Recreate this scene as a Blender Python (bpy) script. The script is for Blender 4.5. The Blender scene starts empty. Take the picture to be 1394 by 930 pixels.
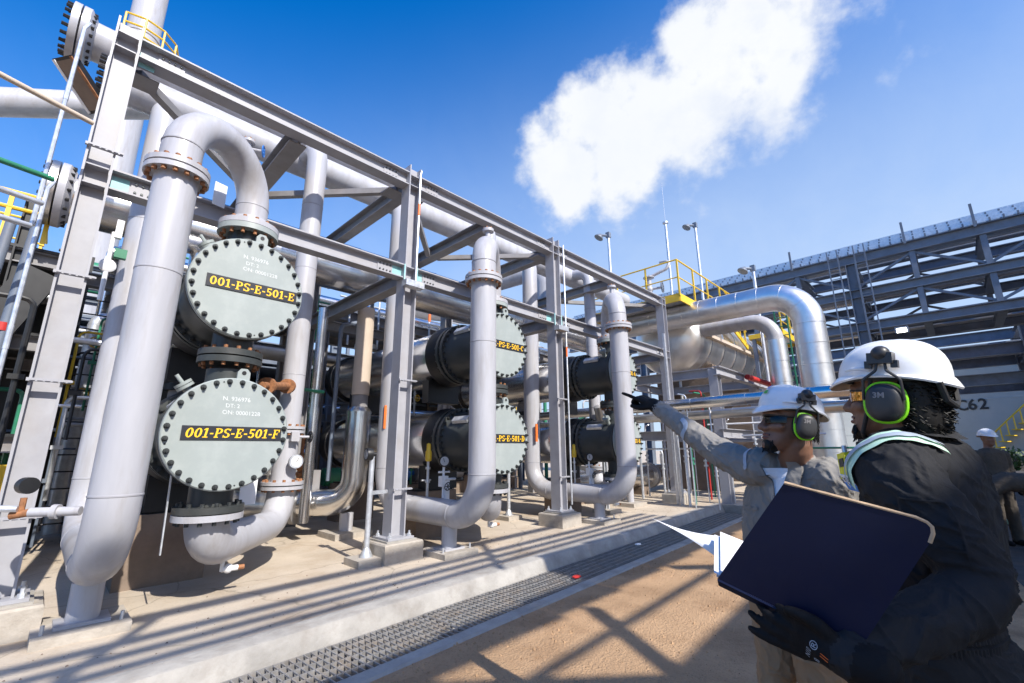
import bpy, bmesh, math, random
from mathutils import Vector, Matrix, noise as mnoise
random.seed(7)
R = math.radians
C = bpy.context.scene.collection
SC = bpy.context.scene
S = 0.9                      # the plant below is laid out in units of 0.9 m and scaled to metres once it stands
# ---------------------------------------------------------------- camera
cam = bpy.data.cameras.new("camera"); camo = bpy.data.objects.new("camera", cam); C.objects.link(camo)
cam.sensor_width = 36.0; cam.lens = 15.75; cam.clip_start = 0.05; cam.clip_end = 3000
_r = Vector((0.699, -0.715, -0.006)); _f = Vector((0.696, 0.679, 0.235)); _f.normalize()
_u = _r.cross(_f).normalized(); _r = _f.cross(_u).normalized()
camo.matrix_world = Matrix(((_r.x, _u.x, -_f.x, 0), (_r.y, _u.y, -_f.y, 0), (_r.z, _u.z, -_f.z, 1.5*S), (0, 0, 0, 1)))
SC.camera = camo
# ---------------------------------------------------------------- light and sky
SUN = Vector((-0.10, -1.0, 0.90)).normalized()          # towards the sun
SUN_EL = math.asin(SUN.z)
sun = bpy.data.lights.new("sun", 'SUN'); suno = bpy.data.objects.new("sun", sun); C.objects.link(suno)
sun.energy = 3.8; sun.angle = R(0.53); sun.color = (1.0, 0.95, 0.87)
suno.rotation_euler = SUN.to_track_quat('Z', 'Y').to_euler()
SC.view_settings.view_transform = 'Standard'; SC.view_settings.look = 'None'
SC.view_settings.exposure = 0.85; SC.view_settings.gamma = 1.0
W = bpy.data.worlds.new("World"); SC.world = W; W.use_nodes = True
def build_world():
    nt = W.node_tree; N = nt.nodes; L = nt.links; N.clear()
    out = N.new('ShaderNodeOutputWorld')
    sky = N.new('ShaderNodeTexSky'); sky.sky_type = 'NISHITA'; sky.sun_disc = False
    sky.sun_elevation = SUN_EL; sky.sun_rotation = math.atan2(SUN.x, SUN.y)
    sky.air_density = 1.0; sky.dust_density = 1.2; sky.ozone_density = 4.0; sky.altitude = 50
    hsv = N.new('ShaderNodeHueSaturation'); hsv.inputs['Saturation'].default_value = 1.5; hsv.inputs['Hue'].default_value = 0.507; hsv.inputs['Value'].default_value = 1.0
    L.new(sky.outputs[0], hsv.inputs['Color'])
    tc = N.new('ShaderNodeTexCoord')
    def math_(op, a, b=None, c=None, clamp=False):
        m = N.new('ShaderNodeMath'); m.operation = op; m.use_clamp = clamp
        for i, v in enumerate((a, b, c)):
            if v is None: continue
            if isinstance(v, (int, float)): m.inputs[i].default_value = v
            else: L.new(v, m.inputs[i])
        return m.outputs[0]
    def dot(vec, v):
        m = N.new('ShaderNodeVectorMath'); m.operation = 'DOT_PRODUCT'; L.new(vec, m.inputs[0]); m.inputs[1].default_value = v
        return m.outputs['Value']
    d = tc.outputs['Generated']
    c0 = CLOUD['c']; ex = CLOUD['ex']; ey = CLOUD['ey']
    den = math_('MAXIMUM', dot(d, c0), 0.05)
    qx = math_('DIVIDE', dot(d, ex), den); qy = math_('DIVIDE', dot(d, ey), den)
    front = math_('GREATER_THAN', dot(d, c0), 0.1)
    cx = N.new('ShaderNodeCombineXYZ'); L.new(qx, cx.inputs[0]); L.new(qy, cx.inputs[1])
    q = cx.outputs[0]
    def nz(scale, detail, rough, dist=0.0, off=(0, 0, 0)):
        mp = N.new('ShaderNodeVectorMath'); mp.operation = 'ADD'; L.new(q, mp.inputs[0]); mp.inputs[1].default_value = off
        n = N.new('ShaderNodeTexNoise'); n.inputs['Scale'].default_value = scale; n.inputs['Detail'].default_value = detail
        n.inputs['Roughness'].default_value = rough; n.inputs['Distortion'].default_value = dist
        L.new(mp.outputs[0], n.inputs['Vector']); return n.outputs['Fac']
    field = None
    for (bx, by, rx, ry) in CLOUD['blobs']:
        e = math_('SQRT', math_('ADD', math_('POWER', math_('DIVIDE', math_('SUBTRACT', qx, bx), rx), 2.0),
                                math_('POWER', math_('DIVIDE', math_('SUBTRACT', qy, by), ry), 2.0)))
        v = math_('SUBTRACT', 1.0, e)
        if field is None: field = v
        else:
            m = N.new('ShaderNodeMath'); m.operation = 'SMOOTH_MAX'; L.new(field, m.inputs[0]); L.new(v, m.inputs[1]); m.inputs[2].default_value = 0.25
            field = m.outputs[0]
    n1 = nz(8.5, 10, 0.56, 0.0); n2 = nz(30.0, 8, 0.6, 0.0, (3, 1, 0)); n3 = nz(4.5, 7, 0.6, 0.4, (8, 5, 0))
    # right-hand side of the cloud is ragged, left-hand side crisp
    rag = math_('MULTIPLY', math_('ADD', qx, math_('MULTIPLY', qy, -0.9)), 2.2, clamp=True)
    f = math_('ADD', field, math_('MULTIPLY', math_('SUBTRACT', n1, 0.5), math_('ADD', 1.9, math_('MULTIPLY', rag, 2.6))))
    f = math_('ADD', f, math_('MULTIPLY', math_('SUBTRACT', n2, 0.5), 0.34))
    width = math_('ADD', 0.46, math_('MULTIPLY', rag, 1.0))
    mask = N.new('ShaderNodeMapRange'); mask.interpolation_type = 'SMOOTHSTEP'
    L.new(f, mask.inputs['Value']); mask.inputs['From Min'].default_value = -0.14; L.new(width, mask.inputs['From Max'])
    n4 = nz(9.0, 8, 0.6, 0.0, (5, 9, 0)); hole = N.new('ShaderNodeMapRange'); hole.interpolation_type = 'SMOOTHSTEP'; L.new(n4, hole.inputs['Value'])
    hole.inputs['From Min'].default_value = 0.45; hole.inputs['From Max'].default_value = 0.72; hole.inputs['To Max'].default_value = 0.5
    thin = math_('SUBTRACT', 1.0, math_('MULTIPLY', hole.outputs[0], math_('ADD', 0.12, rag)), clamp=True)
    mk = math_('MULTIPLY', math_('MULTIPLY', mask.outputs[0], front), thin)
    # pale aerial haze, thickening towards the horizon, with faint high veil
    sep = N.new('ShaderNodeSeparateXYZ'); L.new(d, sep.inputs[0])
    hz = N.new('ShaderNodeMapRange'); hz.interpolation_type = 'SMOOTHSTEP'; L.new(math_('ADD', sep.outputs[2], math_('MULTIPLY', math_('SUBTRACT', 0.45, sep.outputs[0]), 0.28)), hz.inputs['Value'])
    hz.inputs['From Min'].default_value = 0.83; hz.inputs['From Max'].default_value = 0.10; hz.inputs['To Max'].default_value = 0.84
    vl = math_('MULTIPLY', math_('ADD', math_('MULTIPLY', math_('SUBTRACT', n3, 0.5), 0.5), 1.0), hz.outputs[0])
    hmix = N.new('ShaderNodeMix'); hmix.data_type = 'RGBA'; L.new(vl, hmix.inputs[0]); L.new(hsv.outputs[0], hmix.inputs[6]); hmix.inputs[7].default_value = (2.2, 2.75, 3.65, 1)
    mk2 = mk
    ccol = N.new('ShaderNodeMix'); ccol.data_type = 'RGBA'
    L.new(nz(5.0, 5, 0.5, 0.2, (2, 7, 0)), ccol.inputs[0])
    ccol.inputs[6].default_value = (3.3, 3.45, 3.7, 1); ccol.inputs[7].default_value = (3.75, 3.8, 3.85, 1)
    mx = N.new('ShaderNodeMix'); mx.data_type = 'RGBA'
    L.new(mk2, mx.inputs[0]); L.new(hmix.outputs[2], mx.inputs[6]); L.new(ccol.outputs[2], mx.inputs[7])
    bg = N.new('ShaderNodeBackground'); bg.inputs['Strength'].default_value = 0.15
    L.new(mx.outputs[2], bg.inputs['Color']); L.new(bg.outputs[0], out.inputs[0])
# cloud frame: tangent plane about the cloud's own direction
_cc = Vector((0.719, 0.271, 0.640)).normalized()
_ex = Vector((_cc.y, -_cc.x, 0)).normalized(); _ey = _ex.cross(_cc).normalized()
CLOUD = dict(c=_cc, ex=_ex, ey=_ey, blobs=[(-0.224, -0.082, 0.114, 0.114), (-0.106, -0.071, 0.145, 0.145), (-0.168, 0.0, 0.082, 0.082), (0.001, -0.045, 0.145, 0.145), (0.081, 0.012, 0.137, 0.137), (0.152, 0.052, 0.126, 0.126), (0.22, 0.116, 0.133, 0.133), (0.027, 0.081, 0.059, 0.059), (0.165, -0.054, 0.078, 0.078), (-0.242, -0.129, 0.067, 0.067)])
#CLOUDBLOBS
build_world()
# ---------------------------------------------------------------- materials
def mat(name, col, rough=0.5, metal=0.0, var=0.12, vscale=6.0, dirt=None, dirt_amt=0.0, dscale=2.5, bump=0.0, bscale=40.0, spec=0.5, coat=0.0, stretch=(1, 1, 1), rvar=0.1, emit=None, cracks=0.0, specks=0.0):
    m = bpy.data.materials.new(name); m.use_nodes = True
    nt = m.node_tree; N = nt.nodes; L = nt.links
    b = N['Principled BSDF']
    b.inputs['Roughness'].default_value = rough; b.inputs['Metallic'].default_value = metal
    b.inputs['Specular IOR Level'].default_value = spec; b.inputs['Coat Weight'].default_value = coat
    tc = N.new('ShaderNodeTexCoord'); mp = N.new('ShaderNodeMapping'); mp.inputs['Scale'].default_value = stretch
    L.new(tc.outputs['Object'], mp.inputs['Vector']); v = mp.outputs[0]
    n = N.new('ShaderNodeTexNoise'); n.inputs['Scale'].default_value = vscale; n.inputs['Detail'].default_value = 6; n.inputs['Roughness'].default_value = 0.6
    L.new(v, n.inputs['Vector'])
    rp = N.new('ShaderNodeValToRGB'); rp.color_ramp.elements[0].position = 0.3; rp.color_ramp.elements[1].position = 0.7
    lo = tuple(max(0, c*(1-var)) for c in col); hi = tuple(min(1, c*(1+var)) for c in col)
    rp.color_ramp.elements[0].color = (*lo, 1); rp.color_ramp.elements[1].color = (*hi, 1)
    L.new(n.outputs['Fac'], rp.inputs[0]); colout = rp.outputs[0]
    if dirt:
        n2 = N.new('ShaderNodeTexNoise'); n2.inputs['Scale'].default_value = dscale; n2.inputs['Detail'].default_value = 8; n2.inputs['Roughness'].default_value = 0.68
        L.new(v, n2.inputs['Vector'])
        mr = N.new('ShaderNodeMapRange'); mr.inputs['From Min'].default_value = 0.48; mr.inputs['From Max'].default_value = 0.72; mr.inputs['To Max'].default_value = dirt_amt
        L.new(n2.outputs['Fac'], mr.inputs['Value'])
        mx = N.new('ShaderNodeMix'); mx.data_type = 'RGBA'; L.new(mr.outputs[0], mx.inputs[0]); L.new(colout, mx.inputs[6]); mx.inputs[7].default_value = (*dirt, 1)
        colout = mx.outputs[2]
    def over(fac, dark):
        m_ = N.new('ShaderNodeMix'); m_.data_type = 'RGBA'; L.new(fac, m_.inputs[0]); m_.inputs[7].default_value = (*dark, 1); return m_
    if cracks:
        nd = N.new('ShaderNodeTexNoise'); nd.inputs['Scale'].default_value = 3.0; nd.inputs['Detail'].default_value = 6; L.new(v, nd.inputs['Vector'])
        av = N.new('ShaderNodeMix'); av.data_type = 'VECTOR'; av.inputs[0].default_value = 0.16; L.new(v, av.inputs[4]); L.new(nd.outputs['Color'], av.inputs[5])
        vo = N.new('ShaderNodeTexVoronoi'); vo.feature = 'DISTANCE_TO_EDGE'; vo.inputs['Scale'].default_value = 0.75; L.new(av.outputs[1], vo.inputs['Vector'])
        mr3 = N.new('ShaderNodeMapRange'); mr3.inputs['From Min'].default_value = 0.0; mr3.inputs['From Max'].default_value = 0.007; mr3.inputs['To Min'].default_value = cracks; mr3.inputs['To Max'].default_value = 0.0; L.new(vo.outputs['Distance'], mr3.inputs['Value'])
        m_ = over(mr3.outputs[0], tuple(c*0.35 for c in col)); L.new(colout, m_.inputs[6]); colout = m_.outputs[2]
    if specks:
        ns = N.new('ShaderNodeTexNoise'); ns.inputs['Scale'].default_value = 38; ns.inputs['Detail'].default_value = 3; L.new(v, ns.inputs['Vector'])
        mr4 = N.new('ShaderNodeMapRange'); mr4.inputs['From Min'].default_value = 0.58; mr4.inputs['From Max'].default_value = 0.72; mr4.inputs['To Max'].default_value = specks; L.new(ns.outputs['Fac'], mr4.inputs['Value'])
        m_ = over(mr4.outputs[0], tuple(c*0.5 for c in col)); L.new(colout, m_.inputs[6]); colout = m_.outputs[2]
    L.new(colout, b.inputs['Base Color'])
    if rvar:
        mr2 = N.new('ShaderNodeMapRange'); mr2.inputs['To Min'].default_value = max(0.02, rough-rvar); mr2.inputs['To Max'].default_value = min(1, rough+rvar)
        L.new(n.outputs['Fac'], mr2.inputs['Value']); L.new(mr2.outputs[0], b.inputs['Roughness'])
    if bump:
        n3 = N.new('ShaderNodeTexNoise'); n3.inputs['Scale'].default_value = bscale; n3.inputs['Detail'].default_value = 5
        L.new(v, n3.inputs['Vector'])
        bp = N.new('ShaderNodeBump'); bp.inputs['Strength'].default_value = bump; bp.inputs['Distance'].default_value = 0.02
        L.new(n3.outputs['Fac'], bp.inputs['Height']); L.new(bp.outputs[0], b.inputs['Normal'])
    if emit:
        b.inputs['Emission Color'].default_value = (*emit[0], 1); b.inputs['Emission Strength'].default_value = emit[1]
    return m
M = {}
M['pipe'] = mat('pipe_paint', (0.41, 0.41, 0.437), 0.36, var=0.07, vscale=2.2, dirt=(0.27, 0.235, 0.205), dirt_amt=0.55, dscale=1.8, bump=0.05, bscale=9, stretch=(2.8, 2.8, 0.45))
M['steel'] = mat('frame_paint', (0.33, 0.33, 0.355), 0.5, var=0.08, vscale=5, dirt=(0.3, 0.25, 0.2), dirt_amt=0.3, dscale=2.2)
M['steel_dark'] = mat('weathered_steel', (0.23, 0.225, 0.23), 0.55, var=0.15, vscale=4, dirt=(0.16, 0.11, 0.08), dirt_amt=0.4)
M['galv'] = mat('galvanised_steel', (0.62, 0.64, 0.67), 0.42, metal=0.65, var=0.16, vscale=14, rvar=0.15)
M['rack'] = mat('rack_steel', (0.14, 0.17, 0.22), 0.5, var=0.15, vscale=3, dirt=(0.12, 0.09, 0.08), dirt_amt=0.4)
M['exch'] = mat('exchanger_paint', (0.30, 0.335, 0.325), 0.42, var=0.05, vscale=2.5, dirt=(0.45, 0.47, 0.45), dirt_amt=0.25, dscale=5)
M['exch_dark'] = mat('barrel_paint_shaded', (0.042, 0.047, 0.046), 0.42, var=0.2, vscale=4, dirt=(0.075, 0.07, 0.065), dirt_amt=0.5)  # paint darkened so that its colour carries the shade on the barrels
M['black'] = mat('black_steel', (0.013, 0.013, 0.014), 0.45, var=0.3, vscale=8)
M['rubber'] = mat('black_rubber', (0.018, 0.018, 0.02), 0.6, var=0.3, vscale=8)
M['bolt'] = mat('dark_bolt', (0.06, 0.065, 0.065), 0.4, metal=0.5, var=0.3, vscale=30)
M['rust'] = mat('rusty_steel', (0.30, 0.13, 0.055), 0.75, var=0.4, vscale=25, dirt=(0.12, 0.06, 0.03), dirt_amt=0.6, dscale=20)
M['clad'] = mat('aluminium_cladding', (0.72, 0.71, 0.70), 0.24, metal=1.0, var=0.05, vscale=2.2, dirt=(0.42, 0.37, 0.32), dirt_amt=0.4, dscale=1.4, bump=0.5, bscale=1.3, rvar=0.07)
M['clad_soft'] = mat('brushed_cladding', (0.80, 0.78, 0.755), 0.36, metal=0.96, var=0.06, vscale=2.2, dirt=(0.50, 0.44, 0.38), dirt_amt=0.35, dscale=1.6, bump=0.35, bscale=1.6, rvar=0.06)
M['clad_dull'] = mat('dull_cladding', (0.60, 0.59, 0.575), 0.34, metal=0.95, var=0.1, vscale=2, dirt=(0.3, 0.26, 0.22), dirt_amt=0.5, dscale=2, bump=0.45, bscale=1.6)
M['clad_matte'] = mat('matte_cladding', (0.66, 0.65, 0.635), 0.42, metal=0.5, var=0.08, vscale=1.5, dirt=(0.42, 0.39, 0.35), dirt_amt=0.5, dscale=1.6, bump=0.3, bscale=2, stretch=(3, 1, .4))
M['pad'] = mat('pad_concrete', (0.50, 0.425, 0.335), 0.85, var=0.13, vscale=1.1, dirt=(0.33, 0.235, 0.15), dirt_amt=0.75, dscale=0.75, bump=0.35, bscale=45, spec=0.25, cracks=0.5, specks=0.3)
M['kerb'] = mat('kerb_concrete', (0.345, 0.325, 0.295), 0.85, var=0.22, vscale=3, dirt=(0.22, 0.19, 0.16), dirt_amt=0.6, dscale=3.5, bump=0.45, bscale=25, spec=0.25)
M['conc'] = mat('plinth_concrete', (0.40, 0.36, 0.31), 0.85, var=0.18, vscale=4, dirt=(0.2, 0.16, 0.12), dirt_amt=0.5, dscale=3, bump=0.35, bscale=30, spec=0.25)
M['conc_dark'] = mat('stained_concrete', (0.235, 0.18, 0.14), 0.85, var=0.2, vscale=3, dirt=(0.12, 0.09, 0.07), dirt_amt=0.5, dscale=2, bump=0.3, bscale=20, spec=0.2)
M['soil'] = mat('sandy_soil', (0.44, 0.285, 0.165), 0.95, var=0.18, vscale=0.9, dirt=(0.26, 0.155, 0.085), dirt_amt=0.75, dscale=1.7, bump=1.0, bscale=60, specks=0.4, spec=0.1)
M['road'] = mat('asphalt', (0.06, 0.058, 0.058), 0.9, var=0.3, vscale=6, dirt=(0.14, 0.11, 0.08), dirt_amt=0.6, dscale=1.4, bump=0.4, bscale=80, spec=0.2)
M['grate'] = mat('grating_steel', (0.30, 0.29, 0.28), 0.55, metal=0.4, var=0.3, vscale=9, dirt=(0.35, 0.24, 0.14), dirt_amt=0.5, dscale=4)
M['yellow'] = mat('yellow_paint', (0.72, 0.47, 0.03), 0.45, var=0.12, vscale=5, dirt=(0.4, 0.26, 0.05), dirt_amt=0.3)
M['green'] = mat('green_paint', (0.03, 0.2, 0.11), 0.45, var=0.2, vscale=6)
M['teal'] = mat('teal_primer', (0.25, 0.50, 0.50), 0.5, var=0.2, vscale=9, dirt=(0.5, 0.55, 0.55), dirt_amt=0.5)
M['red'] = mat('red_paint', (0.45, 0.03, 0.025), 0.45, var=0.2, vscale=6)
M['orange'] = mat('orange_tape', (0.8, 0.17, 0.03), 0.5, var=0.1, vscale=6)
M['blue'] = mat('blue_paint', (0.03, 0.16, 0.5), 0.45, var=0.2, vscale=6)
M['white'] = mat('white_paint', (0.78, 0.78, 0.78), 0.45, var=0.05, vscale=6)
M['tankwhite'] = mat('tank_paint', (0.36, 0.39, 0.39), 0.5, var=0.06, vscale=1, dirt=(0.5, 0.45, 0.38), dirt_amt=0.3, dscale=0.6)
M['plate_black'] = mat('plate_black', (0.022, 0.023, 0.03), 0.4, var=0.1)
M['plate_yellow'] = mat('letter_yellow', (0.85, 0.50, 0.015), 0.5, var=0.04)
M['chalk'] = mat('white_marker', (0.62, 0.64, 0.64), 0.9, var=0.2, vscale=120)
M['glass'] = mat('gauge_face', (0.75, 0.76, 0.76), 0.15, var=0.05, coat=0.6)
M['beige'] = mat('beige_wrap', (0.52, 0.43, 0.34), 0.7, var=0.06, vscale=4)
M['leaf'] = mat('leaf', (0.07, 0.12, 0.025), 0.6, var=0.5, vscale=6)
M['lamp'] = mat('lamp_glow', (0.9, 0.9, 0.85), 0.4, emit=((1, 0.95, 0.85), 6.0))
# ---------------------------------------------------------------- mesh builder
def frame(axis):
    a = Vector(axis).normalized()
    u = a.cross(Vector((0, 0, 1)))
    if u.length < 1e-4: u = a.cross(Vector((0, 1, 0)))
    u.normalize(); return a, u, u.cross(a).normalized()      # axis, side, up
class MB:
    def __init__(s): s.v = []; s.f = []; s.m = []; s.mi = 0
    def add(s, vs, fs):
        o = len(s.v); s.v.extend(tuple(p) for p in vs)
        for f in fs: s.f.append(tuple(i+o for i in f)); s.m.append(s.mi)
        return s
    def box(s, c, d, rz=0.0, rot=None):
        hx, hy, hz = d[0]/2, d[1]/2, d[2]/2
        P = [Vector((x, y, z)) for x in (-hx, hx) for y in (-hy, hy) for z in (-hz, hz)]
        q = rot if rot is not None else Matrix.Rotation(rz, 3, 'Z')
        return s.add([q @ p + Vector(c) for p in P], [(0, 1, 3, 2), (4, 6, 7, 5), (0, 4, 5, 1), (2, 3, 7, 6), (0, 2, 6, 4), (1, 5, 7, 3)])
    def bar(s, p0, p1, w, h, up=None):                     # rectangular bar from p0 to p1
        p0 = Vector(p0); p1 = Vector(p1); a, u, n = frame(p1-p0)
        if up is not None:
            n = Vector(up); n = (n - a*n.dot(a)).normalized(); u = a.cross(n)
        vs = [p + u*x + n*y for p in (p0, p1) for x, y in ((-w/2, -h/2), (w/2, -h/2), (w/2, h/2), (-w/2, h/2))]
        return s.add(vs, [(3, 2, 1, 0), (4, 5, 6, 7), (0, 1, 5, 4), (1, 2, 6, 5), (2, 3, 7, 6), (3, 0, 4, 7)])
    def prism(s, prof, p0, p1, up=None):                   # closed 2D profile swept p0 -> p1
        p0 = Vector(p0); p1 = Vector(p1); a, u, n = frame(p1-p0)
        if up is not None:
            n = Vector(up); n = (n - a*n.dot(a)).normalized(); u = a.cross(n)
        k = len(prof)
        vs = [p + u*x + n*y for p in (p0, p1) for x, y in prof]
        return s.add(vs, [tuple(range(k))[::-1], tuple(range(k, 2*k))] + [(i, (i+1) % k, k+(i+1) % k, k+i) for i in range(k)])
    def ibeam(s, p0, p1, h, b, tw=0.014, tf=0.02, up=(0, 0, 1)):
        w, t = tw/2, h/2
        prof = [(-b/2, -t), (b/2, -t), (b/2, -t+tf), (w, -t+tf), (w, t-tf), (b/2, t-tf), (b/2, t), (-b/2, t), (-b/2, t-tf), (-w, t-tf), (-w, -t+tf), (-b/2, -t+tf)]
        # caps of a concave profile: three quads each
        p0 = Vector(p0); p1 = Vector(p1); a, u, n = frame(p1-p0)
        n = Vector(up); n = (n - a*n.dot(a)).normalized(); u = a.cross(n); k = 12
        vs = [p + u*x + n*y for p in (p0, p1) for x, y in prof]
        fs = [(i, (i+1) % k, k+(i+1) % k, k+i) for i in range(k)]
        for q in ((0, 1, 2, 3, 10, 11), (3, 4, 9, 10), (4, 5, 6, 7, 8, 9)):
            fs.append(tuple(q)[::-1]); fs.append(tuple(i+k for i in q))
        return s.add(vs, fs)
    def tube(s, path, r, n=14, cap=True):
        path = [Vector(p) for p in path]; k = len(path)
        rs = r if isinstance(r, (list, tuple)) else [r]*k
        t0 = (path[1]-path[0]).normalized(); _, u, w = frame(t0); vs = []
        for i, p in enumerate(path):
            t = (path[min(i+1, k-1)]-path[max(i-1, 0)]).normalized()
            u = (u - t*u.dot(t)).normalized(); w = t.cross(u)
            for j in range(n):
                a = 2*math.pi*j/n; vs.append(p + (u*math.cos(a)+w*math.sin(a))*rs[i])
        fs = [(i*n+j, i*n+(j+1) % n, (i+1)*n+(j+1) % n, (i+1)*n+j) for i in range(k-1) for j in range(n)]
        if cap: fs += [tuple(range(n))[::-1], tuple(range((k-1)*n, k*n))]
        return s.add(vs, fs)
    def cyl(s, p0, p1, r, n=14, cap=True): return s.tube([p0, p1], r, n, cap)
    def lathe(s, o, axis, prof, n=32):                     # prof: (distance along axis, radius)
        o = Vector(o); a, u, w = frame(axis); vs = []; k = len(prof)
        for t, r in prof:
            for j in range(n):
                g = 2*math.pi*j/n; vs.append(o + a*t + (u*math.cos(g)+w*math.sin(g))*r)
        fs = [(i*n+j, i*n+(j+1) % n, (i+1)*n+(j+1) % n, (i+1)*n+j) for i in range(k-1) for j in range(n)]
        fs = [f[::-1] for f in fs]
        if prof[0][1] > 1e-5: fs.append(tuple(range(n)))
        if prof[-1][1] > 1e-5: fs.append(tuple(range((k-1)*n, k*n))[::-1])
        return s.add(vs, fs)
    def nuts(s, o, axis, rc, cnt, r, h, ph=0.0, back=0.0, n=6):      # ring of bolts proud of a face at o
        o = Vector(o); a, u, w = frame(axis)
        for i in range(cnt):
            g = 2*math.pi*(i+0.5)/cnt + ph; p = o + (u*math.cos(g)+w*math.sin(g))*rc
            s.cyl(p - a*back, p + a*h, r, n)
        return s
    def ball(s, c, r, n=12, k=8, sc=(1, 1, 1)):
        c = Vector(c); vs = []; fs = []
        for i in range(1, k):
            th = math.pi*i/k
            for j in range(n):
                g = 2*math.pi*j/n; vs.append(c + Vector((math.sin(th)*math.cos(g)*sc[0], math.sin(th)*math.sin(g)*sc[1], math.cos(th)*sc[2]))*r)
        top = len(vs); vs += [c+Vector((0, 0, r*sc[2])), c-Vector((0, 0, r*sc[2]))]
        for i in range(k-2):
            for j in range(n): fs.append((i*n+j, (i+1)*n+j, (i+1)*n+(j+1) % n, i*n+(j+1) % n))
        for j in range(n): fs.append((top, j, (j+1) % n)); fs.append((top+1, (k-2)*n+(j+1) % n, (k-2)*n+j))
        return s.add(vs, fs)
    def build(s, name, mats, parent=None, label=None, kind=None, smooth=True, ang=38):
        if not isinstance(mats, (list, tuple)): mats = [mats]
        off = Vector(parent['_o']) if parent is not None and '_o' in parent else Vector((0, 0, 0))
        me = bpy.data.meshes.new(name)
        me.from_pydata([(p[0]-off.x, p[1]-off.y, p[2]-off.z) for p in s.v], [], s.f)
        for m in mats: me.materials.append(M[m] if isinstance(m, str) else m)
        if len(mats) > 1: me.polygons.foreach_set('material_index', s.m)
        if smooth: me.shade_smooth(); me.set_sharp_from_angle(angle=R(ang))
        me.update()
        o = bpy.data.objects.new(name, me); C.objects.link(o)
        if parent is not None:
            o.parent = parent; o['_o'] = tuple(off)
        if label: o['label'] = label
        if kind: o['kind'] = kind
        return o
def thing(name, label, cat, loc=(0, 0, 0), group=None):
    o = bpy.data.objects.new(name, None); C.objects.link(o); o.location = loc; o['_o'] = tuple(loc)
    o.empty_display_size = 0.1
    o['label'] = label; o['category'] = cat
    if group: o['group'] = group
    return o
def tag(o, label, cat, group=None):
    o['label'] = label; o['category'] = cat
    if group: o['group'] = group
    return o
def struct(o): o['kind'] = 'structure'; return o
def dup(root, off, label, group=None):                     # a copy of a thing, its parts and their sub-parts
    r = root.copy(); C.objects.link(r); r.location = Vector(root.location)+Vector(off); r['label'] = label
    if group: r['group'] = group
    for ch in root.children:
        c = ch.copy(); C.objects.link(c); c.parent = r
        for g in ch.children:
            d = g.copy(); C.objects.link(d); d.parent = c
    return r
def clone(o, parent, loc):                                 # another piece sharing mesh data
    c = o.copy(); C.objects.link(c); c.parent = parent; c.location = loc; return c
def bend(way, r, n=8):                                     # waypoints -> path with rounded elbows of centre radius r
    way = [Vector(p) for p in way]; out = [way[0]]
    for i in range(1, len(way)-1):
        a, b, c = way[i-1], way[i], way[i+1]
        d0 = (a-b).normalized(); d1 = (c-b).normalized(); cs = max(-1, min(1, d0.dot(d1))); th = math.acos(cs)
        if th > 3.10: out.append(b); continue
        rr = r; t = rr/math.tan(th/2); lim = min((a-b).length, (c-b).length)*0.999
        if t > lim: t = lim; rr = t*math.tan(th/2)
        cen = b + (d0+d1).normalized()*(rr/math.sin(th/2)); s0 = b+d0*t; s1 = b+d1*t
        v0 = s0-cen; v1 = s1-cen; ang = math.pi-th; ax = v0.cross(v1).normalized()
        for j in range(n+1): out.append(cen + Matrix.Rotation(ang*j/n, 3, ax) @ v0)
    out.append(way[-1])
    res = [out[0]]
    for p in out[1:]:
        if (p-res[-1]).length > 1e-4: res.append(p)
    return res
def flange_pair(parent, o, axis, r_pipe, k=1.75, t=0.045, cnt=12, mats=('pipe', 'black', 'rust'), n=28, bsz=0.022):
    o = Vector(o); a = Vector(axis).normalized(); rf = r_pipe*k*0.86
    fl = MB().lathe(o - a*(t+0.008), a, [(0, r_pipe), (0, rf), (t, rf), (t, r_pipe)], n)
    fl.lathe(o + a*0.008, a, [(0, r_pipe), (0, rf), (t, rf), (t, r_pipe)], n)
    f = fl.build('flange', mats[0], parent)
    MB().lathe(o - a*0.0075, a, [(0, r_pipe*0.9), (0, rf*0.86), (0.015, rf*0.86), (0.015, r_pipe*0.9)], n).build('gasket', mats[1], f)
    bl = MB().nuts(o + a*(0.008+t), a, (rf+r_pipe)/2*1.03, cnt, bsz, 0.03); bl.nuts(o - a*(0.008+t), -a, (rf+r_pipe)/2*1.03, cnt, bsz, 0.03)
    bl.build('bolt_ring', mats[2], f, kind='stuff')
    return f
def clad_run(parent, path, r, step, mats='clad', n=26, name='cladding_section', lap=0.008):
    # a clad pipe: overlapping sheet sections, each one a part
    path = [Vector(p) for p in path]; cum = [0.0]
    for i in range(1, len(path)): cum.append(cum[-1]+(path[i]-path[i-1]).length)
    L = cum[-1]; cnt = max(1, round(L/step))
    def at(t):
        for i in range(1, len(path)):
            if cum[i] >= t-1e-9:
                q = (t-cum[i-1])/(cum[i]-cum[i-1]); return path[i-1].lerp(path[i], q)
        return path[-1]
    for i in range(cnt):
        a, b = L*i/cnt, L*(i+1)/cnt
        pts = [at(a)] + [path[j] for j in range(len(path)) if a+0.02 < cum[j] < b-0.02] + [at(min(L, b+0.03))]
        k = len(pts); rs = [r + lap*(j/(k-1)) for j in range(k)]
        m = MB().tube(pts, rs, n, cap=True)
        e = pts[-1]; d_ = (pts[-1]-pts[-2]).normalized(); m.lathe(e-d_*0.014, d_, [(0, r), (0.002, r+lap+0.005), (0.012, r+lap+0.005), (0.014, r)], n)
        m.build(name, mats, parent)
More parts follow.
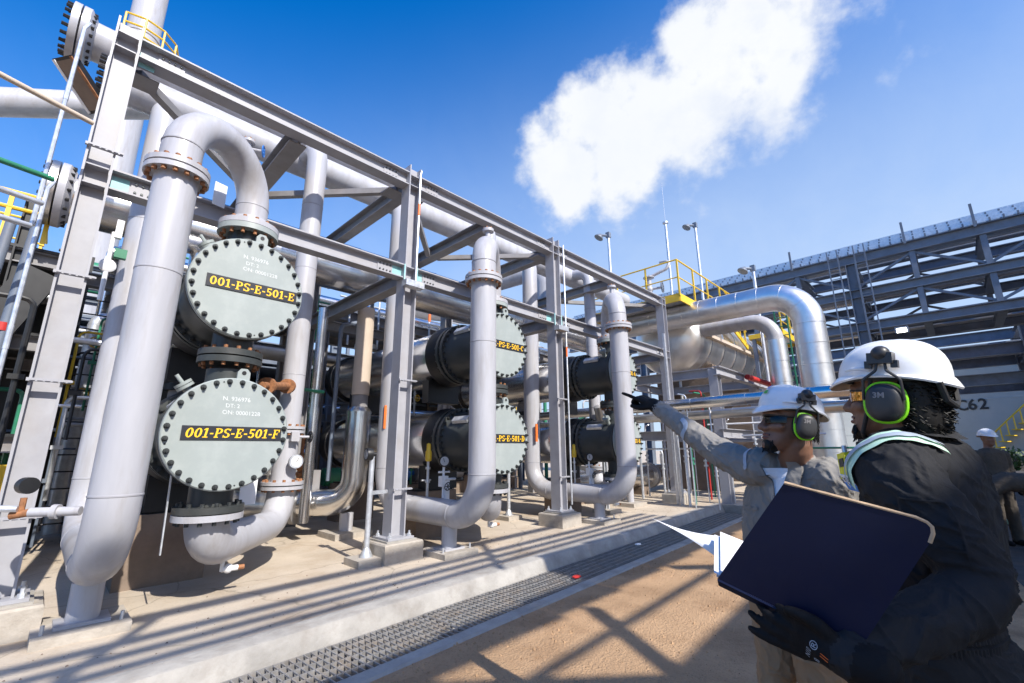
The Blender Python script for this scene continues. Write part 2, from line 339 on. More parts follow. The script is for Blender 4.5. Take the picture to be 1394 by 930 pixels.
def handwheel(m, c, axis, r, tube=0.008, n=16):
    c = Vector(c); a, u, w = frame(axis)
    ring = [c + (u*math.cos(2*math.pi*j/n)+w*math.sin(2*math.pi*j/n))*r for j in range(n+1)]
    m.tube(ring, tube, 6, cap=False)
    for j in range(3):
        g = math.pi*j/3; d = (u*math.cos(g)+w*math.sin(g))*r; m.cyl(c-d, c+d, tube*0.8, 5)
    return m
# slab-serif stencil letters, drawn as flat print a hair proud of the plate
def arc(cx, cy, ro, so, ri, si, a0, a1, n=14):
    o = [(cx+ro*math.cos(R(a0+(a1-a0)*i/n)), cy+so*math.sin(R(a0+(a1-a0)*i/n))) for i in range(n+1)]
    q = [(cx+ri*math.cos(R(a0+(a1-a0)*i/n)), cy+si*math.sin(R(a0+(a1-a0)*i/n))) for i in range(n+1)]
    return [(o[i], o[i+1], q[i+1], q[i]) for i in range(n)]
def rc(x0, y0, x1, y1): return [((x0, y0), (x1, y0), (x1, y1), (x0, y1))]
GL = {
 '0': (0.72, [arc(.36, .5, .33, .5, .13, .38, 0, 360, 22)]),
 '1': (0.56, [rc(.2, .1, .39, 1), rc(.05, 0, .54, .1), [((.2, .82), (.2, 1), (.04, .88), (.04, .76))]]),
 '-': (0.42, [rc(.05, .36, .37, .50)]),
 'P': (0.76, [rc(.1, .1, .29, .9), rc(.02, 0, .42, .1), rc(.02, .9, .36, 1), rc(.29, .42, .36, .52), arc(.36, .71, .36, .29, .15, .19, -90, 90)]),
 'S': (0.68, [arc(.34, .735, .31, .265, .13, .15, 25, 265), arc(.34, .265, .32, .265, .13, .15, -155, 85), rc(.56, .74, .65, .98), rc(.03, .02, .11, .28)]),
 'E': (0.74, [rc(.1, .1, .29, .9), rc(.02, 0, .68, .1), rc(.02, .9, .66, 1), rc(.29, .44, .5, .56), rc(.58, .1, .7, .30), rc(.57, .72, .68, .9), rc(.44, .36, .53, .44), rc(.44, .56, .53, .64)]),
 'F': (0.72, [rc(.1, .1, .29, .9), rc(.02, 0, .42, .1), rc(.02, .9, .68, 1), rc(.29, .44, .5, .56), rc(.58, .70, .69, .9), rc(.44, .36, .53, .44), rc(.44, .56, .53, .64)]),
 '5': (0.68, [rc(.12, .84, .6, 1), rc(.12, .48, .25, .84), arc(.32, .31, .33, .31, .13, .19, -150, 118)]),
 'C': (0.74, [arc(.38, .5, .35, .5, .15, .38, 48, 312), rc(.57, .66, .68, .98)]),
 'D': (0.80, [rc(.1, .1, .29, .9), rc(.02, 0, .36, .1), rc(.02, .9, .36, 1), arc(.36, .5, .40, .5, .18, .4, -90, 90)]),
 'A': (0.82, [[((.08, .1), (.24, .1), (.46, 1), (.32, 1))], [((.56, .1), (.76, .1), (.5, 1), (.37, 1))], rc(.0, 0, .32, .1), rc(.46, 0, .84, .1), rc(.24, .28, .58, .37)]),
 'B': (0.78, [rc(.1, .1, .29, .9), rc(.02, 0, .38, .1), rc(.02, .9, .38, 1), rc(.29, .46, .36, .56), arc(.38, .74, .29, .26, .11, .16, -90, 90), arc(.38, .28, .36, .28, .15, .18, -90, 90)]),
}
def slab_text(txt, cx, y, cz, h, width=None, slant=0.0, d=0.004):      # faces -Y
    adv = [GL[ch][0]*h for ch in txt]; gap = 0.05*h; tot = sum(adv)+gap*(len(txt)-1); k = (width/tot) if width else 1.0
    m = MB(); x = cx - tot*k/2
    for ch, a in zip(txt, adv):
        for q, prim in enumerate(GL[ch][1]):
            for poly in prim:
                n = len(poly)
                vs = [(x+(px*h+slant*py*h)*k, y-0.0004*q, cz+(py-0.5)*h) for px, py in poly] + [(x+(px*h+slant*py*h)*k, y+d, cz+(py-0.5)*h) for px, py in poly]
                m.add(vs, [tuple(range(n))] + [(i, i+n, (i+1) % n+n, (i+1) % n) for i in range(n)])
        x += (a+gap)*k
    return m
def font_mesh(txt, size, mtx, extrude=0.0, shear=0.0, spacing=1.0, bold=0.0):
    cu = bpy.data.curves.new('lettering', 'FONT'); cu.body = txt; cu.size = size; cu.extrude = extrude; cu.shear = shear
    cu.space_character = spacing; cu.align_x = 'CENTER'; cu.align_y = 'CENTER'; cu.resolution_u = 3; cu.offset = bold
    o = bpy.data.objects.new('lettering', cu); C.objects.link(o)
    dg = bpy.context.evaluated_depsgraph_get(); me = o.evaluated_get(dg).to_mesh()
    vs = [mtx @ v.co for v in me.vertices]; fs = [tuple(p.vertices) for p in me.polygons]
    o.evaluated_get(dg).to_mesh_clear(); bpy.data.objects.remove(o); bpy.data.curves.remove(cu)
    return MB().add(vs, fs)
def facing_minus_y(x, y, z, tilt=0.0):
    return Matrix.Translation((x, y, z)) @ Matrix.Rotation(R(90), 4, 'X') @ Matrix.Rotation(tilt, 4, 'Z')
# ================================================================ ground, pad and drain
K = 0.06                                                     # the kerb runs a few degrees off the frame line
def ye(x): return 4.20 + K*x
XE = 13.3
def sheet(name, poly, z, m, th=0.0):
    mb = MB(); n = len(poly)
    if th: mb.add([(x, y, z) for x, y in poly]+[(x, y, z-th) for x, y in poly], [tuple(range(n))]+[(i, i+n, (i+1) % n+n, (i+1) % n) for i in range(n)])
    else: mb.add([(x, y, z) for x, y in poly], [tuple(range(n))])
    return struct(mb.build(name, m, smooth=False))
sheet('concrete_pad', [(-300, ye(-14)+0.2), (-14, ye(-14)+0.2), (XE-0.2, ye(XE)+0.2), (XE+0.2, ye(XE)+0.2), (XE+0.2, 2.6), (400, 2.6), (400, 600), (-300, 600)], 0.0, 'pad')
def near(x): return ye(x)-0.90
sheet('sandy_ground', [(-300, -400), (400, -400), (400, 2.595), (XE+0.2, 2.595), (XE+0.2, near(XE)), (-14, near(-14)), (-300, near(-14))], -0.155, 'soil')
sheet('road_and_shade', [(8.6, -60), (400, -60), (400, 2.59), (14.0, 2.59), (11.8, 0.1), (8.6, -0.25)], -0.150, 'road')  # asphalt sheet, widened so its dark colour stands in for shade under the racks
# kerb beam with a battered face, and the far end wall of the drain
kb = MB()
xs = [-14 + i*0.9 for i in range(31)]; xs = [x for x in xs if x < XE-0.05]+[XE-0.02]
prof = lambda x: [(ye(x)+0.205, -0.05), (ye(x)+0.205, 0.010), (ye(x)+0.02, 0.014+0.006*mnoise.noise((x*1.7, 0, 0))), (ye(x)-0.012, 0.004), (ye(x)-0.03+0.012*mnoise.noise((x*2.3, 4, 0)), -0.02), (ye(x)-0.095, -0.19), (ye(x)-0.105, -0.75)]
vs = []; fs = []
for i, x in enumerate(xs):
    p = prof(x); vs += [(x, y, z) for y, z in p]
    if i:
        k = len(p); fs += [((i-1)*k+j, (i-1)*k+j+1, i*k+j+1, i*k+j) for j in range(k-1)]
kb.add(vs, fs)
struct(kb.build('kerb', 'kerb', ang=25))
ew = MB(); ew.box((XE+0.09, (ye(XE)+2.6)/2+0.1, -0.37), (0.22, ye(XE)-2.6+0.22, 0.77)); struct(ew.build('drain_end_wall', 'kerb', smooth=False))
lp = MB(); vs = []; fs = []
for i, x in enumerate(xs):
    y = near(x); wob = 0.02*mnoise.noise((x*0.9, 9, 0))
    p = [(y-0.02, -0.16), (y+0.0+wob, -0.135), (y+0.115, -0.130), (y+0.13, -0.145), (y+0.13, -0.75)]
    vs += [(x, a, b) for a, b in p]; k = 5
    if i: fs += [((i-1)*k+j, (i-1)*k+j+1, i*k+j+1, i*k+j)[::-1] for j in range(k-1)]
lp.add(vs, fs); struct(lp.build('drain_lip', 'kerb', ang=25))
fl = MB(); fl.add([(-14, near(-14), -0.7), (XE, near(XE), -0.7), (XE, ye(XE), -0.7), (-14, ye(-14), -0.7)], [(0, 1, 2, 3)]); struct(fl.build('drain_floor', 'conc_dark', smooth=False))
# steel grating panels, each one a thing with its bars
gm = MB(); GW = 0.645
for i in range(7): gm.box((0, -GW/2+GW*i/6, -0.02), (0.985, 0.012, 0.04))
for i in range(17): gm.box((-0.4875+0.975*i/16, 0, -0.006), (0.010, GW, 0.012))
GP = ['nearest', 'second', 'third', 'fourth', 'fifth', 'sixth', 'seventh', 'eighth', 'ninth', 'tenth', 'eleventh', 'twelfth', 'thirteenth', 'fourteenth', 'fifteenth', 'sixteenth', 'seventeenth', 'eighteenth']
g0 = None
for i in range(13):
    x = 0.6 + i*0.985
    o = gm.build('drain_grate', 'grate', smooth=False) if g0 is None else g0.copy()
    if g0 is None: g0 = o
    else: C.objects.link(o)
    o.location = (x, ye(x)-0.425, -0.150+0.003*(i % 2)); o.rotation_euler = (0, 0, math.atan(K)+0.002*math.sin(i*2.1))
    o['label'] = 'steel drain grating panel along the kerb, %s from the camera end' % GP[i]; o['category'] = 'drain grate'; o['group'] = 'grating panels over the drain'
# small litter in the drain
for k, (x, c, nm) in enumerate([(7.6, 'white', 'crumpled white paper scrap lying on the grating under the folder sheet'), (5.2, 'red', 'small faded red scrap lying on the drain grating')]):
    mb = MB(); mb.ball((x, ye(x)-0.3-0.3*k, -0.125), 0.05, 7, 5, (1.6, 1, 0.35)); tag(mb.build('litter_scrap', c), nm, 'litter')
# loose stones and crumbs on the soil: nobody could count them
st = MB(); rnd = random.Random(3)
for i in range(7000):
    x = rnd.uniform(0.5, 9); y = near(x)-0.03-abs(rnd.gauss(0, 0.35)) if rnd.random() < 0.3 else near(x)-rnd.uniform(0, 3.2)
    s = rnd.uniform(0.004, 0.009) if rnd.random() < 0.85 else rnd.uniform(0.009, 0.022); a = rnd.uniform(0, 6)
    st.add([(x+s*math.cos(a), y+s*math.sin(a), -0.157), (x+s*math.cos(a+2.1), y+s*math.sin(a+2.1), -0.157), (x+s*math.cos(a+4.2), y+s*math.sin(a+4.2), -0.157), (x, y, -0.155+s*0.9)], [(0, 1, 3), (1, 2, 3), (2, 0, 3)])
st2 = MB()
for i in range(420):
    x = rnd.uniform(-1, 12); y = ye(x)+0.05+abs(rnd.gauss(0, 0.9)); s = rnd.uniform(0.004, 0.014); a = rnd.uniform(0, 6)
    st2.add([(x+s*math.cos(a), y+s*math.sin(a), 0.001), (x+s*math.cos(a+2.1), y+s*math.sin(a+2.1), 0.001), (x+s*math.cos(a+4.2), y+s*math.sin(a+4.2), 0.001), (x, y, s*0.9)], [(0, 1, 3), (1, 2, 3), (2, 0, 3)])
so2 = st2.build('grit', 'conc_dark', smooth=False, kind='stuff'); so2['label'] = 'loose grit and crumbs scattered on the concrete pad'; so2['category'] = 'gravel'
so = st.build('gravel', 'soil', smooth=False, kind='stuff'); so['label'] = 'loose grit scattered on the sandy ground beside the drain'; so['category'] = 'gravel'
# ================================================================ pipe support frame
XC = [-0.07, 3.77, 7.62, 13.02]; YF = 6.10; YB = 10.1; CW = 0.23
FR = thing('pipe_support_frame', 'grey painted steel I-beam frame standing over the exchangers', 'steel frame', (XC[0], YF, 0))
def column(x, y, ztop, zb=0.30, m='steel', plates=True):
    mb = MB(); mb.ibeam((x, y, zb), (x, y, ztop), CW, CW+0.01, 0.014, 0.02, up=(1, 0, 0))
    c = mb.build('column', m, FR, smooth=False)
    if plates:
        b = MB(); b.box((x, y, zb-0.012), (0.42, 0.42, 0.03)); b.build('base_plate', m, c, smooth=False)
        n = MB()
        for sx in (-1, 1):
            for sy in (-1, 1): n.cyl((x+sx*0.16, y+sy*0.16, zb-0.03), (x+sx*0.16, y+sy*0.16, zb+0.075), 0.016, 6); n.cyl((x+sx*0.16, y+sy*0.16, zb), (x+sx*0.16, y+sy*0.16, zb+0.035), 0.03, 6)
        n.build('anchor_bolt', 'galv', c, kind='stuff')
        for zz in (6.11, 5.92, 4.42, 4.21):
            s_ = MB(); s_.box((x-CW*0.0, y-0.068, zz), (CW-0.05, 0.105, 0.014)); s_.build('stiffener', m, c, smooth=False)
    return c
cols = []
for i, x in enumerate(XC): cols.append(column(x, YF, 6.30 if i < 3 else 6.2, 0.30))
for x in XC: column(x, YB, 6.1, 0.0, 'steel_dark', False)
for i in range(3):
    a, b = XC[i]+CW/2+0.003, XC[i+1]-CW/2-0.003
    MB().ibeam((a, YF, 6.04), (b, YF, 6.04), 0.25, 0.21, 0.012, 0.02).build('top_beam', 'steel', FR, smooth=False)
    MB().ibeam((a, YF, 4.34), (b, YF, 4.34), 0.24, 0.19, 0.012, 0.02).build('lower_beam', 'steel', FR, smooth=False)
    MB().ibeam((a, YB, 5.98), (b, YB, 5.98), 0.22, 0.19).build('rear_beam', 'steel_dark', FR, smooth=False)
    MB().ibeam((a, YB, 4.34), (b, YB, 4.34), 0.22, 0.19).build('rear_beam', 'steel_dark', FR, smooth=False)
for x in XC:
    for z in (6.0, 4.28): MB().ibeam((x, YF+CW/2+0.004, z), (x, YB-CW/2-0.004, z), 0.26, 0.20, 0.014, 0.02).build('cross_beam', 'steel_dark', FR, smooth=False)
for i, xm in enumerate((1.90, 5.70, 10.3)):
    MB().ibeam((xm, YF+0.11, 5.99), (xm, YB-0.11, 5.99), 0.24, 0.24, 0.014, 0.02).build('cross_beam', 'steel_dark', FR, smooth=False)
    for xx in (XC[i], XC[i+1]):
        s_ = 1 if xx < xm else -1
        MB().bar((xx+s_*0.14, YF+0.24, 5.93), (xm-s_*0.13, YF+2.05, 5.93), 0.10, 0.10, up=(0, 0, 1)).build('brace', 'steel_dark', FR, smooth=False)
        MB().box((xx+s_*0.2, YF+0.30, 5.872), (0.3, 0.3, 0.012)).build('gusset_plate', 'steel_dark', FR, smooth=False)
    for zc, hh in ((6.04, 0.17), (4.34, 0.16)):                # bolted splice plates on the beam webs
        for xx in (XC[i]+0.42, XC[i+1]-0.42):
            sp_ = MB().box((xx, YF-0.0125, zc), (0.26, 0.012, hh)).build('splice_plate', 'steel', FR, smooth=False)
            n_ = MB()
            for qx in (-0.09, -0.03, 0.03, 0.09):
                for qz in (-0.05, 0.05): n_.cyl((xx+qx, YF-0.018, zc+qz), (xx+qx, YF-0.036, zc+qz), 0.013, 6)
            n_.build('bolt_group', 'bolt', sp_, kind='stuff')
    for xm_ in ((XC[i]+XC[i+1])/2,):
        MB().box((xm_-0.35, YF-0.0105, 4.34), (0.03, 0.012, 0.19)).build('web_stiffener', 'steel', FR, smooth=False)
for x in XC[1:3]:                                            # light primer left at the welds
    for z in (4.32,):
        for sx in (-1, 1):
            MB().box((x+sx*0.20, YF-0.0078, z), (0.17, 0.003, 0.19)).build('primer_patch', 'teal', FR, smooth=False)
            MB().box((x+sx*0.118, YF-0.119, z), (0.022, 0.004, 0.27)).build('primer_patch', 'teal', FR, smooth=False)
for z in (5.95, 4.32): MB().box((XC[0]+0.20, YF-0.0078, z), (0.15, 0.003, 0.19)).build('primer_patch', 'teal', FR, smooth=False)
# concrete pedestals under the front columns, each with grout and a chipped edge
PLAB = ['rough concrete pedestal under the column at the left edge', 'pale concrete pedestal under the second column, beside the pipe support', 'concrete pedestal under the third column, near the middle return pipe', 'concrete pedestal under the far end column']
for i, x in enumerate(XC):
    t = thing('concrete_pedestal', PLAB[i], 'pedestal', (x, YF, 0), 'pedestals under the frame columns')
    mb = MB(); w = 0.62; h = 0.25
    mb.lathe((x, YF, 0), (0, 0, 1), [(0, w*0.7072), (h-0.02, w*0.7072), (h, w*0.68), (h, 0)], 4)
    bm_ = mb.v; c_, s__ = math.cos(R(45)), math.sin(R(45))
    mb.v = [((px-x)*c_-(py-YF)*s__+x, (px-x)*s__+(py-YF)*c_+YF, pz) for px, py, pz in bm_]
    mb.build('block', 'conc', t, smooth=False)
    MB().box((x, YF, h+0.011), (0.48, 0.48, 0.022)).build('grout', 'kerb', t, smooth=False)
# conduit and clamp brackets on the columns
def clamp(x, z, w=0.42, parent=FR):
    mb = MB(); mb.box((x, YF-CW/2-0.03, z), (w, 0.035, 0.03))
    for k in range(6): mb.box((x-w/2+0.04+k*w/6, YF-CW/2-0.054, z), (0.035, 0.004, 0.016))
    return mb.build('clamp_bracket', 'steel', parent, smooth=False)
for i, x in enumerate(XC[:3]):
    for z in ((0.95, 2.15, 3.2, 4.62) if i == 0 else (0.95, 2.55)): clamp(x+0.02, z, 0.30)
for i, (x, z0, z1, lab) in enumerate([(XC[1]+0.07, 4.1, 6.25, 'thin steel conduit with orange mark clipped up the second column'), (XC[2]+0.21, 0.4, 6.2, 'thin conduit with an orange mark clipped up the third column'), (XC[0]-0.34, 3.6, 6.0, 'thin galvanised conduit standing left of the left-hand column'), (XC[0]-0.30, 0.3, 4.1, 'lower galvanised conduit left of the left-hand column')]):
    t = thing('conduit', lab, 'conduit', (x, YF-0.16, z0)); mb = MB(); mb.tube([(x, YF-0.16, z0), (x, YF-0.16, z1-0.1), (x+0.03, YF-0.14, z1)], 0.018, 8); mb.build('tube', 'galv', t)
    MB().cyl((x, YF-0.16, (z0+z1)/2+0.2), (x, YF-0.16, (z0+z1)/2+0.42), 0.021, 8).build('marker_sleeve', 'orange' if i < 2 else 'galv', t)
# junction light under the lower beam at each middle column
for i, x in enumerate(XC[1:3]):
    t = thing('junction_box', 'small %s box bolted under the beam joint of the %s column' % (('white', 'second') if i == 0 else ('cream', 'third')), 'junction box', (x, YF-0.2, 4.1))
    MB().box((x, YF-0.2, 4.10), (0.34, 0.14, 0.10)).build('housing', 'galv', t, smooth=False); MB().box((x, YF-0.2, 4.043), (0.22, 0.10, 0.012)).build('lid', 'white' if i == 0 else 'beige', t, smooth=False)
# ================================================================ exchangers
DX = 3.93; X0 = 1.31; ZU = 3.24; ZL = 1.68; YH = 5.30; RH = 0.565
def exchanger(z, upper):
    t = thing('heat_exchanger', '', 'heat exchanger', (X0, YH, z), 'shell and tube exchangers in stacked pairs'); c = Vector((X0, YH, z))
    cov = MB().lathe(c, (0, 1, 0), [(0, 0), (0, RH-0.012), (0.012, RH), (0.075, RH), (0.075, 0)], 72).build('head_cover', 'exch', t)
    # dowel holes between the bolts
    d = MB()
    for g in (12, 102, 192, 282): d.cyl(c+Vector((0.525*math.cos(R(g)), -0.002, 0.525*math.sin(R(g)))), c+Vector((0.525*math.cos(R(g)), 0.01, 0.525*math.sin(R(g)))), 0.008, 8)
    d.build('dowel_hole', 'black', cov)
    b = MB(); b.cyl((X0, YH, z), (X0, YH-0.03, z), 0.021, 6); b.cyl((X0, YH-0.03, z), (X0, YH-0.05, z), 0.013, 8); b.cyl((X0, YH+0.002, z), (X0, YH-0.006, z), 0.028, 10)
    b0 = b.build('bolt', 'bolt', t)
    for k in range(28):
        g = 2*math.pi*(k+0.5)/28; loc = (0.525*math.cos(g), 0, 0.525*math.sin(g))
        if k == 0: b0.location = loc
        else: clone(b0, t, loc)
    # channel: flange, barrel, girth flanges
    MB().lathe(c, (0, 1, 0), [(0.078, 0.45), (0.078, 0.50), (0.092, 0.50), (0.092, 0.45)], 56).build('gasket', 'beige', t)
    MB().lathe(c, (0, 1, 0), [(0.095, 0.45), (0.095, RH), (0.17, RH), (0.17, 0.50), (0.24, 0.47)], 72).build('channel_flange', 'exch_dark', t)
    MB().lathe(c, (0, 1, 0), [(0.16, 0.44), (0.20, 0.485), (0.30, 0.47), (0.98, 0.47), (1.02, 0.50), (1.02, 0.40)], 64).build('channel_barrel', 'exch_dark', t)
    g_ = MB().lathe(c, (0, 1, 0), [(1.022, 0.42), (1.022, 0.555), (1.09, 0.555), (1.09, 0.42)], 64); g_.lathe(c, (0, 1, 0), [(1.15, 0.42), (1.15, 0.555), (1.22, 0.555), (1.22, 0.42)], 64)
    gf = g_.build('girth_flange', 'exch_dark', t)
    s = MB()
    for k in range(28):
        g = 2*math.pi*(k+0.5)/28; p = c+Vector((0.52*math.cos(g), 0, 0.52*math.sin(g)))
        s.cyl(p+Vector((0, 0.98, 0)), p+Vector((0, 1.27, 0)), 0.016, 6); s.cyl(p+Vector((0, 0.99, 0)), p+Vector((0, 1.02, 0)), 0.026, 6); s.cyl(p+Vector((0, 1.222, 0)), p+Vector((0, 1.25, 0)), 0.026, 6)
    s.build('stud_ring', 'bolt', gf, kind='stuff')
    MB().lathe(c, (0, 1, 0), [(1.092, 0.45), (1.148, 0.45)], 40).build('tube_sheet', 'black', t)
    MB().lathe(c, (0, 1, 0), [(1.24, 0.44), (1.27, 0.53), (1.42, 0.575), (1.50, 0.575), (1.50, 0.5)], 56).build('end_collar', 'black', t)
    # clad shell in sheet sections, dark ring and bonnet at the rear
    ys = [1.51, 2.05, 2.9, 3.75, 4.6, 5.35]
    for i in range(5):
        MB().lathe(c, (0, 1, 0), [(ys[i], 0.515), (ys[i+1]+0.02, 0.523), (ys[i+1]+0.02, 0.50)], 56).build('cladding_section', 'clad', t)
    MB().lathe(c, (0, 1, 0), [(5.37, 0.5), (5.37, 0.575), (5.62, 0.575), (5.64, 0.53), (5.9, 0.53), (6.05, 0.48), (6.12, 0.3), (6.15, 0)], 56).build('rear_bonnet', 'black', t)
    MB().lathe(c, (0, 1, 0), [(5.41, 0.57), (5.41, 0.582), (5.46, 0.582), (5.46, 0.57)], 56).build('retaining_band', 'clad', t)
    # nozzles on the barrel: top and bottom flanges, vent stub, lifting lug, instrument stub
    zt = 0.80 if upper else 0.74
    yn = 0.35+YH
    n_ = MB().cyl((X0, yn, z+0.40), (X0, yn, z+zt-0.06), 0.21, 28); n_.build('top_nozzle', 'exch_dark', t)
    if upper:
        MB().lathe((X0, yn, z+zt-0.075), (0, 0, 1), [(0, 0.21), (0, 0.315), (0.065, 0.315), (0.065, 0.2)], 36).build('nozzle_flange', 'exch', t)
        MB().nuts((X0, yn, z+zt-0.075), (0, 0, -1), 0.268, 14, 0.02, 0.05).build('bolt_ring', 'rust', t, kind='stuff')
        MB().cyl((X0, yn, z-0.40), (X0, yn, z-0.735), 0.20, 28).build('bottom_nozzle', 'exch_dark', t)
        MB().lathe((X0, yn, z-0.735), (0, 0, 1), [(0, 0.2), (0, 0.31), (0.065, 0.31), (0.065, 0.2)], 36).build('nozzle_flange', 'exch_dark', t)
        MB().nuts((X0, yn, z-0.67), (0, 0, 1), 0.265, 14, 0.02, 0.035).build('bolt_ring', 'rust', t, kind='stuff')
    else:
        MB().lathe((X0, yn, z+0.745), (0, 0, 1), [(0, 0.2), (0, 0.31), (0.065, 0.31), (0.065, 0.2)], 36).build('nozzle_flange', 'exch_dark', t)
        MB().nuts((X0, yn, z+0.745), (0, 0, -1), 0.265, 14, 0.02, 0.035).build('bolt_ring', 'rust', t, kind='stuff')
        MB().cyl((X0, yn, z-0.40), (X0, yn, z-0.72), 0.20, 28).build('bottom_nozzle', 'exch_dark', t)
        MB().lathe((X0, yn, z-0.78), (0, 0, 1), [(0, 0.2), (0, 0.315), (0.065, 0.315), (0.065, 0.2)], 36).build('nozzle_flange', 'exch_dark', t)
        MB().nuts((X0, yn, z-0.715), (0, 0, 1), 0.268, 14, 0.02, 0.035).build('bolt_ring', 'bolt', t, kind='stuff')
    st = MB(); dv = Vector((-0.62, 0, 0.78)).normalized(); p = c+Vector((0, 0.32, 0))+dv*0.42
    st.cyl(p, p+dv*0.22, 0.042, 12); st.lathe(p+dv*0.17, dv, [(0, 0.04), (0, 0.085), (0.03, 0.085), (0.03, 0.04)], 16); st.lathe(p+dv*0.206, dv, [(0, 0), (0, 0.085), (0.03, 0.085), (0.03, 0)], 16); st.cyl(p+dv*0.23, p+dv*0.33, 0.02, 8)
    st.build('vent_stub', 'exch', t)
    lug = MB(); lug.prism([(-0.06, 0), (0.06, 0), (0.06, 0.09), (0.03, 0.13), (-0.03, 0.13), (-0.06, 0.09)], c+Vector((0.07, 0.03, RH-0.02)), c+Vector((0.07, 0.065, RH-0.02)), up=(0, 0, 1)); lg = lug.build('lifting_lug', 'exch', t, smooth=False)
    MB().cyl(c+Vector((0.07, 0.026, RH+0.065)), c+Vector((0.07, 0.07, RH+0.065)), 0.022, 12).build('eye', 'black', lg)
    pl = MB(); pl.prism([(-0.07, 0), (0.07, 0), (0.05, 0.05), (-0.05, 0.05)], c+Vector((-0.36, 0.45, 0.31)), c+Vector((-0.36, 0.85, 0.31)), up=(-0.76, 0, 0.65)); pl.build('rating_plate', 'galv', t, smooth=False)
    for yy in ((1.75, 4.7) if upper else (1.75, 4.85)):      # saddles
        MB().box((X0, YH+yy, z-0.66), (0.72, 0.2, 0.42)).build('saddle', 'black', t, smooth=False)
    return t
def plate(t, letter, cx, z, tilt):
    w = 0.90; h = 0.135
    p = MB().box((cx, YH-0.006, z), (w, 0.010, h)).build('name_plate', 'plate_black', t, smooth=False)
    slab_text('001-PS-E-501-'+letter, cx, YH-0.0125, z, 0.092, 0.845, slant=0.16 if letter == 'F' else 0.05).build('lettering', 'plate_yellow', p, smooth=False)
EX = []
for k in range(3):
    for up_ in (True, False):
        z = ZU if up_ else ZL
        if k == 0:
            t = exchanger(z, up_)
        else:
            t = dup(EX[0 if up_ else 1], (DX*k, 0, 0), '')
            t['_o'] = tuple(t.location)
        EX.append(t)
LT = ['E', 'F', 'C', 'D', 'A', 'B']
for i, t in enumerate(EX):
    k = i//2; x = X0+DX*k; z = ZU if i % 2 == 0 else ZL
    t['label'] = '%s exchanger of its pair with a grey bolted head lettered 001-PS-E-501-%s' % ('upper' if i % 2 == 0 else 'lower', LT[i])
    plate(t, LT[i], x+0.045, z+0.0, 0)
    for ln, (txt, dx, dz, sz) in enumerate([] if i > 1 else [('N. 936976', 0.03, 0.345, 0.060), ('DT: 2', 0.0, 0.275, 0.056), ('ON: 00001228', 0.09, 0.205, 0.058)]):
        font_mesh(txt, sz, facing_minus_y(x+dx, YH-0.0012-0.0003*ln, z+dz, -0.02), shear=-0.1, spacing=1.0, bold=0.0).build('chalk_mark', 'chalk', t, smooth=False)
# exchanger plinths
for k in range(3):
    x = X0+DX*k
    for j, yy in enumerate((7.05, 10.05)):
        t = thing('exchanger_plinth', '%s stained concrete plinth under the %s exchanger pair' % (('front', 'rear')[j], ('leftmost', 'middle', 'far')[k]), 'plinth', (x, yy, 0), 'exchanger plinths')
        MB().box((x-0.1, yy+0.1, 0.395), (0.86, 0.46, 0.79)).build('block', 'conc_dark', t, smooth=False)
        MB().box((x-0.1, yy+0.1, 0.81), (0.80, 0.30, 0.035)).build('slide_plate', 'black', t, smooth=False)
